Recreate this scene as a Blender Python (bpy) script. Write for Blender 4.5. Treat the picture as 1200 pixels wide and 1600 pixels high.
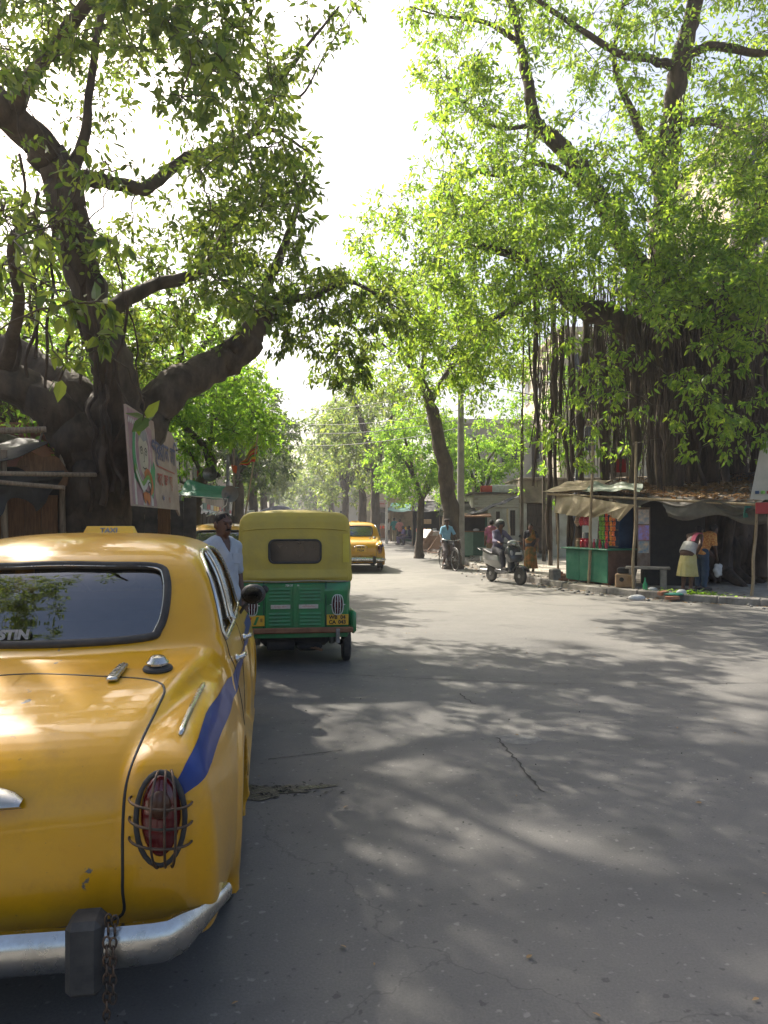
import bpy, bmesh, math, random
import numpy as np
from mathutils import Vector, Matrix
R = math.radians
PI = math.pi
SC = bpy.context.scene
COL = SC.collection
for o in list(bpy.data.objects):
    bpy.data.objects.remove(o)

# ------------------------------------------------------------------ camera
FPX, HZ, CAMH = 1130.0, 812.0, 1.66
cam_d = bpy.data.cameras.new("camera")
cam_d.sensor_width = 36.0
cam_d.sensor_fit = 'AUTO'
cam_d.lens = FPX / 1600.0 * 36.0
cam_d.shift_y = (HZ - 800.0) / 1600.0
cam_d.clip_start = 0.05
cam_d.clip_end = 3000.0
cam = bpy.data.objects.new("camera", cam_d)
COL.objects.link(cam)
cam.location = (0, 0, CAMH)
cam.rotation_euler = (R(90), 0, 0)
SC.camera = cam

# ------------------------------------------------------------------ light
SUN_EL, SUN_AZ = 45.0, -38.0         # azimuth measured from +Y, minus = to the left
world = bpy.data.worlds.new("World")
SC.world = world
world.use_nodes = True
wn = world.node_tree.nodes
wl = world.node_tree.links
wn.clear()
sky = wn.new('ShaderNodeTexSky')
sky.sky_type = 'NISHITA'
sky.sun_disc = False
sky.sun_elevation = R(SUN_EL)
sky.sun_rotation = R(SUN_AZ)
sky.air_density = 1.0
sky.dust_density = 6.0
sky.ozone_density = 1.0
bg = wn.new('ShaderNodeBackground')
bg.inputs[1].default_value = 0.112
wo = wn.new('ShaderNodeOutputWorld')
wl.new(sky.outputs[0], bg.inputs[0])
wl.new(bg.outputs[0], wo.inputs[0])
sun_d = bpy.data.lights.new("sun", 'SUN')
sun_d.energy = 5.0
sun_d.angle = R(0.7)
sun_d.color = (1.0, 0.93, 0.80)
sun = bpy.data.objects.new("sun", sun_d)
COL.objects.link(sun)
SUNV = Vector((math.sin(R(SUN_AZ)) * math.cos(R(SUN_EL)), math.cos(R(SUN_AZ)) * math.cos(R(SUN_EL)), math.sin(R(SUN_EL))))
sun.rotation_euler = SUNV.to_track_quat('Z', 'Y').to_euler()
sun.location = (-6, 20, 30)
SC.view_settings.view_transform = 'Standard'
SC.view_settings.look = 'None'
SC.view_settings.exposure = 1.22
SC.view_settings.gamma = 1.0
SC.view_settings.use_curve_mapping = False
SC.cycles.use_denoising = True
SC.cycles.max_bounces = 7
SC.cycles.diffuse_bounces = 3
SC.cycles.glossy_bounces = 4
SC.cycles.transmission_bounces = 5
SC.cycles.transparent_max_bounces = 12
SC.cycles.sample_clamp_indirect = 6.0
SC.cycles.caustics_reflective = False
SC.cycles.caustics_refractive = False

def P(x, y, D):
    """photograph position (1200x1600) at distance D in front of the camera -> world point"""
    s = FPX / D
    return np.array(((x - 600.0) / s, D, CAMH - (y - HZ) / s))

def G(x, D, z=0.0):
    return np.array(((x - 600.0) * D / FPX, D, z))

# ------------------------------------------------------------------ objects
def _props(o, label, cat, group, kind):
    if label: o['label'] = label
    if cat: o['category'] = cat
    if group: o['group'] = group
    if kind: o['kind'] = kind
    return o

def thing(name, label, cat, loc=(0, 0, 0), rotz=0.0, group=None):
    o = bpy.data.objects.new(name, None)
    o.empty_display_size = 0.1
    COL.objects.link(o)
    o.location = [float(v) for v in loc]
    o.rotation_euler = (0, 0, rotz)
    return _props(o, label, cat, group, None)

def link(name, me, mat=None, parent=None, label=None, cat=None, group=None, kind=None, loc=None, rot=None):
    if mat is not None and len(me.materials) == 0:
        for m in (mat if isinstance(mat, (list, tuple)) else [mat]):
            me.materials.append(m)
    o = bpy.data.objects.new(name, me)
    COL.objects.link(o)
    if parent is not None:
        o.parent = parent
    if loc is not None: o.location = [float(v) for v in loc]
    if rot is not None: o.rotation_euler = rot
    return _props(o, label, cat, group, kind)

def copy_tree(o, parent=None):
    c = o.copy()
    COL.objects.link(c)
    c.parent = parent
    for ch in [x for x in bpy.data.objects if x.parent == o]:
        copy_tree(ch, c)
    return c

def npmesh(name, V, F, smooth=False, normals=None, sharp=None):
    """V (n,3); F list of faces or (m,k) array"""
    me = bpy.data.meshes.new(name)
    V = np.asarray(V, dtype=np.float32)
    if isinstance(F, np.ndarray) and F.ndim == 2:
        m, k = F.shape
        me.vertices.add(len(V)); me.vertices.foreach_set('co', V.ravel())
        me.loops.add(m * k); me.loops.foreach_set('vertex_index', F.astype(np.int32).ravel())
        me.polygons.add(m); me.polygons.foreach_set('loop_start', np.arange(0, m * k, k, dtype=np.int32))
        try: me.polygons.foreach_set('loop_total', np.full(m, k, dtype=np.int32))
        except Exception: pass
        me.update(calc_edges=True)
    else:
        me.from_pydata([tuple(map(float, v)) for v in V], [], [tuple(map(int, f)) for f in F])
        me.update()
    if smooth:
        me.polygons.foreach_set('use_smooth', np.ones(len(me.polygons), dtype=bool))
        if sharp is not None:
            me.set_sharp_from_angle(angle=R(sharp))
    else:
        me.polygons.foreach_set('use_smooth', np.zeros(len(me.polygons), dtype=bool))
    if normals is not None:
        me.normals_split_custom_set_from_vertices([tuple(map(float, n)) for n in normals])
    return me

def rotm(rx=0, ry=0, rz=0):
    return np.array((Matrix.Rotation(rz, 3, 'Z') @ Matrix.Rotation(ry, 3, 'Y') @ Matrix.Rotation(rx, 3, 'X')))

class MB:
    """collects shapes for one mesh"""
    def __init__(s):
        s.V = []; s.F = []; s.MI = []; s.mi = 0
    def add(s, V, F):
        b = len(s.V)
        s.V.extend([tuple(map(float, v)) for v in V])
        for f in F:
            s.F.append(tuple(int(i) + b for i in f)); s.MI.append(s.mi)
        return s
    def box(s, c, sz, bev=0.0, rot=None):
        h = np.array(sz) / 2.0; c = np.array(c, dtype=float)
        if bev <= 0:
            V = np.array([(x, y, z) for x in (-1, 1) for y in (-1, 1) for z in (-1, 1)]) * h
            F = [(0, 1, 3, 2), (4, 6, 7, 5), (0, 4, 5, 1), (2, 3, 7, 6), (0, 2, 6, 4), (1, 5, 7, 3)]
        else:
            bev = min(bev, h.min() * 0.95)
            V = []; idx = {}
            for a in range(3):
                for sx in (-1, 1):
                    for sy in (-1, 1):
                        for sz_ in (-1, 1):
                            sg = np.array((sx, sy, sz_)); v = sg * (h - bev); v[a] = sg[a] * h[a]
                            idx[(a, sx, sy, sz_)] = len(V); V.append(v)
            V = np.array(V); F = []
            ring = [(-1, -1), (1, -1), (1, 1), (-1, 1)]
            for a in range(3):
                for d in (-1, 1):
                    q = []
                    for u, w in ring:
                        sg = [0, 0, 0]; sg[a] = d; sg[(a + 1) % 3] = u; sg[(a + 2) % 3] = w
                        q.append(idx[(a, *sg)])
                    F.append(q if d > 0 else q[::-1])
            for a in range(3):                       # edges along axis a
                b, cc = (a + 1) % 3, (a + 2) % 3
                for u in (-1, 1):
                    for w in (-1, 1):
                        def ix(ax, t):
                            sg = [0, 0, 0]; sg[a] = t; sg[b] = u; sg[cc] = w
                            return idx[(ax, *sg)]
                        q = [ix(b, -1), ix(b, 1), ix(cc, 1), ix(cc, -1)]
                        F.append(q if u * w < 0 else q[::-1])
            for sx in (-1, 1):
                for sy in (-1, 1):
                    for sz_ in (-1, 1):
                        q = [idx[(a, sx, sy, sz_)] for a in range(3)]
                        F.append(q if sx * sy * sz_ > 0 else q[::-1])
        if rot is not None: V = V @ np.array(rot).T
        return s.add(V + c, F)
    def tube(s, pts, r, n=8, cap=True, closed=False):
        pts = np.array(pts, dtype=float); m = len(pts)
        rr = np.full(m, r, dtype=float) if np.isscalar(r) else np.array(r, dtype=float)
        T = np.zeros_like(pts)
        if closed:
            T = np.roll(pts, -1, 0) - np.roll(pts, 1, 0)
        else:
            T[1:-1] = pts[2:] - pts[:-2]; T[0] = pts[1] - pts[0]; T[-1] = pts[-1] - pts[-2]
        T /= np.maximum(np.linalg.norm(T, axis=1), 1e-9)[:, None]
        up = np.array((0, 0, 1.0)) if abs(T[0][2]) < 0.9 else np.array((1.0, 0, 0))
        nrm = np.cross(T[0], up); nrm /= np.linalg.norm(nrm)
        V = []; ang = np.linspace(0, 2 * PI, n, endpoint=False)
        for i in range(m):
            nrm = nrm - T[i] * nrm.dot(T[i]); nrm /= max(np.linalg.norm(nrm), 1e-9)
            bi = np.cross(T[i], nrm)
            V.extend(pts[i] + rr[i] * (np.cos(ang)[:, None] * nrm + np.sin(ang)[:, None] * bi))
        F = []
        for i in range(m if closed else m - 1):
            i2 = (i + 1) % m
            for j in range(n):
                j2 = (j + 1) % n
                F.append((i * n + j, i * n + j2, i2 * n + j2, i2 * n + j))
        if cap and not closed:
            F.append(tuple(range(n))[::-1]); F.append(tuple((m - 1) * n + j for j in range(n)))
        return s.add(V, F)
    def lathe(s, prof, axis='z', c=(0, 0, 0), n=20, rot=None):
        """prof list of (r, h)"""
        V = []; ang = np.linspace(0, 2 * PI, n, endpoint=False); k = len(prof)
        for r, h in prof:
            for a in ang:
                p = (r * math.cos(a), r * math.sin(a), h)
                if axis == 'x': p = (p[2], p[0], p[1])
                elif axis == 'y': p = (p[1], p[2], p[0])
                V.append(p)
        V = np.array(V); F = []
        for i in range(k - 1):
            for j in range(n):
                j2 = (j + 1) % n
                F.append((i * n + j, i * n + j2, (i + 1) * n + j2, (i + 1) * n + j))
        if prof[0][0] > 1e-6: F.append(tuple(range(n))[::-1])
        if prof[-1][0] > 1e-6: F.append(tuple((k - 1) * n + j for j in range(n)))
        if rot is not None: V = V @ np.array(rot).T
        return s.add(V + np.array(c), F)
    def prism(s, poly, a, b, axis='y'):
        """poly of 2D points extruded from a to b along axis; 'y': (x,z); 'x': (y,z); 'z': (x,y)"""
        def pt(p, t):
            return {'y': (p[0], t, p[1]), 'x': (t, p[0], p[1]), 'z': (p[0], p[1], t)}[axis]
        n = len(poly)
        V = [pt(p, a) for p in poly] + [pt(p, b) for p in poly]
        F = [tuple(range(n))[::-1], tuple(range(n, 2 * n))]
        for i in range(n):
            j = (i + 1) % n
            F.append((i, j, n + j, n + i))
        return s.add(V, F)
    def sheet(s, grid, thick=0.0):
        """grid (a,b,3) surface; thick gives it a back"""
        g = np.array(grid, dtype=float); a, b = g.shape[:2]
        F = [(i * b + j, i * b + j + 1, (i + 1) * b + j + 1, (i + 1) * b + j) for i in range(a - 1) for j in range(b - 1)]
        if thick == 0:
            return s.add(g.reshape(-1, 3), F)
        gu = np.gradient(g, axis=0); gv = np.gradient(g, axis=1)
        nn = np.cross(gu, gv); nn /= np.maximum(np.linalg.norm(nn, axis=2), 1e-9)[..., None]
        V = np.concatenate([g.reshape(-1, 3), (g + nn * thick).reshape(-1, 3)]); N = a * b
        F2 = [tuple(N + i for i in f[::-1]) for f in F]
        rim = [j for j in range(b)] + [i * b + b - 1 for i in range(1, a)] + [(a - 1) * b + j for j in range(b - 2, -1, -1)] + [i * b for i in range(a - 2, 0, -1)]
        F3 = [(rim[(i + 1) % len(rim)], rim[i], N + rim[i], N + rim[(i + 1) % len(rim)]) for i in range(len(rim))]
        return s.add(V, F + F2 + F3)
    def ell(s, c, rad, nu=12, nv=8, rot=None):
        prof = [(max(math.sin(PI * i / nv), 0.0), -math.cos(PI * i / nv)) for i in range(nv + 1)]
        V = []; ang = np.linspace(0, 2 * PI, nu, endpoint=False)
        for r, h in prof:
            for a in ang: V.append((r * math.cos(a) * rad[0], r * math.sin(a) * rad[1], h * rad[2]))
        V = np.array(V)
        if rot is not None: V = V @ np.array(rot).T
        F = [(i * nu + j, i * nu + (j + 1) % nu, (i + 1) * nu + (j + 1) % nu, (i + 1) * nu + j) for i in range(nv) for j in range(nu)]
        return s.add(V + np.array(c), F)
    def mesh(s, name, smooth=None):
        me = bpy.data.meshes.new(name)
        me.from_pydata(s.V, [], s.F)
        if max(s.MI, default=0) > 0:
            me.polygons.foreach_set('material_index', np.array(s.MI, dtype=np.int32))
        me.update()
        if smooth is not None:
            me.polygons.foreach_set('use_smooth', np.ones(len(me.polygons), dtype=bool))
            if smooth < 180: me.set_sharp_from_angle(angle=R(smooth))
        return me
    def obj(s, name, mat, parent=None, smooth=None, **kw):
        return link(name, s.mesh(name, smooth), mat, parent, **kw)

# ------------------------------------------------------------------ implicit surfaces
def smin(a, b, k):
    h = np.clip(0.5 + 0.5 * (b - a) / k, 0, 1)
    return b + (a - b) * h - k * h * (1 - h)
def smax(a, b, k):
    return -smin(-a, -b, k)
def spl(pts, y):
    """smooth curve value through (y, v) points"""
    p = np.array(pts, dtype=float); xs, vs = p[:, 0], p[:, 1]
    m = np.gradient(vs, xs)
    y = np.clip(y, xs[0], xs[-1]); i = np.clip(np.searchsorted(xs, y) - 1, 0, len(xs) - 2)
    h = xs[i + 1] - xs[i]; t = (y - xs[i]) / h
    return (2*t**3-3*t**2+1)*vs[i] + (t**3-2*t**2+t)*h*m[i] + (-2*t**3+3*t**2)*vs[i+1] + (t**3-t**2)*h*m[i+1]
def curve(pts, n=8, closed=False):
    """Catmull-Rom through points (any dimension)"""
    p = np.array(pts, dtype=float); m = len(p); out = []
    rng = range(m if closed else m - 1)
    for i in rng:
        if closed:
            a, b, c, d = p[(i-1) % m], p[i], p[(i+1) % m], p[(i+2) % m]
        else:
            a, b, c, d = p[max(i-1, 0)], p[i], p[i+1], p[min(i+2, m-1)]
        for t in np.linspace(0, 1, n, endpoint=False):
            out.append(0.5*((2*b)+(-a+c)*t+(2*a-5*b+4*c-d)*t*t+(-a+3*b-3*c+d)*t**3))
    if not closed: out.append(p[-1])
    return np.array(out)
class Poly2:
    """signed distance to a closed 2D outline, kept on a raster"""
    def __init__(s, pts, smooth=4, pad=0.35, h=0.01):
        q = curve(pts, smooth, True) if smooth else np.array(pts, dtype=float)
        s.q = q; lo = q.min(0) - pad; hi = q.max(0) + pad
        s.lo, s.h = lo, h
        nx, ny = np.ceil((hi - lo) / h).astype(int) + 1
        s.n = (nx, ny)
        X, Y = np.meshgrid(lo[0] + np.arange(nx) * h, lo[1] + np.arange(ny) * h, indexing='ij')
        d = np.full(X.shape, 1e9); ins = np.zeros(X.shape, bool); m = len(q)
        for i in range(m):
            a, b = q[i], q[(i + 1) % m]; e = b - a; L = max(e.dot(e), 1e-12)
            t = np.clip(((X - a[0]) * e[0] + (Y - a[1]) * e[1]) / L, 0, 1)
            d = np.minimum(d, (X - a[0] - t * e[0])**2 + (Y - a[1] - t * e[1])**2)
            if a[1] != b[1]:
                c = (a[1] > Y) != (b[1] > Y)
                ins ^= c & (X < (b[0] - a[0]) * (Y - a[1]) / (b[1] - a[1]) + a[0])
        s.g = np.where(ins, -1, 1) * np.sqrt(d)
    def __call__(s, u, v):
        fx = (u - s.lo[0]) / s.h; fy = (v - s.lo[1]) / s.h
        ex = np.maximum(np.maximum(-fx, fx - s.n[0] + 1.001), 0); ey = np.maximum(np.maximum(-fy, fy - s.n[1] + 1.001), 0)
        fx = np.clip(fx, 0, s.n[0] - 1.001); fy = np.clip(fy, 0, s.n[1] - 1.001)
        i = fx.astype(int); j = fy.astype(int); a = fx - i; b = fy - j; g = s.g
        return (g[i, j]*(1-a)*(1-b) + g[i+1, j]*a*(1-b) + g[i, j+1]*(1-a)*b + g[i+1, j+1]*a*b) + s.h * np.hypot(ex, ey)
def sd_seg(p, a, b, r1, r2):
    a = np.asarray(a, float); b = np.asarray(b, float); e = b - a
    t = np.clip(((p - a) @ e) / max(e.dot(e), 1e-9), 0, 1)
    return np.linalg.norm(p - a - t[:, None] * e, axis=1) - (r1 + (r2 - r1) * t)
def sd_ell(p, c, r):
    q = (p - np.asarray(c)) / np.asarray(r); k = np.linalg.norm(q, axis=1)
    return (k - 1) * min(r)
def sd_box(p, c, h, rad=0.0, rot=None):
    q = p - np.asarray(c)
    if rot is not None: q = q @ np.asarray(rot)
    q = np.abs(q) - (np.asarray(h) - rad)
    return np.linalg.norm(np.maximum(q, 0), axis=1) + np.minimum(q.max(axis=1), 0) - rad
def grad(f, p, e=0.002):
    g = np.empty_like(p)
    for a in range(3):
        d = np.zeros(3); d[a] = e
        g[:, a] = f(p + d) - f(p - d)
    return g / (2 * e)
def iso(f, lo, hi, h, relax=3):
    """surface of f=0 as vertices, quads, normals (dual grid, vertices pulled onto the surface)"""
    lo = np.asarray(lo, float); n = np.ceil((np.asarray(hi) - lo) / h).astype(int) + 1
    ax = [lo[a] + np.arange(n[a]) * h for a in range(3)]
    F = np.empty(tuple(n), dtype=np.float32)
    K = 4; nc = (n + K - 1) // K + 1                 # coarse pass, then only a band round the surface
    axc = [lo[a] + (np.arange(nc[a]) * K + (K - 1) / 2) * h for a in range(3)]
    pc = np.stack(np.meshgrid(*axc, indexing='ij'), -1).reshape(-1, 3)
    Fc = np.concatenate([f(q) for q in np.array_split(pc, max(1, len(pc) // 400000))]).reshape(tuple(nc))
    F[:] = Fc.repeat(K, 0).repeat(K, 1).repeat(K, 2)[:n[0], :n[1], :n[2]]
    ii = np.argwhere(np.abs(F) < K * h * 1.35)
    for q in np.array_split(ii, max(1, len(ii) // 400000)):
        F[q[:, 0], q[:, 1], q[:, 2]] = f(lo + q * h)
    I = F < 0
    c = np.zeros(tuple(n - 1), dtype=np.int8)
    for dx in (0, 1):
        for dy in (0, 1):
            for dz in (0, 1):
                c += I[dx:n[0]-1+dx, dy:n[1]-1+dy, dz:n[2]-1+dz]
    ci = np.argwhere((c > 0) & (c < 8))
    idx = np.full(tuple(n - 1), -1, dtype=np.int32)
    idx[ci[:, 0], ci[:, 1], ci[:, 2]] = np.arange(len(ci))
    acc = np.zeros((len(ci), 3)); cnt = np.zeros(len(ci))
    corners = [(a, b, d) for a in (0, 1) for b in (0, 1) for d in (0, 1)]
    for ca in corners:
        for a in range(3):
            if ca[a]: continue
            cb = list(ca); cb[a] = 1
            va = F[ci[:, 0]+ca[0], ci[:, 1]+ca[1], ci[:, 2]+ca[2]]; vb = F[ci[:, 0]+cb[0], ci[:, 1]+cb[1], ci[:, 2]+cb[2]]
            m = (va < 0) != (vb < 0)
            t = np.where(m, va / np.where(m, va - vb, 1), 0)
            q = np.tile(np.array(ca, float), (len(ci), 1)); q[:, a] = t
            acc[m] += q[m]; cnt[m] += 1
    V = lo + (ci + acc / cnt[:, None]) * h
    quads = []
    for a in range(3):
        b, d = (a + 1) % 3, (a + 2) % 3
        sl0 = [slice(1, -1)] * 3; sl1 = [slice(1, -1)] * 3
        sl0[a] = slice(0, n[a] - 1); sl1[a] = slice(1, n[a])
        s0, s1 = I[tuple(sl0)], I[tuple(sl1)]
        e = np.argwhere(s0 != s1); off = np.ones(3, int); off[a] = 0; e = e + off
        flip = I[e[:, 0], e[:, 1], e[:, 2]]
        q = []
        for db, dd in ((-1, -1), (0, -1), (0, 0), (-1, 0)):
            k = e.copy(); k[:, b] += db; k[:, d] += dd
            q.append(idx[k[:, 0], k[:, 1], k[:, 2]])
        q = np.stack(q, 1)
        q[~flip] = q[~flip][:, ::-1]
        quads.append(q)
    Q = np.concatenate(quads)
    for _ in range(relax):
        fv = f(V); g = grad(f, V); gg = np.maximum((g * g).sum(1), 0.05)
        st_ = -(fv / gg)[:, None] * g
        L = np.linalg.norm(st_, axis=1); st_ *= np.minimum(1, 0.6 * h / np.maximum(L, 1e-9))[:, None]
        V = V + st_
    g = grad(f, V); N = g / np.maximum(np.linalg.norm(g, axis=1), 1e-9)[:, None]
    return V, Q, N
def iso_mesh(name, f, lo, hi, h, custom=True, relax=3):
    V, Q, N = iso(f, lo, hi, h, relax)
    return npmesh(name, V, Q, smooth=True, normals=N if custom else None)
def sub_mesh(name, V, Q, N, mask):
    q = Q[mask]; u, inv = np.unique(q.ravel(), return_inverse=True)
    return npmesh(name, V[u], inv.reshape(q.shape), smooth=True, normals=N[u])
def march(f, o, d, t0, t1, n=160):
    """first crossing of f=0 along rays o+t*d"""
    o = np.atleast_2d(np.asarray(o, float)); d = np.broadcast_to(np.asarray(d, float), o.shape)
    n = max(24, n // 5); ts = np.linspace(t0, t1, n); prev = f(o + d * ts[0]); T = np.full(len(o), np.nan); A = np.zeros(len(o)); B = np.zeros(len(o)); hit = np.zeros(len(o), bool)
    for k in range(1, n):
        cur = f(o + d * ts[k]); m = ~hit & (prev > 0) & (cur <= 0)
        A[m] = ts[k-1]; B[m] = ts[k]; hit |= m; prev = cur
        if hit.all(): break
    for _ in range(9):
        M_ = (A + B) / 2; c = f(o + d * M_[:, None]) <= 0
        B = np.where(c, M_, B); A = np.where(c, A, M_)
    T[hit] = ((A + B) / 2)[hit]
    bad = np.isnan(T)
    if bad.any() and (~bad).any():
        ii = np.arange(len(T)); T[bad] = np.interp(ii[bad], ii[~bad], T[~bad])
    elif bad.any(): T[bad] = t1
    return o + d * T[:, None]

# ------------------------------------------------------------------ materials
MATS = {}
def _nodes(name):
    m = bpy.data.materials.new(name); m.use_nodes = True
    nt = m.node_tree; nt.nodes.clear()
    out = nt.nodes.new('ShaderNodeOutputMaterial')
    return m, nt.nodes, nt.links, out
def mat(name, c, c2=None, scale=6.0, rough=0.6, metal=0.0, bump=0.0, bscale=40.0, coat=0.0, spec=0.5, detail=5.0, lo=0.35, hi=0.65, emit=0.0, stretch=None, transl=0.0, rough2=None):
    m, N, L, out = _nodes(name)
    b = N.new('ShaderNodeBsdfPrincipled')
    b.inputs['Base Color'].default_value = (*c, 1); b.inputs['Roughness'].default_value = rough
    b.inputs['Metallic'].default_value = metal; b.inputs['Coat Weight'].default_value = coat
    b.inputs['Coat Roughness'].default_value = 0.06
    b.inputs['Specular IOR Level'].default_value = spec
    tc = N.new('ShaderNodeTexCoord'); src = tc.outputs['Object']
    if stretch:
        mp = N.new('ShaderNodeMapping'); mp.inputs['Scale'].default_value = stretch
        L.new(src, mp.inputs[0]); src = mp.outputs[0]
    if c2 is not None or rough2 is not None:
        nz = N.new('ShaderNodeTexNoise'); nz.inputs['Scale'].default_value = scale; nz.inputs['Detail'].default_value = detail
        nz.inputs['Roughness'].default_value = 0.62
        L.new(src, nz.inputs['Vector'])
        rp = N.new('ShaderNodeMapRange'); rp.inputs[1].default_value = lo; rp.inputs[2].default_value = hi
        L.new(nz.outputs[0], rp.inputs[0])
    if c2 is not None:
        mx = N.new('ShaderNodeMix'); mx.data_type = 'RGBA'
        mx.inputs[6].default_value = (*c, 1); mx.inputs[7].default_value = (*c2, 1)
        L.new(rp.outputs[0], mx.inputs[0]); L.new(mx.outputs[2], b.inputs['Base Color'])
    if rough2 is not None:
        mr = N.new('ShaderNodeMapRange'); mr.inputs[3].default_value = rough; mr.inputs[4].default_value = rough2
        L.new(rp.outputs[0], mr.inputs[0]); L.new(mr.outputs[0], b.inputs['Roughness'])
    if bump > 0:
        nb = N.new('ShaderNodeTexNoise'); nb.inputs['Scale'].default_value = bscale; nb.inputs['Detail'].default_value = 6
        L.new(src, nb.inputs['Vector'])
        bp = N.new('ShaderNodeBump'); bp.inputs['Strength'].default_value = bump; bp.inputs['Distance'].default_value = 0.02
        L.new(nb.outputs[0], bp.inputs['Height']); L.new(bp.outputs[0], b.inputs['Normal'])
    if emit > 0:
        b.inputs['Emission Color'].default_value = (*c, 1); b.inputs['Emission Strength'].default_value = emit
    if transl > 0:
        tr = N.new('ShaderNodeBsdfTranslucent'); ms = N.new('ShaderNodeMixShader'); ms.inputs[0].default_value = transl
        tr.inputs[0].default_value = (*c, 1)
        if c2 is not None: L.new(mx.outputs[2], tr.inputs[0])
        L.new(b.outputs[0], ms.inputs[1]); L.new(tr.outputs[0], ms.inputs[2]); L.new(ms.outputs[0], out.inputs[0])
    else:
        L.new(b.outputs[0], out.inputs[0])
    MATS[name] = m
    return m
def leafmat(name, c1, c2, tr, transl=0.5, rough=0.45):
    """leaf colours vary leaf by leaf (point attribute 'rnd'); light shines through"""
    m, N, L, out = _nodes(name)
    at = N.new('ShaderNodeAttribute'); at.attribute_name = 'rnd'
    mx = N.new('ShaderNodeMix'); mx.data_type = 'RGBA'
    mx.inputs[6].default_value = (*c1, 1); mx.inputs[7].default_value = (*c2, 1)
    L.new(at.outputs['Fac'], mx.inputs[0])
    b = N.new('ShaderNodeBsdfPrincipled'); b.inputs['Roughness'].default_value = rough
    L.new(mx.outputs[2], b.inputs['Base Color'])
    t = N.new('ShaderNodeBsdfTranslucent')
    m2 = N.new('ShaderNodeMix'); m2.data_type = 'RGBA'
    m2.inputs[6].default_value = (tr[0]*.5, tr[1]*.6, tr[2]*.7, 1); m2.inputs[7].default_value = (tr[0]*1.35, tr[1]*1.1, tr[2]*1.1, 1)
    L.new(at.outputs['Fac'], m2.inputs[0]); L.new(m2.outputs[2], t.inputs[0])
    ms = N.new('ShaderNodeMixShader'); ms.inputs[0].default_value = transl
    L.new(b.outputs[0], ms.inputs[1]); L.new(t.outputs[0], ms.inputs[2]); L.new(ms.outputs[0], out.inputs[0])
    MATS[name] = m
    return m
def glassmat(name, tint=(0.5, 0.55, 0.55), rough=0.0, f0=0.06):
    m, N, L, out = _nodes(name)
    tr = N.new('ShaderNodeBsdfTransparent'); tr.inputs[0].default_value = (*tint, 1)
    gl = N.new('ShaderNodeBsdfGlossy'); gl.inputs['Roughness'].default_value = rough
    fr = N.new('ShaderNodeFresnel'); fr.inputs[0].default_value = 1.55
    geo = N.new('ShaderNodeNewGeometry')
    mr = N.new('ShaderNodeMapRange'); mr.inputs[3].default_value = f0; mr.inputs[4].default_value = 1.0
    L.new(fr.outputs[0], mr.inputs[0])
    ms = N.new('ShaderNodeMixShader')
    L.new(mr.outputs[0], ms.inputs[0]); L.new(tr.outputs[0], ms.inputs[1]); L.new(gl.outputs[0], ms.inputs[2]); L.new(ms.outputs[0], out.inputs[0])
    MATS[name] = m
    return m

def text_mesh(name, body, size, extrude=0.0, bold=0.0, align='CENTER'):
    cu = bpy.data.curves.new(name, 'FONT'); cu.body = body; cu.size = size
    cu.align_x = align; cu.align_y = 'CENTER'; cu.extrude = extrude; cu.offset = bold; cu.resolution_u = 3
    o = bpy.data.objects.new(name, cu); COL.objects.link(o)
    dg = bpy.context.evaluated_depsgraph_get()
    me = bpy.data.meshes.new_from_object(o.evaluated_get(dg))
    bpy.data.objects.remove(o); bpy.data.curves.remove(cu)
    me.name = name
    return me
def text(name, body, size, m, parent, loc, rot, bold=0.0, **kw):
    me = text_mesh(name, body, size, 0.0, bold)
    me.materials.clear()
    return link(name, me, m, parent, loc=loc, rot=rot, **kw)
RNG = np.random.default_rng(7)
rnd = random.Random(11)
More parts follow.
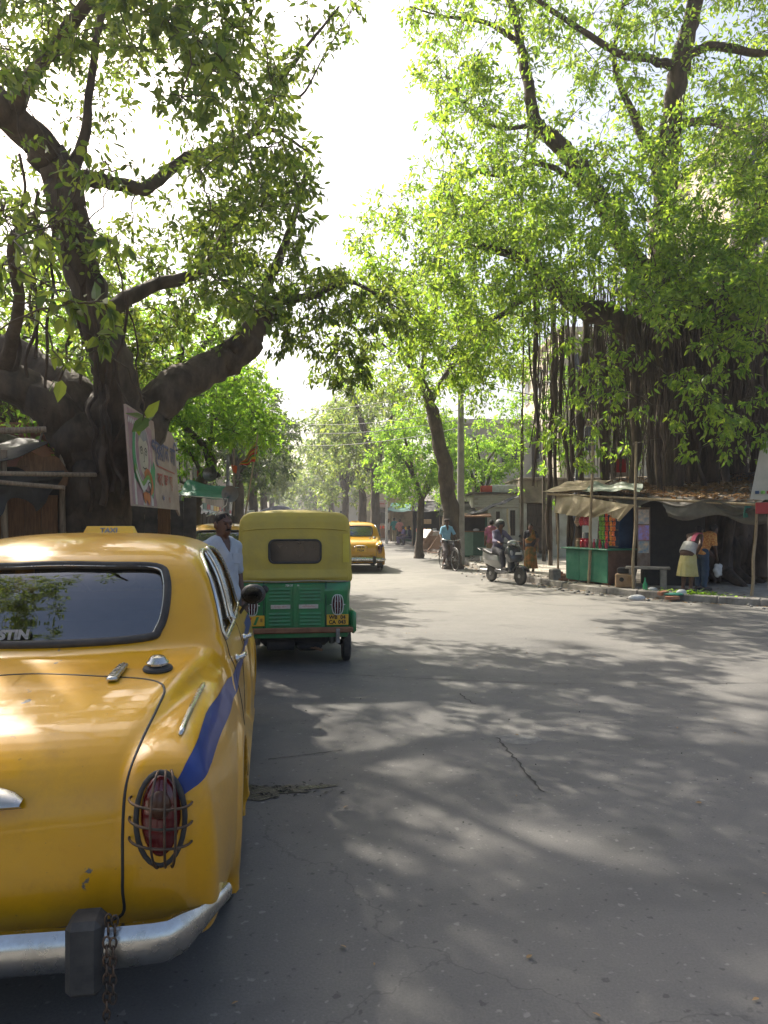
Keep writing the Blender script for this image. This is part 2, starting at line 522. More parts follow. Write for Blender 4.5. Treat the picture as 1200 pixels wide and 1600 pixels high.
# ------------------------------------------------------------------ shared materials
def road_material():
    m, N, L, out = _nodes('asphalt')
    b = N.new('ShaderNodeBsdfPrincipled'); b.inputs['Specular IOR Level'].default_value = 0.3
    tc = N.new('ShaderNodeTexCoord'); src = tc.outputs['Object']
    def noise(scale, detail=6, rough=0.6, dist=0.0):
        n = N.new('ShaderNodeTexNoise'); n.inputs['Scale'].default_value = scale; n.inputs['Detail'].default_value = detail
        n.inputs['Roughness'].default_value = rough; n.inputs['Distortion'].default_value = dist
        L.new(src, n.inputs['Vector']); return n
    def rng(a, lo, hi, o0=0.0, o1=1.0):
        r = N.new('ShaderNodeMapRange'); r.inputs[1].default_value = lo; r.inputs[2].default_value = hi
        r.inputs[3].default_value = o0; r.inputs[4].default_value = o1; L.new(a, r.inputs[0]); return r.outputs[0]
    def mix(f, c1, c2):
        x = N.new('ShaderNodeMix'); x.data_type = 'RGBA'
        if isinstance(f, float): x.inputs[0].default_value = f
        else: L.new(f, x.inputs[0])
        for i, c in ((6, c1), (7, c2)):
            if isinstance(c, tuple): x.inputs[i].default_value = (*c, 1)
            else: L.new(c, x.inputs[i])
        return x.outputs[2]
    big = noise(0.35, 4, 0.55, 0.4); mid = noise(2.2, 6, 0.65); fine = noise(95.0, 3, 0.7); grit = N.new('ShaderNodeTexVoronoi')
    grit.inputs['Scale'].default_value = 130.0; L.new(src, grit.inputs['Vector'])
    c = mix(rng(big.outputs[0], 0.35, 0.68), (0.104, 0.101, 0.098), (0.158, 0.149, 0.137))
    c = mix(rng(mid.outputs[0], 0.3, 0.75, 0.0, 0.55), c, (0.112, 0.110, 0.108))
    c = mix(rng(fine.outputs[0], 0.35, 0.8, 0.0, 0.55), c, (0.20, 0.192, 0.178))
    c = mix(rng(grit.outputs[0], 0.0, 0.16, 0.5, 0.0), c, (0.055, 0.055, 0.058))
    # dust blown up against the far side of the road
    sep = N.new('ShaderNodeSeparateXYZ'); L.new(src, sep.inputs[0])
    ma = N.new('ShaderNodeMath'); ma.operation = 'MULTIPLY_ADD'; ma.inputs[1].default_value = 0.55; L.new(sep.outputs[0], ma.inputs[0]); L.new(sep.outputs[1], ma.inputs[2])
    dn = noise(0.8, 6, 0.7, 0.6)
    md = N.new('ShaderNodeMath'); md.operation = 'MULTIPLY'; L.new(rng(ma.outputs[0], 9.0, 18.0), md.inputs[0]); L.new(rng(dn.outputs[0], 0.2, 0.6, 0.45, 0.95), md.inputs[1])
    c = mix(md.outputs[0], c, (0.19, 0.18, 0.162))
    # oily darker stains with their own outline
    st = noise(0.9, 3, 0.5, 1.2)
    c = mix(rng(st.outputs[0], 0.60, 0.72, 0.0, 0.45), c, (0.055, 0.054, 0.054))
    st2 = noise(0.28, 5, 0.6, 0.8)
    c = mix(rng(st2.outputs[0], 0.50, 0.56, 0.0, 0.30), c, (0.075, 0.074, 0.074))
    sp = noise(22.0, 2, 0.5)
    c = mix(rng(sp.outputs[0], 0.66, 0.72, 0.0, 0.6), c, (0.26, 0.25, 0.235))
    c = mix(rng(sp.outputs[0], 0.34, 0.29, 0.0, 0.6), c, (0.05, 0.05, 0.05))
    # hairline cracks
    vo = N.new('ShaderNodeTexVoronoi'); vo.feature = 'DISTANCE_TO_EDGE'; vo.inputs['Scale'].default_value = 0.22
    wv = noise(1.6, 5, 0.6); va = N.new('ShaderNodeVectorMath'); va.operation = 'ADD'
    sc_ = N.new('ShaderNodeVectorMath'); sc_.operation = 'SCALE'; sc_.inputs['Scale'].default_value = 0.9
    L.new(wv.outputs['Color'], sc_.inputs[0]); L.new(src, va.inputs[0]); L.new(sc_.outputs[0], va.inputs[1]); L.new(va.outputs[0], vo.inputs['Vector'])
    c = mix(rng(vo.outputs[0], 0.0, 0.0022, 0.4, 0.0), c, (0.04, 0.04, 0.04))
    L.new(c, b.inputs['Base Color'])
    L.new(rng(mid.outputs[0], 0.3, 0.7, 0.62, 0.85), b.inputs['Roughness'])
    bp = N.new('ShaderNodeBump'); bp.inputs['Strength'].default_value = 0.35; bp.inputs['Distance'].default_value = 0.006
    ad = N.new('ShaderNodeMath'); ad.operation = 'ADD'; L.new(fine.outputs[0], ad.inputs[0]); L.new(mid.outputs[0], ad.inputs[1])
    L.new(ad.outputs[0], bp.inputs['Height']); L.new(bp.outputs[0], b.inputs['Normal'])
    L.new(b.outputs[0], out.inputs[0])
    return m
M_ROAD = road_material()
M_GROUND = mat('dry_earth', (0.20, 0.165, 0.12), (0.30, 0.26, 0.20), 1.5, 0.9, bump=0.4, bscale=18)
M_PAVE = mat('dusty_concrete', (0.21, 0.19, 0.16), (0.36, 0.33, 0.28), 2.2, 0.9, bump=0.4, bscale=25)
M_KERB = mat('kerb_concrete', (0.16, 0.15, 0.135), (0.30, 0.28, 0.25), 5.0, 0.9, bump=0.5, bscale=30)
M_BARK = mat('bark', (0.045, 0.033, 0.024), (0.115, 0.088, 0.062), 4.5, 0.9, bump=0.9, bscale=14, stretch=(1, 1, 0.45))
M_BARK2 = mat('root_bark', (0.036, 0.025, 0.019), (0.11, 0.078, 0.054), 5, 0.9, bump=0.8, bscale=20, stretch=(1, 1, 0.3))
M_TWIG = mat('twig', (0.05, 0.038, 0.026), (0.10, 0.08, 0.055), 8, 0.85)
M_LEAF_L = leafmat('leaf_left', (0.026, 0.058, 0.014), (0.085, 0.13, 0.032), (0.30, 0.44, 0.05), 0.48)
M_LEAF_R = leafmat('leaf_right', (0.026, 0.07, 0.014), (0.095, 0.17, 0.03), (0.42, 0.66, 0.055), 0.55)
M_LEAF_B = leafmat('leaf_bright', (0.04, 0.095, 0.013), (0.13, 0.21, 0.025), (0.40, 0.72, 0.06), 0.56)
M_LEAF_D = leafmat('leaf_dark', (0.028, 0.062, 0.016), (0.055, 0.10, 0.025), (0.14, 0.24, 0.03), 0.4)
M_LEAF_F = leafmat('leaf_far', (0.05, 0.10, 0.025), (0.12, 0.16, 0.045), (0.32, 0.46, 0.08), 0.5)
M_DRY = leafmat('leaf_dry', (0.16, 0.09, 0.035), (0.34, 0.22, 0.10), (0.25, 0.14, 0.05), 0.2)
M_RUBBER = mat('rubber', (0.022, 0.022, 0.023), (0.05, 0.048, 0.045), 12, 0.75, bump=0.1)
M_TYRE = mat('tyre_rubber', (0.025, 0.024, 0.023), (0.075, 0.07, 0.062), 9, 0.85, bump=0.2, bscale=60)
M_CHROME = mat('worn_chrome', (0.62, 0.62, 0.60), (0.40, 0.39, 0.36), 9, 0.12, metal=1.0, rough2=0.38, bump=0.05, bscale=14)
M_STEEL = mat('grey_steel', (0.30, 0.30, 0.30), (0.16, 0.15, 0.14), 10, 0.45, metal=0.8, bump=0.1)
M_RUST = mat('rusty_steel', (0.10, 0.055, 0.035), (0.20, 0.11, 0.06), 16, 0.8, metal=0.2, bump=0.2)
M_BLACK = mat('black_plastic', (0.018, 0.018, 0.019), (0.035, 0.035, 0.036), 14, 0.5)
M_DARK = mat('dark_interior', (0.02, 0.02, 0.021), (0.035, 0.032, 0.03), 6, 0.9)
M_SEAT = mat('seat_vinyl', (0.08, 0.055, 0.04), (0.12, 0.09, 0.07), 9, 0.6)
M_GLASS = glassmat('window_glass', (0.42, 0.46, 0.47))
M_GLASS_T = glassmat('tinted_glass', (0.16, 0.18, 0.19), 0.0, 0.19)
M_RED = mat('red_lens', (0.075, 0.004, 0.006), (0.12, 0.008, 0.009), 30, 0.15, coat=0.4)
M_WHITE = mat('white_paint', (0.72, 0.72, 0.70), (0.55, 0.54, 0.50), 8, 0.55)
M_YPLATE = mat('plate_yellow', (0.72, 0.42, 0.02), (0.58, 0.33, 0.03), 14, 0.5)
M_INK = mat('black_ink', (0.015, 0.015, 0.015), rough=0.6)
M_WOODPOLE = mat('weathered_wood', (0.17, 0.125, 0.085), (0.34, 0.27, 0.19), 6, 0.85, bump=0.5, bscale=20, stretch=(6, 6, 0.6))
M_PLANK = mat('brown_planks', (0.12, 0.055, 0.022), (0.22, 0.11, 0.045), 5, 0.75, bump=0.3, stretch=(8, 8, 0.8))
M_TARP_BLACK = mat('black_tarpaulin', (0.012, 0.012, 0.013), (0.035, 0.035, 0.036), 5, 0.65, bump=0.5, bscale=9)
M_TARP_GREY = mat('grey_tarpaulin', (0.065, 0.06, 0.055), (0.14, 0.125, 0.105), 3, 0.55, bump=0.5, bscale=10)
M_TARP_CREAM = mat('cream_sackcloth', (0.42, 0.34, 0.22), (0.58, 0.49, 0.34), 4, 0.8, bump=0.3, bscale=20, transl=0.3)
M_TARP_GREEN = mat('pale_green_tarpaulin', (0.14, 0.20, 0.15), (0.34, 0.36, 0.27), 5, 0.55, bump=0.4, bscale=12)
M_TARP_TEAL = mat('green_tarpaulin', (0.02, 0.16, 0.11), (0.05, 0.25, 0.18), 5, 0.5, bump=0.4, bscale=12)
M_GREENBOX = mat('green_painted_tin', (0.012, 0.15, 0.085), (0.055, 0.21, 0.125), 3.5, 0.55, bump=0.15, bscale=9)
M_GREENDK = mat('dark_green_tin', (0.008, 0.055, 0.035), (0.02, 0.085, 0.055), 4, 0.6, bump=0.2, bscale=9)
M_BRICK = mat('red_brick', (0.26, 0.10, 0.055), (0.36, 0.19, 0.11), 9, 0.9, bump=0.4, bscale=30)
M_CARD = mat('brown_cardboard', (0.30, 0.20, 0.11), (0.40, 0.28, 0.17), 7, 0.85)

# ------------------------------------------------------------------ ground, road, pavements
def sheet_poly(name, pts, z, m, **kw):
    bm = bmesh.new()
    vs = [bm.verts.new((float(p[0]), float(p[1]), z)) for p in pts]
    f = bm.faces.new(vs)
    if f.normal.z < 0: bmesh.ops.reverse_faces(bm, faces=[f])
    bm.faces.ensure_lookup_table(); f.normal_update()
    if f.normal.z < 0: f.normal_flip()
    bmesh.ops.triangulate(bm, faces=bm.faces[:])
    me = bpy.data.meshes.new(name); bm.to_mesh(me); bm.free()
    return link(name, me, m, **kw)
sheet_poly('ground', [(-900, -400), (900, -400), (900, 1600), (-900, 1600)], -0.03, M_GROUND, kind='structure')
KR = np.array([(-75, 520), (-24, 200), (-8, 110), (-1.2, 70), (1.74, 49), (2.7, 33.5), (3.25, 22.6), (3.95, 18.9), (4.45, 17.4), (5.4, 15.6), (7.2, 13.9), (10, 12.3), (16, 10.6), (40, 8.5)])
KL = np.array([(-85, 520), (-33, 200), (-16, 90), (-8.2, 40), (-5.4, 20), (-4.0, 10), (-2.9, 2), (-2.4, -4), (-2.0, -12)])
KRs = np.concatenate([KR[:2], curve(KR[1:], 6)[1:]])
KLs = np.concatenate([KL[:2], curve(KL[1:], 6)[1:]])
sheet_poly('road', list(KRs) + [(40, -12)] + list(KLs[::-1]), 0.0, M_ROAD, kind='structure')
def slab(name, edge, outer, h, m):
    """pavement slab between kerb line and an outer line"""
    mb = MB(); n = len(edge)
    V = [(e[0], e[1], h) for e in edge] + [(o[0], o[1], h) for o in outer] + [(e[0], e[1], -0.02) for e in edge]
    F = []
    for i in range(n - 1):
        F.append((i, i + 1, n + i + 1, n + i)); F.append((i, 2 * n + i, 2 * n + i + 1, i + 1))
    mb.add(V, F)
    o = mb.obj(name, m, kind='structure')
    bm = bmesh.new(); bm.from_mesh(o.data); bmesh.ops.recalc_face_normals(bm, faces=bm.faces[:])
    if max(f.normal.z for f in bm.faces) < 0.5:
        bmesh.ops.reverse_faces(bm, faces=bm.faces[:])
    bm.to_mesh(o.data); bm.free()
    return o
PZ = 0.11
pav_r = slab('pavement', KRs, np.stack([KRs[:, 0] + 60, KRs[:, 1] + np.linspace(0, 60, len(KRs))], 1), PZ, M_PAVE)
pav_l = slab('pavement', KLs, np.stack([KLs[:, 0] - 60, KLs[:, 1]], 1), PZ, M_PAVE)
def kerb_line(line, d0, d1, parent, inward, L0=0.75):
    seg = np.linalg.norm(np.diff(line, axis=0), axis=1); S = np.concatenate([[0], np.cumsum(seg)])
    at = lambda s: np.array((np.interp(s, S, line[:, 0]), np.interp(s, S, line[:, 1])))
    metas = [MB().box((0, 0, 0), (1, 0.16, 0.19), 0.02).mesh('kerb_stone') for _ in range(1)]
    s = 0.0
    while s < S[-1] - 1:
        Lk = L0 * rnd.uniform(0.8, 1.25); a, b = at(s), at(s + Lk); s += Lk + 0.012
        if not (d0 < a[1] < d1): continue
        if rnd.random() < 0.03: continue
        d = b - a; ang = math.atan2(d[1], d[0]); nrm = np.array((-d[1], d[0])) / np.linalg.norm(d) * inward
        c = (a + b) / 2 + nrm * 0.06
        o = link('kerb_stone', metas[0], M_KERB, parent, loc=(c[0], c[1], 0.045 + rnd.uniform(-0.012, 0.012)),
                 rot=(rnd.uniform(-.05, .05), rnd.uniform(-.015, .015), ang + rnd.uniform(-.02, .02)))
        o.scale = (np.linalg.norm(d), rnd.uniform(0.95, 1.15), rnd.uniform(0.95, 1.1))
kerb_line(KRs, 10.5, 55, pav_r, 1)
kerb_line(KLs, 1.0, 30, pav_l, -1)
def leaf_tris(P0, D0, N0, S, width=0.42, simple=False, fold=0.25, rndv=None):
    """leaf blades: base points, directions, normals, lengths -> V, F, rnd"""
    n = len(P0)
    D0 = D0 / np.maximum(np.linalg.norm(D0, axis=1), 1e-9)[:, None]
    W = np.cross(D0, N0); W /= np.maximum(np.linalg.norm(W, axis=1), 1e-9)[:, None]
    N = np.cross(W, D0); S = S[:, None]
    if simple:
        V = np.stack([P0, P0 + D0*S*.42 + W*S*width*.5, P0 + D0*S - N*S*.06, P0 + D0*S*.42 - W*S*width*.5], 1).reshape(-1, 3)
        F = (np.arange(n) * 4)[:, None] + np.array([[0, 1, 2, 3]]); F = F.reshape(-1, 4); k = 4
    else:
        V = np.stack([P0, P0 + D0*S*.22 + W*S*width*.40 + N*S*fold*.10, P0 + D0*S*.55 + W*S*width*.42 + N*S*fold*.09,
                      P0 + D0*S - N*S*.10, P0 + D0*S*.55 - W*S*width*.42 + N*S*fold*.09, P0 + D0*S*.22 - W*S*width*.40 + N*S*fold*.10,
                      P0 + D0*S*.42 - N*S*.02], 1).reshape(-1, 3)
        T = np.array([[0, 1, 6], [1, 2, 6], [2, 3, 6], [3, 4, 6], [4, 5, 6], [5, 0, 6]])
        F = ((np.arange(n) * 7)[:, None, None] + T[None]).reshape(-1, 3); k = 7
    if rndv is None: rndv = RNG.random(n)
    return V, F, np.repeat(rndv, k)
def leaf_mesh(name, V, F, rv):
    me = npmesh(name, V, F)
    a = me.attributes.new('rnd', 'FLOAT', 'POINT'); a.data.foreach_set('value', np.asarray(rv, dtype=np.float32))
    return me
def unit(v):
    v = np.asarray(v, float); return v / np.maximum(np.linalg.norm(v, axis=-1, keepdims=True), 1e-9)
# fallen leaves along the kerbs and on the asphalt
def litter(name, label, n, region, z, m, s0=0.05, s1=0.10):
    p = np.array([region() for _ in range(n)]); ang = RNG.random(n) * 2 * PI
    d = np.stack([np.cos(ang), np.sin(ang), RNG.normal(0, .12, n)], 1); nn = unit(np.stack([RNG.normal(0, .3, n), RNG.normal(0, .3, n), np.ones(n)], 1))
    V, F, rv = leaf_tris(np.concatenate([p, np.full((n, 1), z)], 1) + np.array((0, 0, .006)), d, nn, RNG.uniform(s0, s1, n), 0.5)
    return link(name, leaf_mesh(name, V, F, rv), m, kind='stuff', label=label, cat='leaves')
_SR = np.concatenate([[0], np.cumsum(np.linalg.norm(np.diff(KRs, axis=0), axis=1))])
def _kerbside(lo, hi, spread, side):
    d = rnd.uniform(lo, hi); s = np.interp(-d, -KRs[:, 1], _SR)
    x = np.interp(s, _SR, KRs[:, 0]); return (x + side * abs(rnd.gauss(0.03, spread)), d)
litter('fallen_leaves', 'dry brown leaves swept into the gutter along the right kerb', 900, lambda: _kerbside(12.5, 48, 0.28, -1), 0.004, M_DRY)
litter('fallen_leaves', 'dry brown leaves scattered over the right pavement', 1100, lambda: _kerbside(12.5, 45, 1.4, 1), PZ + .004, M_DRY)
litter('fallen_leaves', 'small scattered leaf scraps on the asphalt of the road', 150, lambda: (rnd.uniform(-1.0, 6.5), rnd.uniform(1.9, 15)), 0.004, M_DRY, 0.015, 0.04)
# crack in the asphalt and a patched ring
def crack(pts, w):
    mb = MB(); pts = curve(np.array(pts), 9); n = len(pts)
    V = []; 
    for i, p in enumerate(pts):
        t = pts[min(i+1, n-1)] - pts[max(i-1, 0)]; nr = np.array((-t[1], t[0])); nr /= np.linalg.norm(nr)
        q = p + nr * rnd.uniform(-1, 1) * w * 1.2; ww = w * rnd.uniform(0.25, 1.0)
        V += [(*(q + nr * ww), .004), (*(q - nr * ww), .004)]
    mb.add(V, [(2*i, 2*i+1, 2*i+3, 2*i+2) for i in range(n - 1)])
    return mb
M_CRACK = mat('crack_dirt', (0.028, 0.027, 0.026), (0.05, 0.047, 0.043), 20, 0.95)
ROAD = bpy.data.objects['road']
crack([(0.86, 5.5), (0.90, 5.1), (0.93, 4.75), (0.97, 4.4)], 0.010).obj('crack', M_CRACK, ROAD)
crack([(-1.6, 8.1), (-0.4, 7.75), (0.9, 7.45), (2.2, 7.3), (4.6, 7.35), (6.0, 7.2)], 0.006).obj('crack', M_CRACK, ROAD)
crack([(0.72, 6.9), (0.76, 6.7), (0.82, 6.5)], 0.010).obj('crack', M_CRACK, ROAD)
crack([(-0.8, 5.0), (-0.55, 5.1), (-0.3, 5.2)], 0.006).obj('crack', M_CRACK, ROAD)
mbp = MB()
pp = [(0.0 + math.cos(a) * 0.17 * rnd.uniform(.85, 1.1), math.sin(a) * 0.13 * rnd.uniform(.85, 1.1)) for a in np.linspace(0, 2*PI, 28, endpoint=False)]
mbp.add([(p[0], p[1], .002) for p in pp], [tuple(range(28))])
mbp.obj('patch', mat('cement_patch', (0.20, 0.195, 0.18), (0.13, 0.128, 0.12), 14, 0.9, bump=.3), ROAD, loc=(1.01, 5.47, 0))
# oil-soaked dirt by the taxi's front wheel
mbp = MB(); pp = []
for a in np.linspace(0, 2*PI, 60, endpoint=False):
    r_ = 1 + 0.35 * math.sin(3*a + 1) + 0.2 * math.sin(7*a) + rnd.uniform(-.18, .18); pp.append((math.cos(a) * .26 * r_, math.sin(a) * .10 * r_))
mbp.add([(p[0], p[1], .005) for p in pp], [tuple(range(60))])
mbp.obj('oil_stain', mat('oily_dirt', (0.018, 0.018, 0.018), (0.05, 0.048, 0.045), 26, 0.35, bump=.6, bscale=60), ROAD, loc=(-0.70, 4.42, 0), rot=(0, 0, .15))
V, F, rv = leaf_tris(np.stack([RNG.normal(-.68, .17, 70), RNG.normal(4.43, .06, 70), np.full(70, .008)], 1), RNG.normal(0, 1, (70, 3)) * (1, 1, .1), np.tile((0, 0, 1.0), (70, 1)), RNG.uniform(.015, .04, 70), .5)
link('debris', leaf_mesh('debris', V, F, rv), M_DARK, ROAD, kind='stuff')
# pebbles and grit
mbp = MB()
for i in range(110):
    r_ = rnd.uniform(.002, .007); x, y = rnd.uniform(-1, 6), 1.8 + 13 * rnd.random()**1.4
    mbp.ell((x, y, r_ * .5), (r_, r_ * rnd.uniform(.6, 1), r_ * .7), 5, 3)
mbp.obj('grit', M_CRACK, label='loose grit and pebbles on the asphalt', cat='grit', kind='stuff')
mbp = MB()
for i in range(420):
    r_ = rnd.uniform(.012, .05); x, y = _kerbside(13, 42, 0.35, rnd.choice((-1, 1, 1)))
    mbp.ell((x, y, (PZ if x > np.interp(-y, -KRs[:, 1], KRs[:, 0]) else 0) + r_ * .3), (r_, r_ * rnd.uniform(.6, 1), r_ * .6), 6, 4)
mbp.obj('rubble', M_KERB, label='small stones and rubble along the right kerb', cat='rubble', kind='stuff')
# ------------------------------------------------------------------ trees
def tube_arrays(pts, rr, n):
    pts = np.asarray(pts, float); m = len(pts)
    T = np.zeros_like(pts); T[1:-1] = pts[2:] - pts[:-2]; T[0] = pts[1] - pts[0]; T[-1] = pts[-1] - pts[-2]
    T = unit(T)
    up = np.array((0, 0, 1.0)) if abs(T[0][2]) < 0.9 else np.array((1.0, 0, 0))
    nr = unit(np.cross(T[0], up)); ang = np.linspace(0, 2*PI, n, endpoint=False); V = np.empty((m, n, 3))
    for i in range(m):
        nr = nr - T[i] * nr.dot(T[i]); nr /= max(np.linalg.norm(nr), 1e-9); bi = np.cross(T[i], nr)
        V[i] = pts[i] + rr[i] * (np.cos(ang)[:, None] * nr + np.sin(ang)[:, None] * bi)
    i = np.arange(m - 1)[:, None] * n; j = np.arange(n)[None]; j2 = (j + 1) % n
    F = np.stack([i + j, i + j2, i + n + j2, i + n + j], -1).reshape(-1, 4)
    return V.reshape(-1, 3), F
class Soup:
    def __init__(s): s.V = []; s.F = []; s.R = []; s.n = 0
    def add(s, V, F, r=None):
        s.V.append(V); s.F.append(F + s.n); s.n += len(V)
        if r is not None: s.R.append(r)
    def get(s):
        return np.concatenate(s.V), np.concatenate(s.F)
def bark_bumps(V, C, amp, rng):
    return V
class Tree:
    def __init__(s, name, label, base, seed=1, bark=None, group=None, cat='tree'):
        s.root = thing(name, label, cat, base, 0, group); s.base = np.array(base, float)
        s.rng = np.random.default_rng(seed); s.wood = Soup(); s.twigs = Soup(); s.nodes = []; s.leaves = Soup()
        s.LP = []; s.LD = []; s.LN = []; s.LS = []; s.bark = bark or M_BARK; s.clumps = []; s.tips = []
    def limb(s, pts, sides=14, rough=0.13, sub=6):
        """pts: (x,y,z,r) in world"""
        q = curve(np.array(pts, float), sub); p, r = q[:, :3].copy(), np.maximum(q[:, 3], 0.006)
        j = s.rng.normal(0, 1, p.shape) * (r * 0.10)[:, None]; j[0] = 0; p += j
        V, F = tube_arrays(p, r, sides)
        # fluted, uneven bark
        k = len(p); Vv = V.reshape(k, sides, 3); c = p[:, None, :]
        ph = s.rng.random(3) * 6; a = np.linspace(0, 2*PI, sides, endpoint=False)[None]; t = np.arange(k)[:, None]
        d = 1 + rough * (np.sin(3*a + ph[0] + t*.35) * .5 + np.sin(5*a + ph[1] - t*.22) * .35) + s.rng.normal(0, rough * .45, (k, sides))
        Vv = c + (Vv - c) * d[..., None]
        s.wood.add(Vv.reshape(-1, 3), F)
        for a_, b_ in zip(p, r): s.nodes.append((*a_, b_))
        if r[-1] < .06:
            for i in range(int(len(p) * .55), len(p), 2): s.tips.append(p[i])
        return p, r
    def clump(s, c, rad, n_twig, n_leaf, size, squash=0.75, droop=0.5, tip=0.0):
        s.clumps.append((np.array(c, float), rad, n_twig, n_leaf, size, squash, droop))
    def grow(s, branch_r=0.018, reach_pref=0.0, simple=False, twig_sides=3, width=0.42):
        rng = s.rng; nodes = np.array(s.nodes)
        if s.clumps:
            sz_ = np.median([c[4] for c in s.clumps]); rd_ = np.median([c[1] for c in s.clumps]); nl_ = int(np.median([c[3] for c in s.clumps]) * .7)
            for t_ in s.tips: s.clump(t_ + rng.normal(0, .25, 3) * rd_, rd_ * .8, 5, nl_, sz_)
        base_nodes = nodes[:, :3]
        order = np.argsort([np.min(np.linalg.norm(base_nodes - c[0], axis=1)) for c in s.clumps])
        buf = np.empty((len(nodes) + len(s.clumps) * 5 + 10, 4)); k = len(nodes); buf[:k] = nodes
        for oi in order:
            c, rad, nt, nl, size, sq, droop = s.clumps[oi]
            d = buf[:k, :3] - c; dist = np.linalg.norm(d, axis=1) + np.maximum(d[:, 2], 0) * 0.5
            i = int(np.argmin(dist)); a = buf[i, :3].copy(); L = max(np.linalg.norm(c - a), 0.05)
            r0 = min(buf[i, 3] * 0.7, branch_r * (0.6 + 0.45 * L)); r0 = max(r0, 0.008)
            mid = (a + c) / 2 + rng.normal(0, 0.10, 3) * L + np.array((0, 0, 0.10 * L))
            q = curve(np.array([a, mid, c]), 3); q[1:-1] += rng.normal(0, .025, (len(q) - 2, 3)) * L
            rr = np.linspace(r0, max(r0 * .4, .006), len(q))
            V, F = tube_arrays(q, rr, 5); s.twigs.add(V, F)
            for p_, r_ in zip(q[1:], rr[1:]):
                if k < len(buf): buf[k] = (*p_, r_); k += 1
            # sub twigs
            dirs = unit(rng.normal(0, 1, (nt, 3)) + unit(c - a) * 0.5); ends = c + dirs * rad * np.array((1, 1, sq)) * rng.uniform(.35, 1.0, (nt, 1)) + np.array((0, 0, -droop * rad * .15))
            per = max(1, nl // nt); mids = (c + ends) / 2 + rng.normal(0, .12, (nt, 3)) * rad
            if size < .25:                                    # fine twigs, all at once
                Q3 = np.stack([np.broadcast_to(c, ends.shape), mids, ends], 1); ax_ = unit(ends - c); p1 = unit(np.cross(ax_, (.3, .5, .81))); p2 = np.cross(ax_, p1)
                rw = np.array([max(r0 * .3, .005), max(r0 * .2, .004), .0025])[None, :, None, None]; an_ = np.array([0, 2.094, 4.189])
                ring = (np.cos(an_)[None, None, :, None] * p1[:, None, None, :] + np.sin(an_)[None, None, :, None] * p2[:, None, None, :]) * rw
                V = (Q3[:, :, None, :] + ring).reshape(-1, 3)
                T6 = np.array([[0, 1, 4, 3], [1, 2, 5, 4], [2, 0, 3, 5], [3, 4, 7, 6], [4, 5, 8, 7], [5, 3, 6, 8]])
                s.twigs.add(V, ((np.arange(nt) * 9)[:, None, None] + T6[None]).reshape(-1, 4))
            t = rng.uniform(.25, 1.12, (nt, per, 1)); C_, M_, E_ = c[None, None], mids[:, None], ends[:, None]
            pos = np.where(t < .5, C_ + (M_ - C_) * t * 2, M_ + (E_ - M_) * (t * 2 - 1)).reshape(-1, 3) + rng.normal(0, .10, (nt * per, 3)) * rad
            dd = unit(np.repeat(unit(ends - c) * .55, per, 0) + rng.normal(0, .75, (nt * per, 3)) + np.array((0, 0, -droop)))
            nn = unit(np.array((0, 0, 1.0)) * .9 + rng.normal(0, .65, (nt * per, 3)))
            s.LP.append(pos); s.LD.append(dd); s.LN.append(nn); s.LS.append(size * rng.uniform(.6, 1.25, nt * per))
        s.simple, s.width = simple, width
    def build(s, leaf_m, n_parts=0, trunk='trunk', leaf_m2=None):
        off = s.base
        if s.wood.n:
            V, F = s.wood.get(); link(trunk, npmesh(trunk, V - off, F, smooth=True), s.bark, s.root)
        if s.twigs.n:
            V, F = s.twigs.get(); link('branches', npmesh('branches', V - off, F, smooth=True), M_TWIG, s.root, kind='stuff')
        if s.LP:
            LP, LD, LN, LS = np.concatenate(s.LP) - off, np.concatenate(s.LD), np.concatenate(s.LN), np.concatenate(s.LS)
            rv = s.rng.random(len(LP))
            near = np.zeros(len(LP), bool)
            if n_parts:
                W = LP + off; dist = np.linalg.norm(W - np.array((0, 0, CAMH)), axis=1)
                inview = (W[:, 1] > 1) & (np.abs(W[:, 0] / np.maximum(W[:, 1], .1)) < .53) & ((W[:, 2] - CAMH) / np.maximum(W[:, 1], .1) < .71)
                app = np.where(inview, LS / np.maximum(dist, .5), 0); near[np.argsort(-app)[:n_parts]] = True
                proto = []
                for v in range(4):
                    V, F, _ = leaf_tris(np.zeros((1, 3)), np.array([[1.0, 0, 0]]), np.array([[0, 0, 1.0]]), np.array([1.0]), .58, False, (.1, .35, .6, .25)[v])
                    proto.append(leaf_mesh('leaf', V, F, np.full(len(V), (.15, .45, .75, .95)[v]))); proto[-1].materials.append(leaf_m)
                for i in np.where(near)[0]:
                    d = unit(LD[i]); w = unit(np.cross(d, LN[i])); n = np.cross(w, d)
                    o = link('leaf', proto[int(rv[i] * 3.99)], None, s.root)
                    o.matrix_local = Matrix(((d[0]*LS[i], -w[0]*LS[i], n[0]*LS[i], LP[i][0]), (d[1]*LS[i], -w[1]*LS[i], n[1]*LS[i], LP[i][1]), (d[2]*LS[i], -w[2]*LS[i], n[2]*LS[i], LP[i][2]), (0, 0, 0, 1)))
            k = ~near
            V, F, r = leaf_tris(LP[k], LD[k], LN[k], LS[k], s.width, s.simple, rndv=rv[k])
            link('crown', leaf_mesh('crown', V, F, r), leaf_m, s.root, kind='stuff')
        return s.root
def in_poly(poly):
    p = np.array(poly, float)
    def t(x, y):
        ins = False; n = len(p)
        for i in range(n):
            a, b = p[i], p[(i+1) % n]
            if (a[1] > y) != (b[1] > y) and x < (b[0]-a[0])*(y-a[1])/(b[1]-a[1]) + a[0]: ins = not ins
        return ins
    return t, p.min(0), p.max(0)
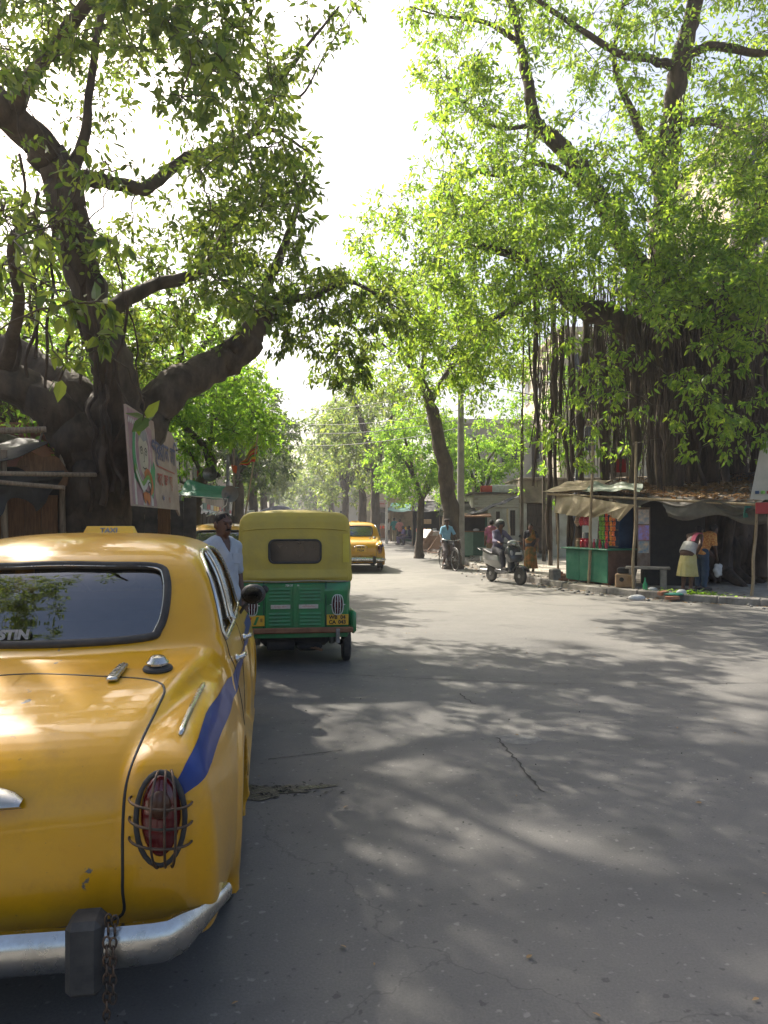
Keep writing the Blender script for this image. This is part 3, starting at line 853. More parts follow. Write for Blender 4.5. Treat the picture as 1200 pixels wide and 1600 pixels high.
def fill(tree, poly, D0, D1, n, rad, nt, nl, size, holes=(), rng=None, **kw):
    """clumps spread through the volume behind an outline, between two distances"""
    t, lo, hi = in_poly(poly); rng = rng or tree.rng; k = 0; tries = 0
    while k < n and tries < n * 60:
        tries += 1
        x, y = rng.uniform(lo[0], hi[0]), rng.uniform(lo[1], hi[1])
        if not t(x, y) or any(math.hypot((x-h[0])/h[2], (y-h[1])/h[3]) < 1 for h in holes): continue
        D = rng.uniform(D0, D1); tree.clump(P(x, y, D), rad * rng.uniform(.7, 1.3), nt, nl, size, **kw); k += 1
def L4(*pts):
    """(px, py, D, r) -> world limb"""
    return [(*P(x, y, D), r) for x, y, D, r in pts]

# --- the big tree leaning over the taxis on the left
tl = Tree('banyan_tree', 'big old tree with thick forked limbs leaning over the near taxi on the left', G(140, 10.4, PZ), 3)
tl.limb([(*G(135, 10.4, -.05), .85), (*G(140, 10.4, .25), .66), (*G(148, 10.4, .9), .55), *L4((150, 800, 10.4, .50), (150, 740, 10.4, .50), (160, 690, 10.4, .46), (175, 640, 10.3, .34))], 22, .12)
tl.limb(L4((160, 720, 10.3, .36), (185, 620, 10.2, .30), (158, 530, 10.1, .26), (130, 430, 10.0, .24), (108, 340, 9.9, .25), (92, 270, 9.8, .23), (60, 222, 9.6, .22), (0, 165, 9.3, .20), (-90, 90, 9.0, .16), (-190, -40, 8.6, .11)), 16)
tl.limb(L4((150, 745, 10.3, .40), (105, 660, 10.1, .31), (40, 612, 9.9, .27), (-40, 570, 9.7, .24), (-150, 480, 9.4, .18), (-260, 330, 9.0, .10)), 16)
tl.limb(L4((160, 690, 10.3, .34), (110, 610, 10.5, .23), (40, 560, 10.8, .2), (-40, 520, 11, .18), (-140, 400, 11.2, .12), (-180, 250, 11, .06)), 14)
tl.limb(L4((170, 735, 10.4, .40), (230, 650, 10.7, .31), (285, 600, 11.0, .26), (335, 575, 11.3, .255), (375, 545, 11.5, .25), (403, 508, 11.6, .19), (432, 470, 11.7, .10), (490, 462, 11.9, .06), (545, 440, 12.1, .04), (610, 475, 12.2, .02)), 16)
tl.limb(L4((395, 520, 11.6, .12), (420, 440, 11.9, .09), (450, 370, 12.1, .07), (470, 300, 12.3, .04), (480, 250, 12.4, .02)), 8)
tl.limb(L4((100, 290, 9.9, .16), (135, 278, 10.0, .115), (180, 288, 10.3, .10), (232, 292, 10.6, .095), (285, 250, 10.9, .085), (340, 232, 11.1, .07), (392, 210, 11.3, .055), (430, 140, 11.5, .04), (470, 85, 11.7, .03), (530, 10, 12, .015)), 9)
tl.limb(L4((392, 210, 11.3, .04), (430, 205, 11.4, .035), (485, 240, 11.6, .012)), 6)
tl.limb(L4((430, 140, 11.5, .03), (470, 150, 11.6, .02), (510, 80, 11.8, .012), (560, 0, 12.2, .008)), 6)
tl.limb(L4((150, 500, 10.1, .13), (230, 452, 10.6, .10), (310, 425, 11, .09), (355, 365, 11.2, .075), (395, 315, 11.4, .06), (440, 260, 11.6, .03)), 8)
tl.limb(L4((100, 285, 9.9, .13), (130, 225, 9.8, .075), (138, 150, 9.7, .055), (150, 70, 9.6, .05), (168, -20, 9.5, .045), (200, -150, 9.2, .03)), 8)
tl.limb(L4((20, 175, 9.3, .12), (90, 60, 8.6, .08), (200, -60, 8.0, .06), (330, -120, 7.6, .04), (420, -160, 7.4, .02)), 8)
tl.limb(L4((0, 600, 9.9, .12), (30, 480, 9.0, .07), (20, 380, 8.4, .06), (60, 330, 8, .035)), 8)
tl.limb(L4((-150, 480, 9.4, .12), (-160, 300, 7.5, .09), (-120, 100, 5.5, .07), (0, -260, 4.0, .05), (100, -900, 2.5, .03)), 8)
hol = [(240, 225, 55, 50), (150, 230, 45, 50), (345, 150, 45, 45), (330, 310, 50, 30), (60, 130, 45, 40), (430, 330, 40, 60), (250, 360, 35, 30)]
fill(tl, [(-80, -200), (390, -200), (425, 0), (455, 90), (440, 190), (470, 250), (500, 300), (480, 400), (430, 470), (400, 520), (330, 560), (240, 590), (-80, 560)], 9.0, 13.5, 120, .5, 6, 56, .125, hol)
fill(tl, [(150, -120), (380, -120), (410, 20), (390, 130), (300, 170), (190, 120)], 6.0, 8.0, 34, .42, 6, 62, .125)
fill(tl, [(-60, -120), (120, -120), (110, 120), (-60, 150)], 6.5, 9.0, 22, .45, 6, 54, .125)
fill(tl, [(300, 120), (440, 90), (490, 280), (440, 420), (330, 420)], 8.0, 12.5, 56, .42, 5, 54, .125)
fill(tl, [(150, 350), (420, 350), (400, 500), (200, 600), (120, 560)], 10.6, 14.5, 80, .5, 6, 70, .13)
fill(tl, [(435, 440), (520, 415), (590, 425), (640, 480), (625, 550), (560, 600), (500, 605), (445, 560)], 10.8, 13.0, 62, .36, 6, 60, .12, droop=.9)
fill(tl, [(-40, 400), (80, 400), (200, 480), (190, 570), (100, 600), (-40, 580)], 5.2, 6.6, 10, .22, 4, 16, .14, droop=1.0)
fill(tl, [(-40, 230), (60, 200), (200, 260), (200, 400), (-40, 420)], 6.2, 8.2, 14, .3, 5, 24, .135, droop=.8)
fill(tl, [(-200, -330), (560, -330), (520, -120), (-200, -150)], 7.0, 13.0, 120, .7, 6, 66, .15)
for i in range(210):    # crown reaching back over the near taxi
    tl.clump((tl.rng.uniform(-6.0, -2.75), tl.rng.uniform(-2.2, 2.8), tl.rng.uniform(5.6, 9.5)), .55, 6, 56, .14)
for dx_, dz_ in ((0, 0), (.03, -.03), (-.05, -.02)): tl.clump(P(228, 655, 8.2) + (dx_, 0, dz_), .07, 1, 2, .22, droop=.2)
fill(tl, [(300, 200), (460, 220), (480, 420), (400, 500), (320, 460)], 7.6, 10.5, 34, .42, 5, 56, .125)
for i in range(34):   # added leaf clumps that keep the road beside the near taxi in broken shade
    g0 = np.array((tl.rng.uniform(-.5, 1.6), tl.rng.uniform(1.6, 5.0), 0)); tl.clump(g0 + np.array(SUNV) * tl.rng.uniform(11, 16.5), .42, 5, 44, .13)
k_ = 0
while k_ < 165:        # added shade layer, mostly above the picture, that breaks the sun over the road
    g0 = np.array((tl.rng.uniform(-1.2, 5.5), tl.rng.uniform(1.2, 9.5), 0)); c_ = g0 + np.array(SUNV) * tl.rng.uniform(15, 23); qx, qy = 600 + c_[0] / c_[1] * FPX, HZ - (c_[2] - CAMH) / c_[1] * FPX
    if qy > -15 and not (qx < 300 and qy < 120): continue
    tl.clump(c_, .6, 6, 58, .15); k_ += 1
tl.grow(.018)
tl.build(M_LEAF_L, 300)
def hang(tree, p0, z1, r, n=7, name='aerial_root', m=None, sway=.05, sides=5, lab=None):
    q = np.array([np.array(p0) + (np.array((0, 0, z1 - p0[2])) * t) for t in np.linspace(0, 1, n)])
    q[1:, :2] += np.cumsum(tree.rng.normal(0, sway, (n - 1, 2)), 0)
    mb = MB().tube(q - tree.base, r * np.linspace(1, .3, n) * tree.rng.uniform(.8, 1.2, n), sides)
    return mb.obj(name, m or M_BARK2, tree.root, smooth=60)
for x0, y0, x1, y1, r in [(150, 540, 175, 770, .035), (172, 560, 160, 790, .05), (165, 600, 190, 780, .025), (120, 300, 150, 620, .03), (110, 330, 125, 600, .02), (60, 300, 45, 600, .025), (30, 350, 20, 620, .03), (85, 320, 70, 640, .02), (140, 420, 60, 700, .015), (180, 400, 230, 640, .012), (30, 240, 55, 560, .02), (200, 460, 175, 700, .02), (150, 620, 140, 800, .03)]:
    D = 9.75; a, b = P(x0, y0, D), P(x1, y1, D); q = np.array([a + (b - a) * t for t in np.linspace(0, 1, 8)]); q[1:-1] += tl.rng.normal(0, .05, (6, 3))
    MB().tube(curve(q, 3) - tl.base, r, 6).obj('aerial_root', M_BARK2, tl.root, smooth=60)
# buttress roots at its foot
for k in range(9):
    a = k / 9 * 2 * PI + .3; q = [(0, 0, .9), (.45*math.cos(a), .45*math.sin(a), .5), (.8*math.cos(a), .8*math.sin(a), .15), (1.25*math.cos(a+.15), 1.25*math.sin(a+.15), 0.0)]
    MB().tube(curve(q, 5), np.linspace(.3, .05, 16), 8).obj('root', M_BARK, tl.root, smooth=60)

# --- the banyan with its curtain of roots on the right
tr = Tree('banyan_tree', 'huge banyan with a dark curtain of hanging roots behind the tarpaulin stall', G(1120, 19.0, PZ), 5, bark=M_BARK2)
tr.limb([(*G(1130, 19, -.05), 1.5), (*G(1125, 19, .4), 1.15), (*G(1120, 19, 1.4), .95), *L4((1110, 740, 19, .85), (1095, 640, 19, .8), (1080, 560, 19, .7), (1060, 480, 19, .5))], 26, .2)
tr.limb(L4((1075, 600, 19, .45), (1010, 530, 18.6, .34), (955, 498, 18.3, .30), (905, 475, 18, .26), (860, 440, 17.7, .20), (825, 408, 17.5, .15), (780, 392, 17.2, .10), (720, 375, 17, .05)), 14)
tr.limb(L4((1060, 520, 19, .42), (1000, 430, 18.5, .30), (955, 340, 18.2, .24), (905, 262, 18, .23), (868, 222, 17.8, .20), (838, 192, 17.6, .16), (825, 130, 17.4, .12), (812, 60, 17.2, .10), (795, -10, 17, .08), (770, -120, 16.5, .05)), 14)
tr.limb(L4((838, 192, 17.6, .07), (790, 200, 17.4, .05), (740, 180, 17.2, .04), (700, 130, 17, .02)), 7)
tr.limb(L4((815, 70, 17.2, .07), (760, 35, 17, .05), (690, 25, 16.8, .03), (640, 10, 16.5, .015)), 7)
tr.limb(L4((1060, 500, 19, .45), (1035, 400, 18.5, .32), (1040, 300, 18, .28), (1050, 200, 17.6, .25), (1062, 100, 17.2, .22), (1080, 20, 17, .18), (1105, -90, 16.5, .12)), 14)
tr.limb(L4((1060, 105, 17.2, .12), (1010, 92, 17, .09), (970, 85, 16.9, .08), (910, 48, 16.7, .065), (840, 0, 16.4, .05), (780, -60, 16, .03)), 8)
tr.limb(L4((1062, 95, 17.2, .12), (1110, 72, 17.2, .10), (1170, 80, 17.3, .09), (1260, 90, 17.4, .05)), 8)
tr.limb(L4((960, 345, 18.2, .10), (900, 285, 17.5, .075), (840, 255, 17.2, .06), (780, 275, 17, .04), (720, 260, 16.8, .02)), 8)
tr.limb(L4((1100, 560, 19, .4), (1150, 420, 18.6, .3), (1200, 300, 18.3, .25), (1270, 180, 18, .18)), 12)
tr.limb(L4((1040, 300, 18, .13), (990, 180, 17.6, .09), (960, 100, 17.3, .06), (975, 0, 17, .03)), 8)
tr.limb(L4((860, 440, 17.7, .1), (800, 480, 17.4, .07), (750, 520, 17.2, .05), (700, 560, 17, .03)), 8)
tr.limb(L4((1050, 200, 17.6, .12), (1110, 190, 16.5, .08), (1180, 230, 15.5, .05)), 8)
tr.limb(L4((1080, 560, 19, .3), (1090, 470, 17, .16), (1120, 480, 15, .1), (1170, 520, 13.6, .05)), 8)
hr = [(700, 215, 35, 50), (860, 130, 40, 30), (760, 310, 35, 25), (930, 190, 25, 30), (1130, 40, 35, 22), (880, 340, 25, 30)]
fill(tr, [(660, -160), (1330, -160), (1330, 420), (1200, 450), (900, 470), (760, 500), (690, 470), (640, 420), (655, 330), (690, 270), (665, 170), (640, 60)], 14.5, 21.5, 430, .72, 7, 90, .145, hr)
fill(tr, [(690, 300), (900, 300), (900, 470), (830, 560), (740, 600), (690, 540), (640, 440)], 15.5, 19.5, 130, .6, 7, 84, .135)
fill(tr, [(800, 230), (1180, 230), (1200, 470), (1060, 480), (860, 460)], 14.0, 17.5, 120, .6, 7, 84, .145)
fill(tr, [(560, 420), (640, 395), (720, 390), (770, 520), (720, 600), (640, 580), (590, 520)], 12.8, 16.5, 60, .5, 6, 70, .13)
fill(tr, [(660, 120), (760, 60), (800, 250), (740, 380), (670, 330)], 13, 17, 40, .55, 6, 70, .135)
fill(tr, [(840, 480), (1200, 500), (1200, 600), (1150, 720), (1080, 690), (1000, 730), (880, 720), (830, 640)], 13.4, 16.5, 44, .40, 5, 42, .14, droop=.9)
fill(tr, [(545, 350), (600, 300), (660, 260), (690, 420), (610, 440), (520, 425)], 15, 19, 36, .5, 5, 50, .13)
fill(tr, [(960, 420), (1210, 380), (1210, 560), (1100, 520), (1000, 500)], 13.2, 16, 46, .5, 7, 70, .15)
fill(tr, [(1120, 120), (1260, 100), (1260, 380), (1130, 360)], 14, 20, 60, .6, 6, 80, .14)
fill(tr, [(1060, 560), (1120, 540), (1210, 540), (1210, 720), (1150, 690), (1080, 720), (1050, 650)], 13.0, 15, 18, .36, 5, 38, .15, droop=.9)
fill(tr, [(900, 560), (980, 560), (970, 640), (900, 650)], 15, 17, 8, .36, 5, 40, .14, droop=.9)
fill(tr, [(640, -360), (1300, -360), (1300, -160), (640, -160)], 13, 21, 100, .9, 6, 80, .17)
tr.grow(.022)
tr.build(M_LEAF_R, 120)
rg = np.random.default_rng(21)
# slim hanging roots, roots grown into columns
for i in range(190):
    x = rg.choice([rg.uniform(940, 1200), rg.uniform(820, 960)], p=[.86, .14]); D = rg.uniform(15.6, 20.5) if x > 975 else rg.uniform(19.0, 21.5)
    y0 = rg.uniform(380, 560); y1 = rg.uniform(620, 745) if rg.random() < .75 else rg.uniform(480, 640)
    a = P(x, y0, D); hang(tr, a, max(P(x, y1, D)[2], .15), rg.choice([.008, .012, .018, .03]), 7, sway=.07)
for x, D, r, y0, y1 in [(832, 16.2, .085, 400, 760), (838, 16.5, .05, 200, 700), (826, 16.3, .045, 200, 720), (915, 17.2, .10, 470, 880), (935, 17.6, .13, 480, 900), (885, 17, .05, 450, 860), (985, 18, .11, 490, 900), (1012, 18.8, .2, 480, 900), (1045, 18, .24, 480, 900), (1165, 18.3, .28, 440, 900), (1195, 18, .16, 440, 900), (1140, 17.8, .10, 470, 900), (960, 19, .09, 480, 900), (900, 18.5, .06, 480, 880), (1027, 17.3, .06, 470, 900), (1080, 17.6, .07, 500, 800), (1185, 17, .06, 420, 900), (1105, 18.4, .3, 500, 900), (1066, 18.6, .26, 500, 905), (860, 17.2, .05, 440, 850), (870, 18, .07, 440, 860), (1215, 17.4, .2, 400, 900)]:
    if x < 975: D = D + 3.0
    a = P(x, y0, D); b = max(P(x, y1, D)[2], 0.1)
    q = np.array([a + np.array((0, 0, (b - a[2]) * t)) for t in np.linspace(0, 1, 9)]); q[1:, :2] += np.cumsum(rg.normal(0, .085, (8, 2)), 0)
    q = curve(q, 3); MB().tube(q - tr.base, r * rg.uniform(.8, 1.25, len(q)) * (np.linspace(1, .3, len(q)) if y1 < 800 else 1), 9).obj('aerial_root', M_BARK2, tr.root, smooth=70)
for k in range(14):
    a = PI + k / 14 * PI * 1.1 - .2; L_ = rg.uniform(1.4, 2.6); q = [(0, 0, 1.6), (.8*math.cos(a), .8*math.sin(a), .9), (L_*.6*math.cos(a), L_*.6*math.sin(a), .3), (L_*math.cos(a+.12), L_*math.sin(a+.12), 0.0)]
    MB().tube(curve(q, 5), np.linspace(.42, .06, 16), 8).obj('root', M_BARK2, tr.root, smooth=60)

# the curtain of fine roots between the columns
mbc_ = Soup()
for i in range(950):
    x = 1215 - 300 * rg.random() ** 1.4 if rg.random() < .93 else rg.uniform(835, 905); D = rg.uniform(16.6, 20.3) if x > 1000 else rg.uniform(19.2, 21.5)
    a = P(x, rg.uniform(400, 600), D); b = P(x, rg.uniform(640, 775), D)[2]; n_ = 7
    q = np.array([a + np.array((0, 0, (b - a[2]) * t)) for t in np.linspace(0, 1, n_)]); q[1:, :2] += np.cumsum(rg.normal(0, .06, (n_ - 1, 2)), 0)
    V, F = tube_arrays(q, rg.choice([.005, .008, .012, .02]) * np.linspace(1, .4, n_), 4); mbc_.add(V - tr.base, F)
V, F = mbc_.get(); link('root_curtain', npmesh('root_curtain', V, F, smooth=True), M_BARK2, tr.root, kind='stuff')
# --- other trees
def street_tree(label, px, D, h_fork, h_top, spread, seed, leaf_m, n=26, nl=70, size=.2, lean=(0, 0), r=.22, name='street_tree', group=None, cx=0, simple=True, z0=PZ, rad=None, squash=.8, parts=0):
    b = G(px, D, z0); t = Tree(name, label, b, seed, group=group); rg_ = t.rng
    top = np.array((b[0] + lean[0], b[1] + lean[1], h_fork))
    t.limb([(b[0], b[1], -.05, r * 1.5), (b[0], b[1], .4, r * 1.1), (b[0] + lean[0] * .3, b[1] + lean[1] * .3, h_fork * .5, r), (*top, r * .8)], 10, .12, 4)
    cc = top + np.array((cx, 0, (h_top - h_fork) * .5)); hh = (h_top - h_fork) * .62
    for k in range(5):
        a = k / 5 * 2 * PI + rg_.uniform(0, 1); e = cc + np.array((math.cos(a) * spread * .55, math.sin(a) * spread * .55, rg_.uniform(-.1, .6) * hh))
        m_ = (top + e) / 2 + np.array((0, 0, .15 * hh)) + rg_.normal(0, .15, 3)
        t.limb([(*top, r * .6), (*m_, r * .4), (*e, r * .15)], 7, .1, 4)
    for k in range(n):
        d = unit(rg_.normal(0, 1, 3)); q = rg_.uniform(.25, 1) ** .6
        t.clump(cc + d * q * np.array((spread, spread, hh)), (rad or spread * .34) * rg_.uniform(.7, 1.25), 6, nl, size, squash)
    t.grow(.03, simple=simple); return t.build(leaf_m, parts)
# slender leaning tree right of the road
ts = Tree('slender_tree', 'slender dark leaning tree beside the grey pole, right of the cyclist', G(706, 24.5, PZ), 8)
ts.limb([(*G(708, 24.5, -.05), .36), (*G(707, 24.5, .5), .29), *L4((702, 790, 24.5, .27), (694, 730, 24.4, .25), (684, 680, 24.2, .22), (670, 625, 24, .18), (655, 590, 23.7, .13), (630, 560, 23.4, .08), (600, 540, 23, .04))], 12)
ts.limb(L4((672, 632, 24, .12), (700, 580, 24, .09), (740, 540, 24, .06), (790, 510, 24, .03)), 8)
ts.limb(L4((660, 600, 23.8, .1), (665, 540, 23.5, .08), (680, 480, 23.3, .06), (700, 420, 23, .03)), 8)
fill(ts, [(520, 440), (600, 400), (700, 420), (800, 480), (820, 580), (740, 640), (690, 600), (640, 640), (560, 620), (520, 540)], 21, 26, 120, .85, 6, 80, .17)
ts.grow(.03, simple=True); ts.build(M_LEAF_R)
street_tree('bright green small tree with a low round crown behind the cyclist', 655, 31, 2.5, 6.2, 2.3, 31, M_LEAF_B, 110, 115, .16, r=.16, name='small_tree', lean=(.1, 0), rad=.62)
street_tree('bright green bushy tree right of the grey utility pole', 752, 33, 2.2, 5.8, 2.2, 32, M_LEAF_B, 80, 110, .16, r=.14, name='small_tree', rad=.6)
far = [  # label bits, px, D, fork, top, spread, seed, mat
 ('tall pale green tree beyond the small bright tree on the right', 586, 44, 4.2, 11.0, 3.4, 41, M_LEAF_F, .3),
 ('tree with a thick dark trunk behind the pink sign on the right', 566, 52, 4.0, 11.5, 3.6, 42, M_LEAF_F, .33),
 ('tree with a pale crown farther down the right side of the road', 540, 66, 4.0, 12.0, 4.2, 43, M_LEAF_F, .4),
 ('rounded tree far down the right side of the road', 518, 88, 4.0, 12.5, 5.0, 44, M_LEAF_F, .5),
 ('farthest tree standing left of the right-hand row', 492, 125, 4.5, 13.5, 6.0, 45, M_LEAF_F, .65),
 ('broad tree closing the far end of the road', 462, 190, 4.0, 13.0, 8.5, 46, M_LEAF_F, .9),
 ('leafy tree with sunlit leaves behind the billboard on the left', 255, 18.5, 3.6, 7.6, 2.6, 51, M_LEAF_B, .17),
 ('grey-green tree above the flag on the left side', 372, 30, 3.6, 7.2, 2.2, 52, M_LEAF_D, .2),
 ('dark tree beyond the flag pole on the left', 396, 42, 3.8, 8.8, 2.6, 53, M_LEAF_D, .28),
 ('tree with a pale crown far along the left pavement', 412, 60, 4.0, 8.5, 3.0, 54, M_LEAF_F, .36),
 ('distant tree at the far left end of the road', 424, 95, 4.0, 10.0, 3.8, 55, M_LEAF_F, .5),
]
for lab, px, D, hf, ht, sp, sd, lm, sz in far:
    street_tree(lab, px, D, hf, ht, sp, sd, lm, 62 if D < 80 else 50, 100, sz, r=.2 + D * .002)
# forked young tree left, in front of the shops
ty = Tree('young_tree', 'dark forked young tree between the billboard and the flag on the left', G(300, 16.5, PZ), 61)
ty.limb([(*G(302, 16.5, 0), .17), *L4((304, 812, 16.5, .14), (308, 775, 16.5, .125), (318, 745, 16.5, .115), (332, 725, 16.5, .10), (322, 700, 16.5, .085), (300, 678, 16.4, .07), (280, 655, 16.3, .05), (262, 600, 16.2, .03))], 10)
ty.limb(L4((330, 728, 16.5, .08), (322, 705, 16.6, .07), (330, 690, 16.7, .05), (360, 675, 16.8, .04), (405, 666, 17, .02)), 8)
ty.limb(L4((310, 770, 16.5, .07), (295, 760, 16.4, .05), (282, 752, 16.3, .03)), 6)
ty.limb(L4((318, 745, 16.5, .06), (300, 712, 16.4, .04), (285, 700, 16.3, .03)), 6)
ty.limb(L4((325, 700, 16.6, .06), (340, 640, 16.6, .05), (370, 590, 16.7, .03)), 6)
fill(ty, [(240, 560), (330, 560), (420, 580), (445, 640), (430, 690), (380, 690), (340, 670), (290, 680), (260, 640)], 15, 18.5, 110, .5, 6, 70, .14)
ty.grow(.02); ty.build(M_LEAF_B)
# tall trees standing behind the left shops
street_tree('tall leafy tree behind the tarpaulin stall at far left', 20, 15.5, 3.4, 7.4, 2.7, 62, M_LEAF_B, 70, 100, .16)
street_tree('leafy tree behind the left shops, left of the billboard tree', 175, 21, 3.5, 8.4, 2.9, 63, M_LEAF_B, 70, 100, .17)
street_tree('thicket tree left of the far-left stall', -140, 13, 3.0, 7.5, 2.6, 64, M_LEAF_L, 60, 100, .16)
# shrubs and creepers above the boundary wall on the right
def shrub(label, px, py, D, rx, rz, seed, n=16, lm=None, size=.15):
    c = P(px, py, D); b = np.array((c[0], c[1], PZ)); t = Tree('shrub', label, b, seed, cat='shrub')
    t.limb([(*b, .08), (*(b + (c - b) * .5), .06), (*c, .04)], 6, .1, 4)
    for k in range(n):
        d = unit(t.rng.normal(0, 1, 3)) * t.rng.uniform(.3, 1); t.clump(c + d * np.array((rx, rx * .7, rz)), rx * .38, 5, 60, size)
    t.grow(.02, simple=True); t.build(lm or M_LEAF_B)
shrub('green creeper bush hanging over the boundary wall behind the blue-grey pole', 860, 690, 24.5, 1.3, 1.3, 71)
shrub('sunlit bush behind the red sign above the stall', 985, 690, 24.5, 1.5, 1.4, 72)
shrub('leafy bush left of the hanging roots above the white house', 815, 640, 27, 1.5, 1.7, 73, 20)
shrub('tall bush between the banyan roots and the apartment block', 905, 610, 25, 1.5, 1.8, 74, 20)
shrub('bush behind the banyan trunk at the right edge', 1180, 650, 25, 2.0, 2.4, 75, 24)
shrub('tall leafy bush left of the apartment block, behind the hanging roots', 850, 560, 27, 1.9, 2.2, 77, 26)
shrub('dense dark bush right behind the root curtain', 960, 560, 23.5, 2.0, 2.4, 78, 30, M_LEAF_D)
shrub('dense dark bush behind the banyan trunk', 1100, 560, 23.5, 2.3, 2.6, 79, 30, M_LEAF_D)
shrub('shaded bush behind the banyan roots', 1060, 640, 25, 2.0, 2.2, 76, 22)
# ------------------------------------------------------------------ yellow taxi (rounded 1950s-type saloon)
# local frame: x to the right, y forward, z up; y = 0 at the back of the rear bumper
def taxi_paint():
    m, N, L, out = _nodes('taxi_yellow')
    b = N.new('ShaderNodeBsdfPrincipled'); b.inputs['Roughness'].default_value = 0.3
    b.inputs['Coat Weight'].default_value = 0.5; b.inputs['Specular IOR Level'].default_value = 0.35; b.inputs['Coat Roughness'].default_value = 0.05
    tc = N.new('ShaderNodeTexCoord'); src = tc.outputs['Object']
    def noise(scale, detail=6, rough=0.6):
        n = N.new('ShaderNodeTexNoise'); n.inputs['Scale'].default_value = scale; n.inputs['Detail'].default_value = detail
        n.inputs['Roughness'].default_value = rough; L.new(src, n.inputs['Vector']); return n
    def rng(a, lo, hi, o0=0.0, o1=1.0):
        r = N.new('ShaderNodeMapRange'); r.inputs[1].default_value = lo; r.inputs[2].default_value = hi
        r.inputs[3].default_value = o0; r.inputs[4].default_value = o1; L.new(a, r.inputs[0]); return r.outputs[0]
    def mix(f, c1, c2):
        x = N.new('ShaderNodeMix'); x.data_type = 'RGBA'; L.new(f, x.inputs[0])
        for i, c in ((6, c1), (7, c2)):
            if isinstance(c, tuple): x.inputs[i].default_value = (*c, 1)
            else: L.new(c, x.inputs[i])
        return x.outputs[2]
    a = noise(1.8, 5, .6); f = noise(14, 6, .7)
    c = mix(rng(a.outputs[0], .35, .7), (0.57, 0.278, 0.003), (0.63, 0.335, 0.006))
    c = mix(rng(f.outputs[0], .55, .8, 0, .45), c, (0.42, 0.18, 0.010))
    dz = noise(2.6, 8, .75); c = mix(rng(dz.outputs[0], .52, .75, 0, .35), c, (0.52, 0.33, 0.09))
    sk = noise(55, 3, .6); c = mix(rng(sk.outputs[0], .70, .74, 0, .5), c, (0.20, 0.10, 0.03))
    # chips down to grey primer, at dents on the boot and the wing
    dist = noise(38, 4, .6)
    sc_ = N.new('ShaderNodeVectorMath'); sc_.operation = 'SCALE'; sc_.inputs['Scale'].default_value = .065
    L.new(dist.outputs['Color'], sc_.inputs[0]); wp = N.new('ShaderNodeVectorMath'); wp.operation = 'ADD'; L.new(src, wp.inputs[0]); L.new(sc_.outputs[0], wp.inputs[1])
    fac = None
    for (x, y, z, r) in [(.395, .14, .54, .024), (.405, .15, .58, .015), (.125, .14, .66, .013), (-.02, .15, .53, .016), (.695, .20, .66, .022), (.70, .21, .64, .010), (.665, .19, .60, .009), (.10, .56, 1.01, .014), (.07, .66, 1.02, .014), (.62, .19, .53, .009)]:
        s_ = N.new('ShaderNodeVectorMath'); s_.operation = 'DISTANCE'; s_.inputs[1].default_value = (x + .032, y + .032, z + .032); L.new(wp.outputs[0], s_.inputs[0])
        o = rng(s_.outputs['Value'], r * .9, r * 1.1, 1, 0)
        if fac is None: fac = o
        else:
            mm = N.new('ShaderNodeMath'); mm.operation = 'MAXIMUM'; L.new(fac, mm.inputs[0]); L.new(o, mm.inputs[1]); fac = mm.outputs[0]
    c = mix(fac, c, (0.11, 0.115, 0.12))
    ch = noise(6.5, 3, .45); c = mix(rng(ch.outputs[0], .735, .745, 0, .9), c, (0.16, 0.12, 0.09))
    gr = noise(3.4, 9, .8); c = mix(rng(gr.outputs[0], .50, .72, 0, .40), c, (0.30, 0.165, 0.025))
    # road dirt low down
    sep = N.new('ShaderNodeSeparateXYZ'); L.new(src, sep.inputs[0]); g = noise(5, 6, .7)
    mm = N.new('ShaderNodeMath'); mm.operation = 'MULTIPLY'; L.new(rng(sep.outputs[2], .62, .32), mm.inputs[0]); L.new(rng(g.outputs[0], .35, .7, 0, .75), mm.inputs[1])
    c = mix(mm.outputs[0], c, (0.20, 0.12, 0.035))
    L.new(c, b.inputs['Base Color'])
    wv = noise(3.2, 2, .4); bp = N.new('ShaderNodeBump'); bp.inputs['Strength'].default_value = .2; bp.inputs['Distance'].default_value = .035
    L.new(wv.outputs[0], bp.inputs['Height']); L.new(bp.outputs[0], b.inputs['Coat Normal']); L.new(bp.outputs[0], b.inputs['Normal'])
    L.new(b.outputs[0], out.inputs[0]); return m
M_TAXI = taxi_paint()
M_BLUE = mat('blue_stripe', (0.010, 0.028, 0.15), (0.016, 0.042, 0.20), 9, .42, coat=.12, spec=.3)
M_SIGNY = mat('taxi_sign_yellow', (0.75, 0.48, 0.05), (0.66, 0.40, 0.05), 9, .4)
pA = Poly2([(.25, .29), (.18, .37), (.145, .50), (.14, .62), (.155, .75), (.205, .855), (.31, .94), (.46, .995), (.70, 1.035), (.95, 1.06), (1.2, 1.075), (1.7, 1.075), (2.4, 1.07), (3.0, 1.065), (3.4, 1.045), (3.75, 1.0), (4.0, .93), (4.14, .82), (4.18, .62), (4.15, .42), (3.9, .33), (3.0, .27), (1.5, .27), (.6, .29)], 4)
pB = Poly2([(.27, .29), (.20, .37), (.17, .50), (.165, .62), (.175, .75), (.20, .86), (.28, .92), (.45, .965), (.8, 1.005), (1.2, 1.03), (1.55, 1.03), (1.75, .95), (1.82, .65), (1.75, .32), (1.2, .28), (.6, .29)], 4)
rB = Poly2([(.53, .28), (.53, .60), (.545, .86), (.58, .95), (.64, .995), (.70, .985), (.755, .92), (.80, .80), (.828, .64), (.835, .48), (.825, .36), (.80, .29), (.66, .27)], 4)
pC = Poly2([(2.75, .3), (2.72, .7), (2.8, .98), (3.1, 1.04), (3.5, 1.03), (3.85, .985), (4.08, .90), (4.19, .78), (4.225, .62), (4.19, .44), (4.05, .33), (3.4, .28)], 4)
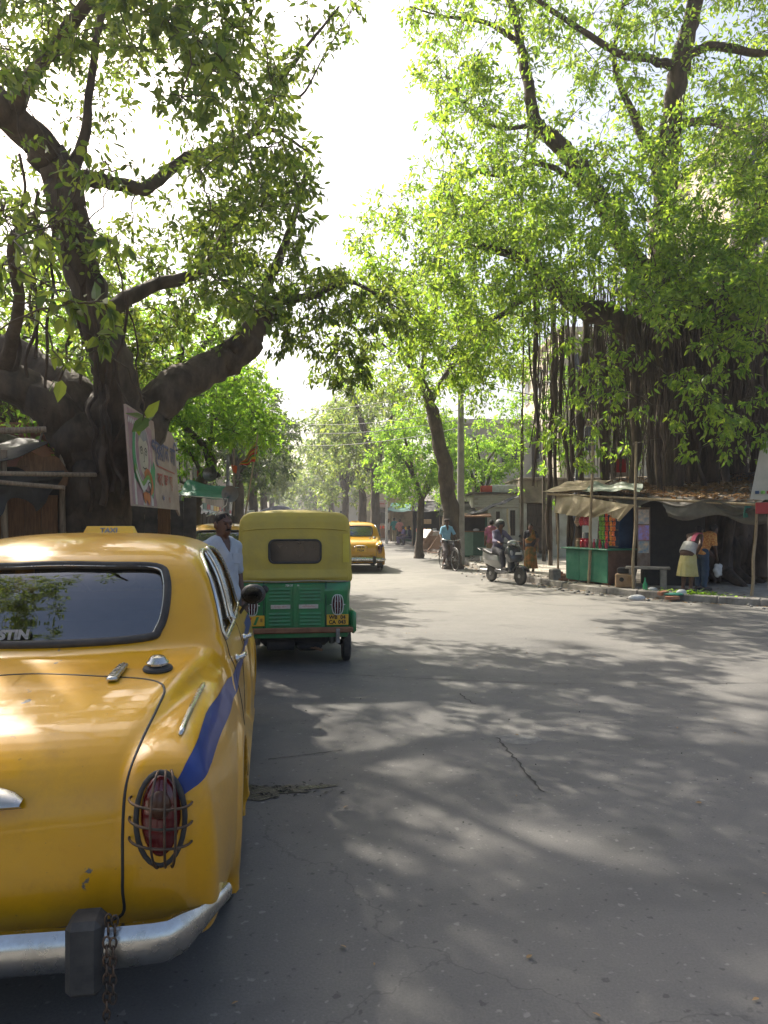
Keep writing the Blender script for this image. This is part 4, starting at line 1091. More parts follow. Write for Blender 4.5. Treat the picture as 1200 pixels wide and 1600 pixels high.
rC = Poly2([(.44, .28), (.44, .70), (.48, .90), (.55, 1.0), (.63, 1.03), (.71, .98), (.775, .86), (.815, .68), (.83, .48), (.82, .34), (.78, .28)], 4)
rD = Poly2([(-.3, .27), (.76, .27), (.795, .40), (.805, .56), (.80, .72), (.78, .88), (.745, 1.0), (.70, 1.08), (.5, 1.10), (-.3, 1.10)], 3)
pE = Poly2([(.90, .95), (1.05, 1.075), (1.13, 1.16), (1.225, 1.30), (1.33, 1.42), (1.47, 1.51), (1.70, 1.575), (1.95, 1.605), (2.2, 1.61), (2.45, 1.585), (2.66, 1.53), (2.82, 1.42), (2.97, 1.26), (3.10, 1.10), (3.16, .95), (2.0, .9)], 4)
rE = Poly2([(-.3, .85), (.735, .85), (.735, 1.0), (.722, 1.12), (.69, 1.27), (.645, 1.40), (.575, 1.505), (.45, 1.57), (.25, 1.603), (0, 1.612), (-.3, 1.612)], 4)
WY0, WY1, WZ = 1.09, 3.55, .325
def f_cabin(x, y, z, off=0.0):
    b = np.where(y < 2.0, -1.0, 1.0) * .13 * (x / .62) ** 2 * np.clip(1 - np.abs(y - np.where(y < 2.0, 1.1, 3.1)) / .8, 0, 1)
    return smax(pE(y + b, z), rE(x, z), .10) - off
def f_taxi(p, shell=True):
    x = np.abs(p[:, 0]); y, z = p[:, 1], p[:, 2]
    wA = spl([(0, .50), (.15, .53), (.5, .60), (1.0, .68), (1.5, .74), (2.6, .75), (3.0, .66), (3.4, .52), (3.8, .44), (4.2, .38)], y)
    yb = y - .055 * (x / .55) ** 2 * np.clip(1 - y / .9, 0, 1)
    a = smax(pA(yb, z), x - wA, .10)
    dx = spl([(0, -.055), (.2, -.05), (.45, -.028), (.8, 0), (1.2, .004), (1.8, -.02)], y)
    b = smax(pB(y - .25 * np.maximum(x - .70, 0), z), rB(x - dx, z), .07)
    c = smax(pC(y, z), rC(x, z), .08)
    d = smax(smax(rD(x, z), 1.25 - y, .05), y - 3.1, .05)
    e = f_cabin(x, y, z)
    body = smin(a, b, .035); body = smin(body, c, .04); body = smin(body, d, .05); body = smin(body, e, .055)
    # flared lips round the wheel openings
    for wy, r in ((WY0, .375), (WY1, .385)):
        q = np.hypot(y - wy, z - WZ); ring = np.hypot(q - r, x - .79) - .045
        body = smin(body, np.maximum(ring, z - .80), .05)
        body = np.maximum(body, -np.maximum(q - r + .015, .50 - x))
    if not shell: return body
    # hollow cabin and window openings
    inn = np.maximum(f_cabin(x, y, z, -.045), 1.0 - z)
    body = np.maximum(body, -inn)
    body = np.maximum(body, -np.maximum(W_REAR(x, z), np.abs(y - 1.2) - .45))
    for w in W_SIDE:
        body = np.maximum(body, -np.maximum(w(y, z), .45 - x))
    body = np.maximum(body, -np.maximum(W_FRONT(x, z), np.abs(y - 2.95) - .4))
    return body
REARW = [(-.50, 1.145), (0, 1.125), (.395, 1.133), (.46, 1.168), (.482, 1.27), (.472, 1.385), (.42, 1.436), (.2, 1.445), (0, 1.45), (-.5, 1.45)]
REARW_F = [(-.395, 1.133), (0, 1.125), (.395, 1.133), (.46, 1.168), (.482, 1.27), (.472, 1.385), (.42, 1.436), (.2, 1.445), (0, 1.45), (-.2, 1.445), (-.42, 1.436), (-.472, 1.385), (-.482, 1.27), (-.46, 1.168)]
SIDE_R = [(1.42, 1.10), (1.47, 1.08), (1.75, 1.08), (2.03, 1.08), (2.06, 1.11), (2.05, 1.30), (2.02, 1.455), (1.98, 1.49), (1.75, 1.485), (1.62, 1.45), (1.50, 1.37), (1.43, 1.24)]
SIDE_F = [(2.14, 1.11), (2.17, 1.08), (2.5, 1.08), (2.84, 1.085), (2.88, 1.12), (2.82, 1.23), (2.72, 1.37), (2.60, 1.455), (2.45, 1.485), (2.25, 1.495), (2.17, 1.47), (2.14, 1.30)]
FRONTW = [(-.48, 1.135), (0, 1.12), (.48, 1.135), (.555, 1.18), (.56, 1.28), (.53, 1.39), (.44, 1.44), (0, 1.46), (-.44, 1.44), (-.53, 1.39), (-.56, 1.28), (-.555, 1.18)]
W_REAR = Poly2(REARW_F, 5, .2, .005); W_FRONT = Poly2(FRONTW, 5, .2, .005)
W_SIDE = [Poly2(SIDE_R, 4, .2, .005), Poly2(SIDE_F, 4, .2, .005)]
solid = lambda p: f_taxi(p, False)
def on_rear(xz, off=0.0):
    xz = np.asarray(xz, float); o = np.stack([xz[:, 0], np.full(len(xz), -.4), xz[:, 1]], 1)
    q = march(solid, o, (0, 1, 0), 0, 2.2, 240); g = grad(solid, q); return q + unit(g) * off, unit(g)
def on_side(yz, off=0.0, s=1):
    yz = np.asarray(yz, float); o = np.stack([np.full(len(yz), 1.1 * s), yz[:, 0], yz[:, 1]], 1)
    q = march(solid, o, (-s, 0, 0), 0, 1.0, 200); g = grad(solid, q); return q + unit(g) * off, unit(g)
def on_top(xy, off=0.0):
    xy = np.asarray(xy, float); o = np.concatenate([xy, np.full((len(xy), 1), 1.9)], 1)
    q = march(solid, o, (0, 0, -1), 0, 1.6, 240); g = grad(solid, q); return q + unit(g) * off, unit(g)
def on_body(pts, off=0.0):
    """nearest surface points"""
    p = np.asarray(pts, float).copy()
    for _ in range(14):
        f = solid(p); g = grad(solid, p); p -= .8 * (f / np.maximum((g * g).sum(1), .1))[:, None] * g
    g = unit(grad(solid, p)); return p + g * off, g
def pane(outline, fn, off, n=14):
    """glass sheet filling an outline on the body surface: rings shrinking to the middle"""
    q = curve(outline, 4, True); c = q.mean(0); rings = [c + (q - c) * t for t in np.linspace(1, .12, n)]
    V = []; k = len(q)
    for r_ in rings: V.append(fn(r_, off)[0])
    V = np.concatenate(V); F = [(i*k+j, i*k+(j+1) % k, (i+1)*k+(j+1) % k, (i+1)*k+j) for i in range(n-1) for j in range(k)] + [tuple((n-1)*k+j for j in range(k))]
    return V, F
def strip(center, nrm, width, off_dir):
    """flat band along a line on the body"""
    c = np.asarray(center); t = np.gradient(c, axis=0); w = unit(np.cross(nrm, t))
    return c - w * width[:, None] / 2, c + w * width[:, None] / 2
Vt, Qt, Nt = None, None, None
def build_taxi():
    root = thing('taxi', 'x', 'taxi')
    # half body, mirrored
    V, Q, N = iso(f_taxi, (-.03, .02, .2), (.96, 4.32, 1.68), .0142, 3)
    fc = V[Q].mean(1); keep = fc[:, 0] > -.008
    V[np.abs(V[:, 0]) < .008, 0] = 0.0
    Qk = Q[keep]; V2 = V * (-1, 1, 1); N2 = N * (-1, 1, 1)
    VV = np.concatenate([V, V2]); NN = np.concatenate([N, N2]); QQ = np.concatenate([Qk, Qk[:, ::-1] + len(V)])
    c = VV[QQ].mean(1); n = NN[QQ].mean(1)
    ax = np.abs(c[:, 0]); side = (ax > .60)
    lidp = Poly2(LID, 4, .3, .01)
    lid = (lidp(c[:, 0], c[:, 2]) < 0) & (c[:, 1] < 1.02) & (ax < .6)
    dR = (c[:, 1] > 1.40) & (c[:, 1] < 2.10) & side & (c[:, 2] > .36) & (n[:, 2] < .75) & (c[:, 2] < 1.53) & (ax > .55)
    dF = (c[:, 1] >= 2.10) & (c[:, 1] < 2.96) & side & (c[:, 2] > .36) & (n[:, 2] < .75) & (c[:, 2] < 1.53) & (ax > .55)
    rest = ~(lid | dR | dF)
    link('body', sub_mesh('body', VV, QQ, NN, rest), M_TAXI, root)
    bl = link('boot_lid', sub_mesh('boot_lid', VV, QQ, NN, lid), M_TAXI, root)
    doors = []
    for nm, msk in (('r', dR), ('f', dF)):
        for s in (1, -1):
            doors.append((nm, s, link('door', sub_mesh('door', VV, QQ, NN, msk & (c[:, 0] * s > 0)), M_TAXI, root)))
    # rear window: rubber seal with a bright inner trim, glass
    q = curve(REARW_F, 5, True); ln, _ = on_rear(q, .002)
    w = link('rear_window', MB().tube(ln, .019, 8, closed=True).mesh('rear_window', 180), M_RUBBER, root)
    ln2, _ = on_rear(q * (.955, 1) + (0, 0) if False else (q - (0, 1.287)) * (.972, .955) + (0, 1.287), .008)
    MB().tube(ln2, .0055, 6, closed=True).obj('trim', M_CHROME, w, smooth=180)
    Vp, Fp = pane(REARW_F, on_rear, -.012); link('pane', npmesh('pane', Vp, Fp, smooth=True), M_GLASS_T, w)
    q = curve(FRONTW, 5, True); o = np.stack([q[:, 0], np.full(len(q), 3.8), q[:, 1]], 1)
    on_front = lambda xz, off=0.0: (march(solid, np.stack([xz[:, 0], np.full(len(xz), 3.9), xz[:, 1]], 1), (0, -1, 0), 0, 1.6, 200), None)
    w = link('windscreen', MB().tube(on_front(q)[0], .017, 8, closed=True).mesh('windscreen', 180), M_RUBBER, root)
    Vp, Fp = pane(FRONTW, on_front, 0); link('pane', npmesh('pane', Vp - (0, .012, 0), Fp, smooth=True), M_GLASS, w)
    for nm, s, dobj in doors:
        out = SIDE_R if nm == 'r' else SIDE_F; q = curve(out, 4, True)
        fn = lambda yz, off=0.0, s=s: on_side(yz, off, s)
        MB().tube(fn(q, .001)[0], .012, 6, closed=True).obj('window_frame', M_CHROME, dobj, smooth=180)
        Vp, Fp = pane(out, fn, -.016, 8); link('window', npmesh('window', Vp, Fp, smooth=True), M_GLASS, dobj)
        yb = 1.82 if nm == 'r' else 2.36
        yb = 1.93 if nm == 'r' else 2.28
        bar = fn(np.array([(yb, z_) for z_ in np.linspace(1.085, 1.48, 10)]), -.004)[0]
        MB().tube(bar, .010, 6).obj('window_bar', M_CHROME, dobj, smooth=180)
        # seam of the door
        y0, y1 = (1.40, 2.10) if nm == 'r' else (2.10, 2.96)
        if nm == 'r':
            sm = [(1.50, 1.40), (1.42, 1.28), (1.39, 1.12), (1.40, 1.03), (1.44, .92), (1.47, .78), (1.47, .60), (1.45, .40)]
        else:
            sm = [(2.10, 1.48), (2.10, 1.2), (2.10, .9), (2.10, .6), (2.10, .38)]
        MB().tube(fn(curve(sm, 6), -.001)[0], .0045, 5).obj('door_seam', M_INK, dobj, smooth=180)
        # handle: escutcheon, curved pull
        yh = 1.56 if nm == 'r' else 2.22
        pq, gq = fn(np.array([(yh, .955), (yh + .055, .955), (yh + .11, .955)]), .006)
        mbh = MB().ell(pq[0], (.02, .028, .024), 10, 6); mbh.tube([pq[0] + gq[0]*.01, pq[0] + gq[0]*.035, pq[1] + gq[1]*.042, pq[2] + gq[2]*.03], [.012, .013, .012, .007], 8)
        mbh.obj('door_handle', M_CHROME, dobj, smooth=60)
    # seams of the boot lid, and of the wings
    lo = curve(LID, 6, True); lp, _ = on_rear(lo, -.0015)
    MB().tube(lp, .0055, 6, closed=True).obj('lid_seam', M_INK, bl, smooth=180)
    # hinges (finned) and boot handle
    for s in (1, -1):
        h0, g0 = on_top(np.array([(.365 * s, .90), (.36 * s, .82), (.355 * s, .73)]), .012)
        mb = MB()
        for k in (-1, 0, 1):
            mb.tube(h0 + np.array((k * .011, 0, .004 if k == 0 else 0)), [.009, .011, .012], 6)
        mb.ell(h0[2], (.024, .02, .012), 8, 5); mb.obj('hinge', M_CHROME, bl, smooth=60)
    hp, hg = on_rear(np.array([(x_, .79 + .055 * math.sqrt(max(0, 1 - (x_ / .215) ** 2))) for x_ in np.linspace(-.21, .21, 17)]), .02)
    hb, _ = on_rear(np.array([(x_, .785) for x_ in np.linspace(-.21, .21, 17)]), .045); hc, _ = on_rear(np.array([(x_, .78) for x_ in np.linspace(-.21, .21, 17)]), .002)
    MB().sheet(np.stack([hp - (0, -.012, 0), hp, (hp + hb) / 2 + (0, -.014, .0), hb, hc])).obj('boot_handle', M_CHROME, bl, smooth=60)
    # number plate low on the lid
    # fuel cap on its rubber collar
    fp, fg = on_top(np.array([(.505, .86)]), 0.0); rq = np.array(Vector(fg[0]).to_track_quat('Z', 'Y').to_matrix())
    fcap = MB().lathe([(.055, -.004), (.06, .006), (.056, .014), (.042, .02)], c=fp[0], rot=rq).obj('fuel_cap', M_RUBBER, root, smooth=40)
    MB().lathe([(.04, .02), (.044, .026), (.044, .034), (.036, .042), (.033, .048), (.026, .056), (0, .06)], c=fp[0], rot=rq).obj('cap', M_CHROME, fcap, smooth=30)
    # chrome strip along the top of each wing
    for s in (1, -1):
        st, sg = on_top(np.stack([np.linspace(.685, .655, 16) * s, np.linspace(.88, .33, 16)], 1), .004)
        MB().tube(st, np.r_[.004, np.full(14, .011), .006], 6).obj('wing_strip', M_CHROME, root, smooth=180)
    # blue band along the side, sweeping down at the back
    for s in (1, -1):
        yy = np.concatenate([np.linspace(.215, .36, 18), np.linspace(.37, 4.05, 56)]); zc = spl([(.2, .805), (.3, .855), (.5, .89), (1.0, .895), (1.6, .885), (2.6, .865), (4.1, .83)], yy)
        ww = spl([(.2, .080), (.5, .09), (1.0, .085), (1.4, .085), (4.1, .085)], yy) ; rows = []
        for k in np.linspace(-.5, .5, 7):
            g_ = on_side(np.stack([np.maximum(yy, .36), zc + ww * k], 1), 0, s)[0]
            t_ = np.clip((.36 - yy) / .145, 0, 1)[:, None]; e_ = np.stack([np.full(len(yy), .66 * s), np.full(len(yy), .13), zc + ww * k], 1)
            rows.append(on_body(g_ * (1 - t_) + e_ * t_, .0022)[0])
        MB().sheet(np.stack(rows) if s > 0 else np.stack(rows[::-1])).obj('blue_band', M_BLUE, root, smooth=180)
    # tail lamps behind wire cages
    for s in (1, -1):
        base, bg_ = on_rear(np.array([(.615 * s, .725)]), 0.0); b0 = base[0]
        lamp = MB().ell(b0 + (.0, .02, 0), (.066, .055, .135), 16, 12).obj('tail_lamp', M_RED, root, smooth=180)
        mb = MB(); ring = [b0 + (.074 * math.sin(a), -.004, .145 * math.cos(a)) for a in np.linspace(0, 2*PI, 28, endpoint=False)]
        mb.tube(ring, .009, 6, closed=True); mb.obj('bezel', M_RUBBER, lamp, smooth=180)
        MB().ell(b0 + (0, -.026, .05), (.035, .02, .045), 12, 8).obj('reflector', mat('amber_lens', (.07, .025, .012), rough=.3), lamp, smooth=180)
        mb = MB()
        for dx in (-.03, .012, .045):
            pts = [b0 + (dx * (.5 + .5 * math.sin(a)) + .01, -.075 * math.sin(a) - .004, .15 * math.cos(a)) for a in np.linspace(0, PI, 14)]
            mb.tube(pts, .0042, 6)
        for dz in (.055, -.005, -.065):
            pts = [b0 + (-.095 * math.cos(a), -.078 * math.sin(a) + .004, dz + .012 * math.cos(a)) for a in np.linspace(0.0, PI, 16)]
            pts = [pts[0] + (.012, .03, 0)] + pts
            mb.tube(pts, .0042, 6)
        mb.obj('wire_cage', M_RUST2, lamp, smooth=180)
    # bumpers
    def bumper(y0, sgn, name):
        path = []
        for t in np.linspace(-1, 1, 41):
            x_ = .79 * t
            back = .055 * (abs(t)) ** 2 + .26 * max(0, (abs(t) - .78) / .22) ** 1.7
            path.append((x_ * (1 + .03 * abs(t)) if abs(t) < .95 else x_ * 1.03, y0 + sgn * back, .405 + .012 * math.cos(t * PI)))
        path = np.array(path); tan = unit(np.gradient(path, axis=0)); nr = np.stack([tan[:, 1], -tan[:, 0], np.zeros(41)], 1) * sgn
        prof = [(-.035, -.055), (-.005, -.068), (.016, -.05), (.026, -.02), (.03, .01), (.022, .04), (.004, .06), (-.03, .052), (-.02, 0.0)]
        endk = np.clip((1 - np.abs(np.linspace(-1, 1, 41))) / .14, .45, 1)
        rows = np.array([[path[i] + nr[i] * a * (1 if a < 0 else endk[i]) + np.array((0, 0, b * endk[i])) for a, b in prof + [prof[0]]] for i in range(41)])
        mb = MB().sheet(rows if sgn < 0 else rows[:, ::-1]); mb.add([rows[0][j] for j in range(9)], [tuple(range(9))]); mb.add([rows[-1][j] for j in range(9)], [tuple(range(9))[::-1]])
        b = mb.obj(name, M_CHROME, root, smooth=50)
        for s in (1, -1):
            x_ = .425 * s; yq = y0 + sgn * .02
            MB().box((x_, yq - sgn * .012, .40), (.10, .11, .215), .018).obj('overrider', M_RUBBER, b, smooth=30)
        return b
    rb = bumper(.035, 1, 'bumper'); fb = bumper(4.33, -1, 'bumper')
    # body valance under the boot
    # chain hanging over the right overrider
    if True:
        mbc = None
        for col_, (xo, zt, n_) in enumerate([(.492, .505, 17), (.510, .50, 9)]):
            for i in range(n_):
                z_ = zt - i * .026; a = (i % 2) * PI / 2 + .3
                ln = [(xo + .009 * math.cos(t) * math.cos(a), -.012 + .009 * math.cos(t) * math.sin(a) + (.022 if i < 2 else 0), z_ + .017 * math.sin(t)) for t in np.linspace(0, 2*PI, 10, endpoint=False)]
                l_ = MB().tube(ln, .0034, 5, closed=True).obj('chain_link', M_RUST2, rb, smooth=180)
    # wheels
    for wy in (WY0, WY1):
        for s in (1, -1):
            mb = MB().lathe([(.19, -.075), (.25, -.083), (.295, -.08), (.318, -.06), (.325, -.03), (.325, .03), (.318, .06), (.295, .08), (.25, .083), (.19, .075)], 'x', (.72 * s, wy, .325), 32)
            wl_ = mb.obj('wheel', M_TYRE, root, smooth=40)
            MB().lathe([(.20, -.05), (.20, .05), (.18, .062), (.14, .045), (.09, .05), (.085, .07), (.0, .078)] if s > 0 else [(.20, .05), (.20, -.05), (.18, -.062), (.14, -.045), (.09, -.05), (.085, -.07), (.0, -.078)], 'x', (.72 * s, wy, .325), 24).obj('rim', M_STEEL, wl_, smooth=40)
    # mud flaps behind the rear wheels, underside
    for s in (1, -1):
        MB().box((.70 * s, .76, .27), (.19, .012, .24), .004).obj('mud_flap', M_RUBBER, root)
    MB().box((0, 2.1, .30), (1.05, 3.6, .10), .03).obj('underside', M_DARK, root)
    mb = MB().tube([(-.6, WY0, .33), (.6, WY0, .33)], .04, 8); mb.ell((0, WY0, .33), (.13, .13, .13)); mb.obj('rear_axle', M_DARK, root, smooth=60)
    MB().tube([(-.33, .1, .30), (-.33, 1.2, .28)], .022, 8).obj('exhaust_pipe', M_RUST, root, smooth=60)
    # interior
    MB().box((0, 1.62, 1.0), (1.2, .16, .40), .05, rotm(R(-12))).obj('rear_seat', M_SEAT, root, smooth=30)
    MB().box((0, 2.35, 1.02), (1.2, .14, .42), .05, rotm(R(-10))).obj('front_seat', M_SEAT, root, smooth=30)
    MB().box((0, 1.35, 1.075), (1.15, .42, .02), .005).obj('parcel_shelf', M_DARK, root)
    MB().box((0, 2.95, 1.07), (1.2, .25, .06), .02).obj('dashboard', M_DARK, root)
    sw = [(-.36 + .19 * math.cos(a), 2.72 + .05 * math.sin(a), 1.10 + .18 * math.sin(a)) for a in np.linspace(0, 2*PI, 24, endpoint=False)]
    MB().tube(sw, .012, 6, closed=True).obj('steering_wheel', M_BLACK, root, smooth=180)
    # roof sign
    tp, _ = on_top(np.array([(0, 2.42)]), 0); z0 = tp[0][2]
    sg = MB(); prof = [(-.14, 0), (.14, 0), (.12, .075), (-.12, .075)]
    hw = np.array((.15, .13))
    Vs = [(sx * hw[0], 2.42 + yy_, z0 - .01) for yy_ in (-.07, .07) for sx in (-1, 1)] + [(sx * hw[1], 2.42 + yy_, z0 + .046) for yy_ in (-.035, .035) for sx in (-1, 1)]
    sg.add(Vs, [(0, 1, 5, 4), (1, 3, 7, 5), (3, 2, 6, 7), (2, 0, 4, 6), (4, 5, 7, 6), (0, 2, 3, 1)])
    so = sg.obj('roof_sign', M_SIGNY, root)
    text('lettering', 'TAXI', .045, M_LETTER, so, (0, 2.42 - .0545, z0 + .020), (R(90 - 26), 0, 0), .002)
    # door mirrors
    for s in (1, -1):
        p0, g0 = on_side(np.array([(2.86, 1.02)]), .0, s); p0 = p0[0]
        mm = MB().tube([p0, p0 + (.03 * s, 0, .05), p0 + (.06 * s, -.01, .08)], .012, 6).obj('door_mirror', M_BLACK, root, smooth=60)
        MB().ell(p0 + (.09 * s, 0, .13), (.085, .055, .07), 14, 10).obj('mirror_shell', M_BLACK, mm, smooth=180)
        ml = MB(); ml.lathe([(0, 0), (.055, 0)], 'y', (0, 0, 0), 16); mo = ml.obj('mirror_glass', M_CHROME, mm); mo.location = p0 + np.array((.09 * s, -.0565, .13)); mo.scale = (1.15, 1, 1)
    # front lamps and grille (seen only from ahead)
    for s in (1, -1):
        MB().ell((.60 * s, 4.17, .80), (.095, .05, .095), 16, 10).obj('headlamp', M_CHROME, root, smooth=180)
    mb = MB()
    for k in range(7): mb.box((0, 4.19, .52 + k * .04), (.66, .03, .014), .004)
    mb.obj('grille', M_CHROME, root)
    return root
LID = [(0, .395), (.30, .40), (.485, .415), (.50, .52), (.50, .70), (.505, .82), (.53, .92), (.555, .985), (.56, 1.022), (.50, 1.038), (.30, 1.046), (0, 1.052), (-.30, 1.046), (-.50, 1.038), (-.56, 1.022), (-.555, .985), (-.53, .92), (-.505, .82), (-.50, .70), (-.50, .52), (-.485, .415), (-.30, .40)]
M_LETTER = mat('faded_sticker', (.30, .30, .30), (.16, .16, .16), 40, .5)
M_RUST2 = mat('dull_wire', (0.055, 0.05, 0.045), (0.14, 0.09, 0.06), 30, .5, metal=.7)
taxi0 = build_taxi()
taxi_a = taxi0
def place(o, px, D, vpx, z=0):
    o.location = [float(v) for v in G(px, D, z)]
    o.rotation_euler = (0, 0, -math.atan2(vpx - 600.0, FPX))
def free_label(o, label, group=None):
    o['label'] = label
    if group: o['group'] = group
taxi_b = copy_tree(taxi_a); taxi_c = copy_tree(taxi_a)
def drop_children(root, names):
    for o in [x for x in bpy.data.objects if x.name.split('.')[0] in names]:
        r_ = o
        while r_.parent: r_ = r_.parent
        if r_ == root: bpy.data.objects.remove(o)
for t_ in (taxi_b, taxi_c):
    drop_children(t_, {'chain_link', 'wire_cage'})
taxi_a.location = (-1.28, 2.0, 0); taxi_a.rotation_euler = (0, 0, R(9.0))
place(taxi_b, 336, 12.6, 430); place(taxi_c, 564, 22.6, 470)
free_label(taxi_a, 'nearest yellow taxi with blue side band and chrome rear bumper, at lower left', 'yellow taxis')
free_label(taxi_b, 'yellow taxi parked ahead on the left, behind the standing man', 'yellow taxis')
free_label(taxi_c, 'yellow taxi driving away just right of the auto rickshaw', 'yellow taxis')
# what only one taxi carries: letters in the near taxi's rear window, plate on the far one
w_ = [o for o in bpy.data.objects if o.name.startswith('rear_window') and o.parent == taxi_a][0]
q_, g_ = on_rear(np.array([(.02, 1.165)]), .003)
text('lettering', 'JUSTIN', .058, M_LETTER, w_, q_[0] + np.array((-.175, -.008, 0)), (R(90 - 33), 0, 0), .0035)
lid_c = [o for o in bpy.data.objects if o.name.startswith('boot_lid') and o.parent == taxi_c][0]
q_, g_ = on_rear(np.array([(0, .73)]), .03)
pl_ = MB().box(q_[0], (.36, .012, .20), .003).obj('number_plate', M_YPLATE, lid_c)
text('lettering', 'WB 04', .085, M_INK, pl_, q_[0] + np.array((0, -.009, .048)), (R(90), 0, 0), .002)
text('lettering', 'F9254', .085, M_INK, pl_, q_[0] + np.array((0, -.009, -.045)), (R(90), 0, 0), .002)
# ------------------------------------------------------------------ three-wheeled auto rickshaw, seen from behind
M_AGREEN = mat('rickshaw_green', (0.014, 0.22, 0.06), (0.025, 0.15, 0.05), 7, .38, coat=.35, bump=.06, bscale=8)
M_ACANVAS = mat('rickshaw_canvas', (0.47, 0.36, 0.05), (0.38, 0.30, 0.06), 3.0, .62, bump=.6, bscale=5)
M_ACANVAS2 = mat('rickshaw_canvas_patch', (0.50, 0.40, 0.03), (0.55, 0.45, 0.05), 4, .55)
M_BROWNBAR = mat('brown_bar', (0.16, 0.065, 0.03), (0.24, 0.11, 0.05), 10, .6)
M_FOIL = mat('reflective_tape', (0.55, 0.55, 0.52), (0.42, 0.40, 0.38), 30, .3, metal=.4)
M_REDPRINT = mat('red_print', (0.45, 0.03, 0.03), rough=.5)
def build_auto():
    root = thing('auto_rickshaw', 'green and yellow auto rickshaw standing ahead of the near taxi', 'rickshaw', G(461, 8.1), math.atan2(145, FPX))
    # green tub: rear panel and sides, y = 0 at the rear face
    pS = Poly2([(0.0, .40), (0.0, .70), (.012, .985), (.55, .985), (.95, .93), (1.15, .62), (1.3, .45), (2.1, .42), (2.25, .55), (2.34, .95), (2.40, 1.02), (2.46, .95), (2.42, .5), (2.2, .30), (1.2, .28), (.5, .30), (.08, .34)], 2)
    pR = Poly2([(-.2, .28), (.56, .28), (.62, .36), (.63, .6), (.625, .8), (.61, 1.03), (-.2, 1.03)], 2)
    pP = Poly2([(-.3, -.02), (.5, -.02), (.6, .015), (.635, .10), (.645, .4), (.645, 1.1), (.60, 1.7), (.45, 2.2), (.25, 2.48), (-.3, 2.5)], 2)
    def tub(p):
        x = np.abs(p[:, 0]); y, z = p[:, 1], p[:, 2]
        b = smax(smax(pS(y, z), pR(x, z), .03), pP(x, y), .04)
        inn = np.maximum(np.maximum(x - .57, np.abs(y - 1.1) - .98), .46 - z)
        b = np.maximum(b, -inn)
        q = np.hypot(y - .38, z - .22); b = np.maximum(b, -np.maximum(q - .29, .44 - x))
        return b
    link('tub', iso_mesh('tub', tub, (-.7, -.06, .24), (.7, 2.52, 1.08), .02), M_AGREEN, root)
    # canvas hood
    hS = Poly2([(-.012, .955), (-.02, 1.1), (-.012, 1.38), (.005, 1.56), (.05, 1.70), (.16, 1.76), (.6, 1.78), (1.2, 1.775), (1.7, 1.73), (1.88, 1.66), (1.92, 1.45), (1.70, 1.40), (1.60, 1.52), (.75, 1.52), (.68, 1.3), (.62, .955)], 2)
    hR = Poly2([(-.2, .93), (.645, .93), (.65, 1.1), (.645, 1.30), (.632, 1.50), (.605, 1.65), (.54, 1.73), (.40, 1.765), (-.2, 1.785)], 3)
    hP = Poly2([(-.3, -.03), (.52, -.025), (.60, 0.0), (.642, .06), (.655, .2), (.655, 1.2), (.60, 1.7), (.45, 1.93), (-.3, 1.95)], 2)
    def hood(p):
        x = np.abs(p[:, 0]); y, z = p[:, 1], p[:, 2]
        pf = .006 * np.sin(z * 14 + y * 5) * np.clip((z - 1.0) * 4, 0, 1)
        b = smax(smax(hS(y, z), hR(x, z), .05), hP(x, y), .05) + pf * .6
        b = np.maximum(b, -np.maximum(b + .035, .99 - z))
        w = np.hypot(np.maximum(np.abs(p[:, 0]) - .225, 0), np.maximum(np.abs(z - 1.305) - .065, 0)) - .06
        return np.maximum(b, -np.maximum(w, y - .2))
    hd = link('hood', iso_mesh('hood', hood, (-.72, -.08, .88), (.72, 2.0, 1.84), .017, custom=True), M_ACANVAS, root)
    # welt across the back where the roof canvas is sewn on; hem; patch
    xs = np.linspace(-.61, .61, 24)
    def hood_back(x_, z_, off=.0):
        o = np.stack([x_, np.full(len(x_), -.4), z_], 1); return march(hood, o, (0, 1, 0), 0, .9, 160) + np.array((0, -off, 0))
    top = hood_back(xs * .97, 1.565 - .03 * np.abs(xs / .61) ** 3, .003); MB().tube(top, .007, 5).obj('welt', M_ACANVAS, hd, smooth=180)
    MB().tube(hood_back(xs, np.full(24, .972) + .006 * np.sin(xs * 9), .004), .009, 5).obj('hem', mat('grey_hem', (.35, .33, .25), (.25, .24, .18), 20, .7), hd, smooth=180)
    g = np.array([[hood_back(np.array([x_]), np.array([z_]), .004)[0] for x_ in np.linspace(.535, .605, 4)] for z_ in np.linspace(1.18, 1.50, 10)])
    MB().sheet(g, -.003).obj('patch', M_ACANVAS2, hd, smooth=60)
    for x_ in (-.31, -.0, .31):
        MB().ell((x_, -.02, .985), (.014, .01, .014), 8, 5).obj('stud', M_BLACK, hd, smooth=60)
    # rear window
    an = np.linspace(0, 2*PI, 40, endpoint=False)
    def rr(hw, hh, r):
        pts = []
        for cx, cz, a0 in ((hw - r, hh - r, 0), (-hw + r, hh - r, PI/2), (-hw + r, -hh + r, PI), (hw - r, -hh + r, 1.5*PI)):
            for a in np.linspace(a0, a0 + PI/2, 6): pts.append((cx + r * math.cos(a), 1.305 + cz + r * math.sin(a)))
        return np.array(pts)
    o_ = rr(.286, .127, .06); wf = MB().tube(np.stack([o_[:, 0], np.full(len(o_), -.019), o_[:, 1]], 1), .013, 6, closed=True).obj('rear_window', M_RUBBER, root, smooth=180)
    i_ = rr(.284, .125, .06); MB().add(np.stack([i_[:, 0], np.full(len(i_), -.006), i_[:, 1]], 1), [tuple(range(len(i_)))]).obj('pane', mat('smoked_plastic', (.012, .012, .013), (.02, .02, .02), 5, .12), wf)
    # engine door with pressed louvres
    ed = MB().box((0, -.018, .685), (.66, .02, .51), .008).obj('engine_door', M_AGREEN, root, smooth=30)
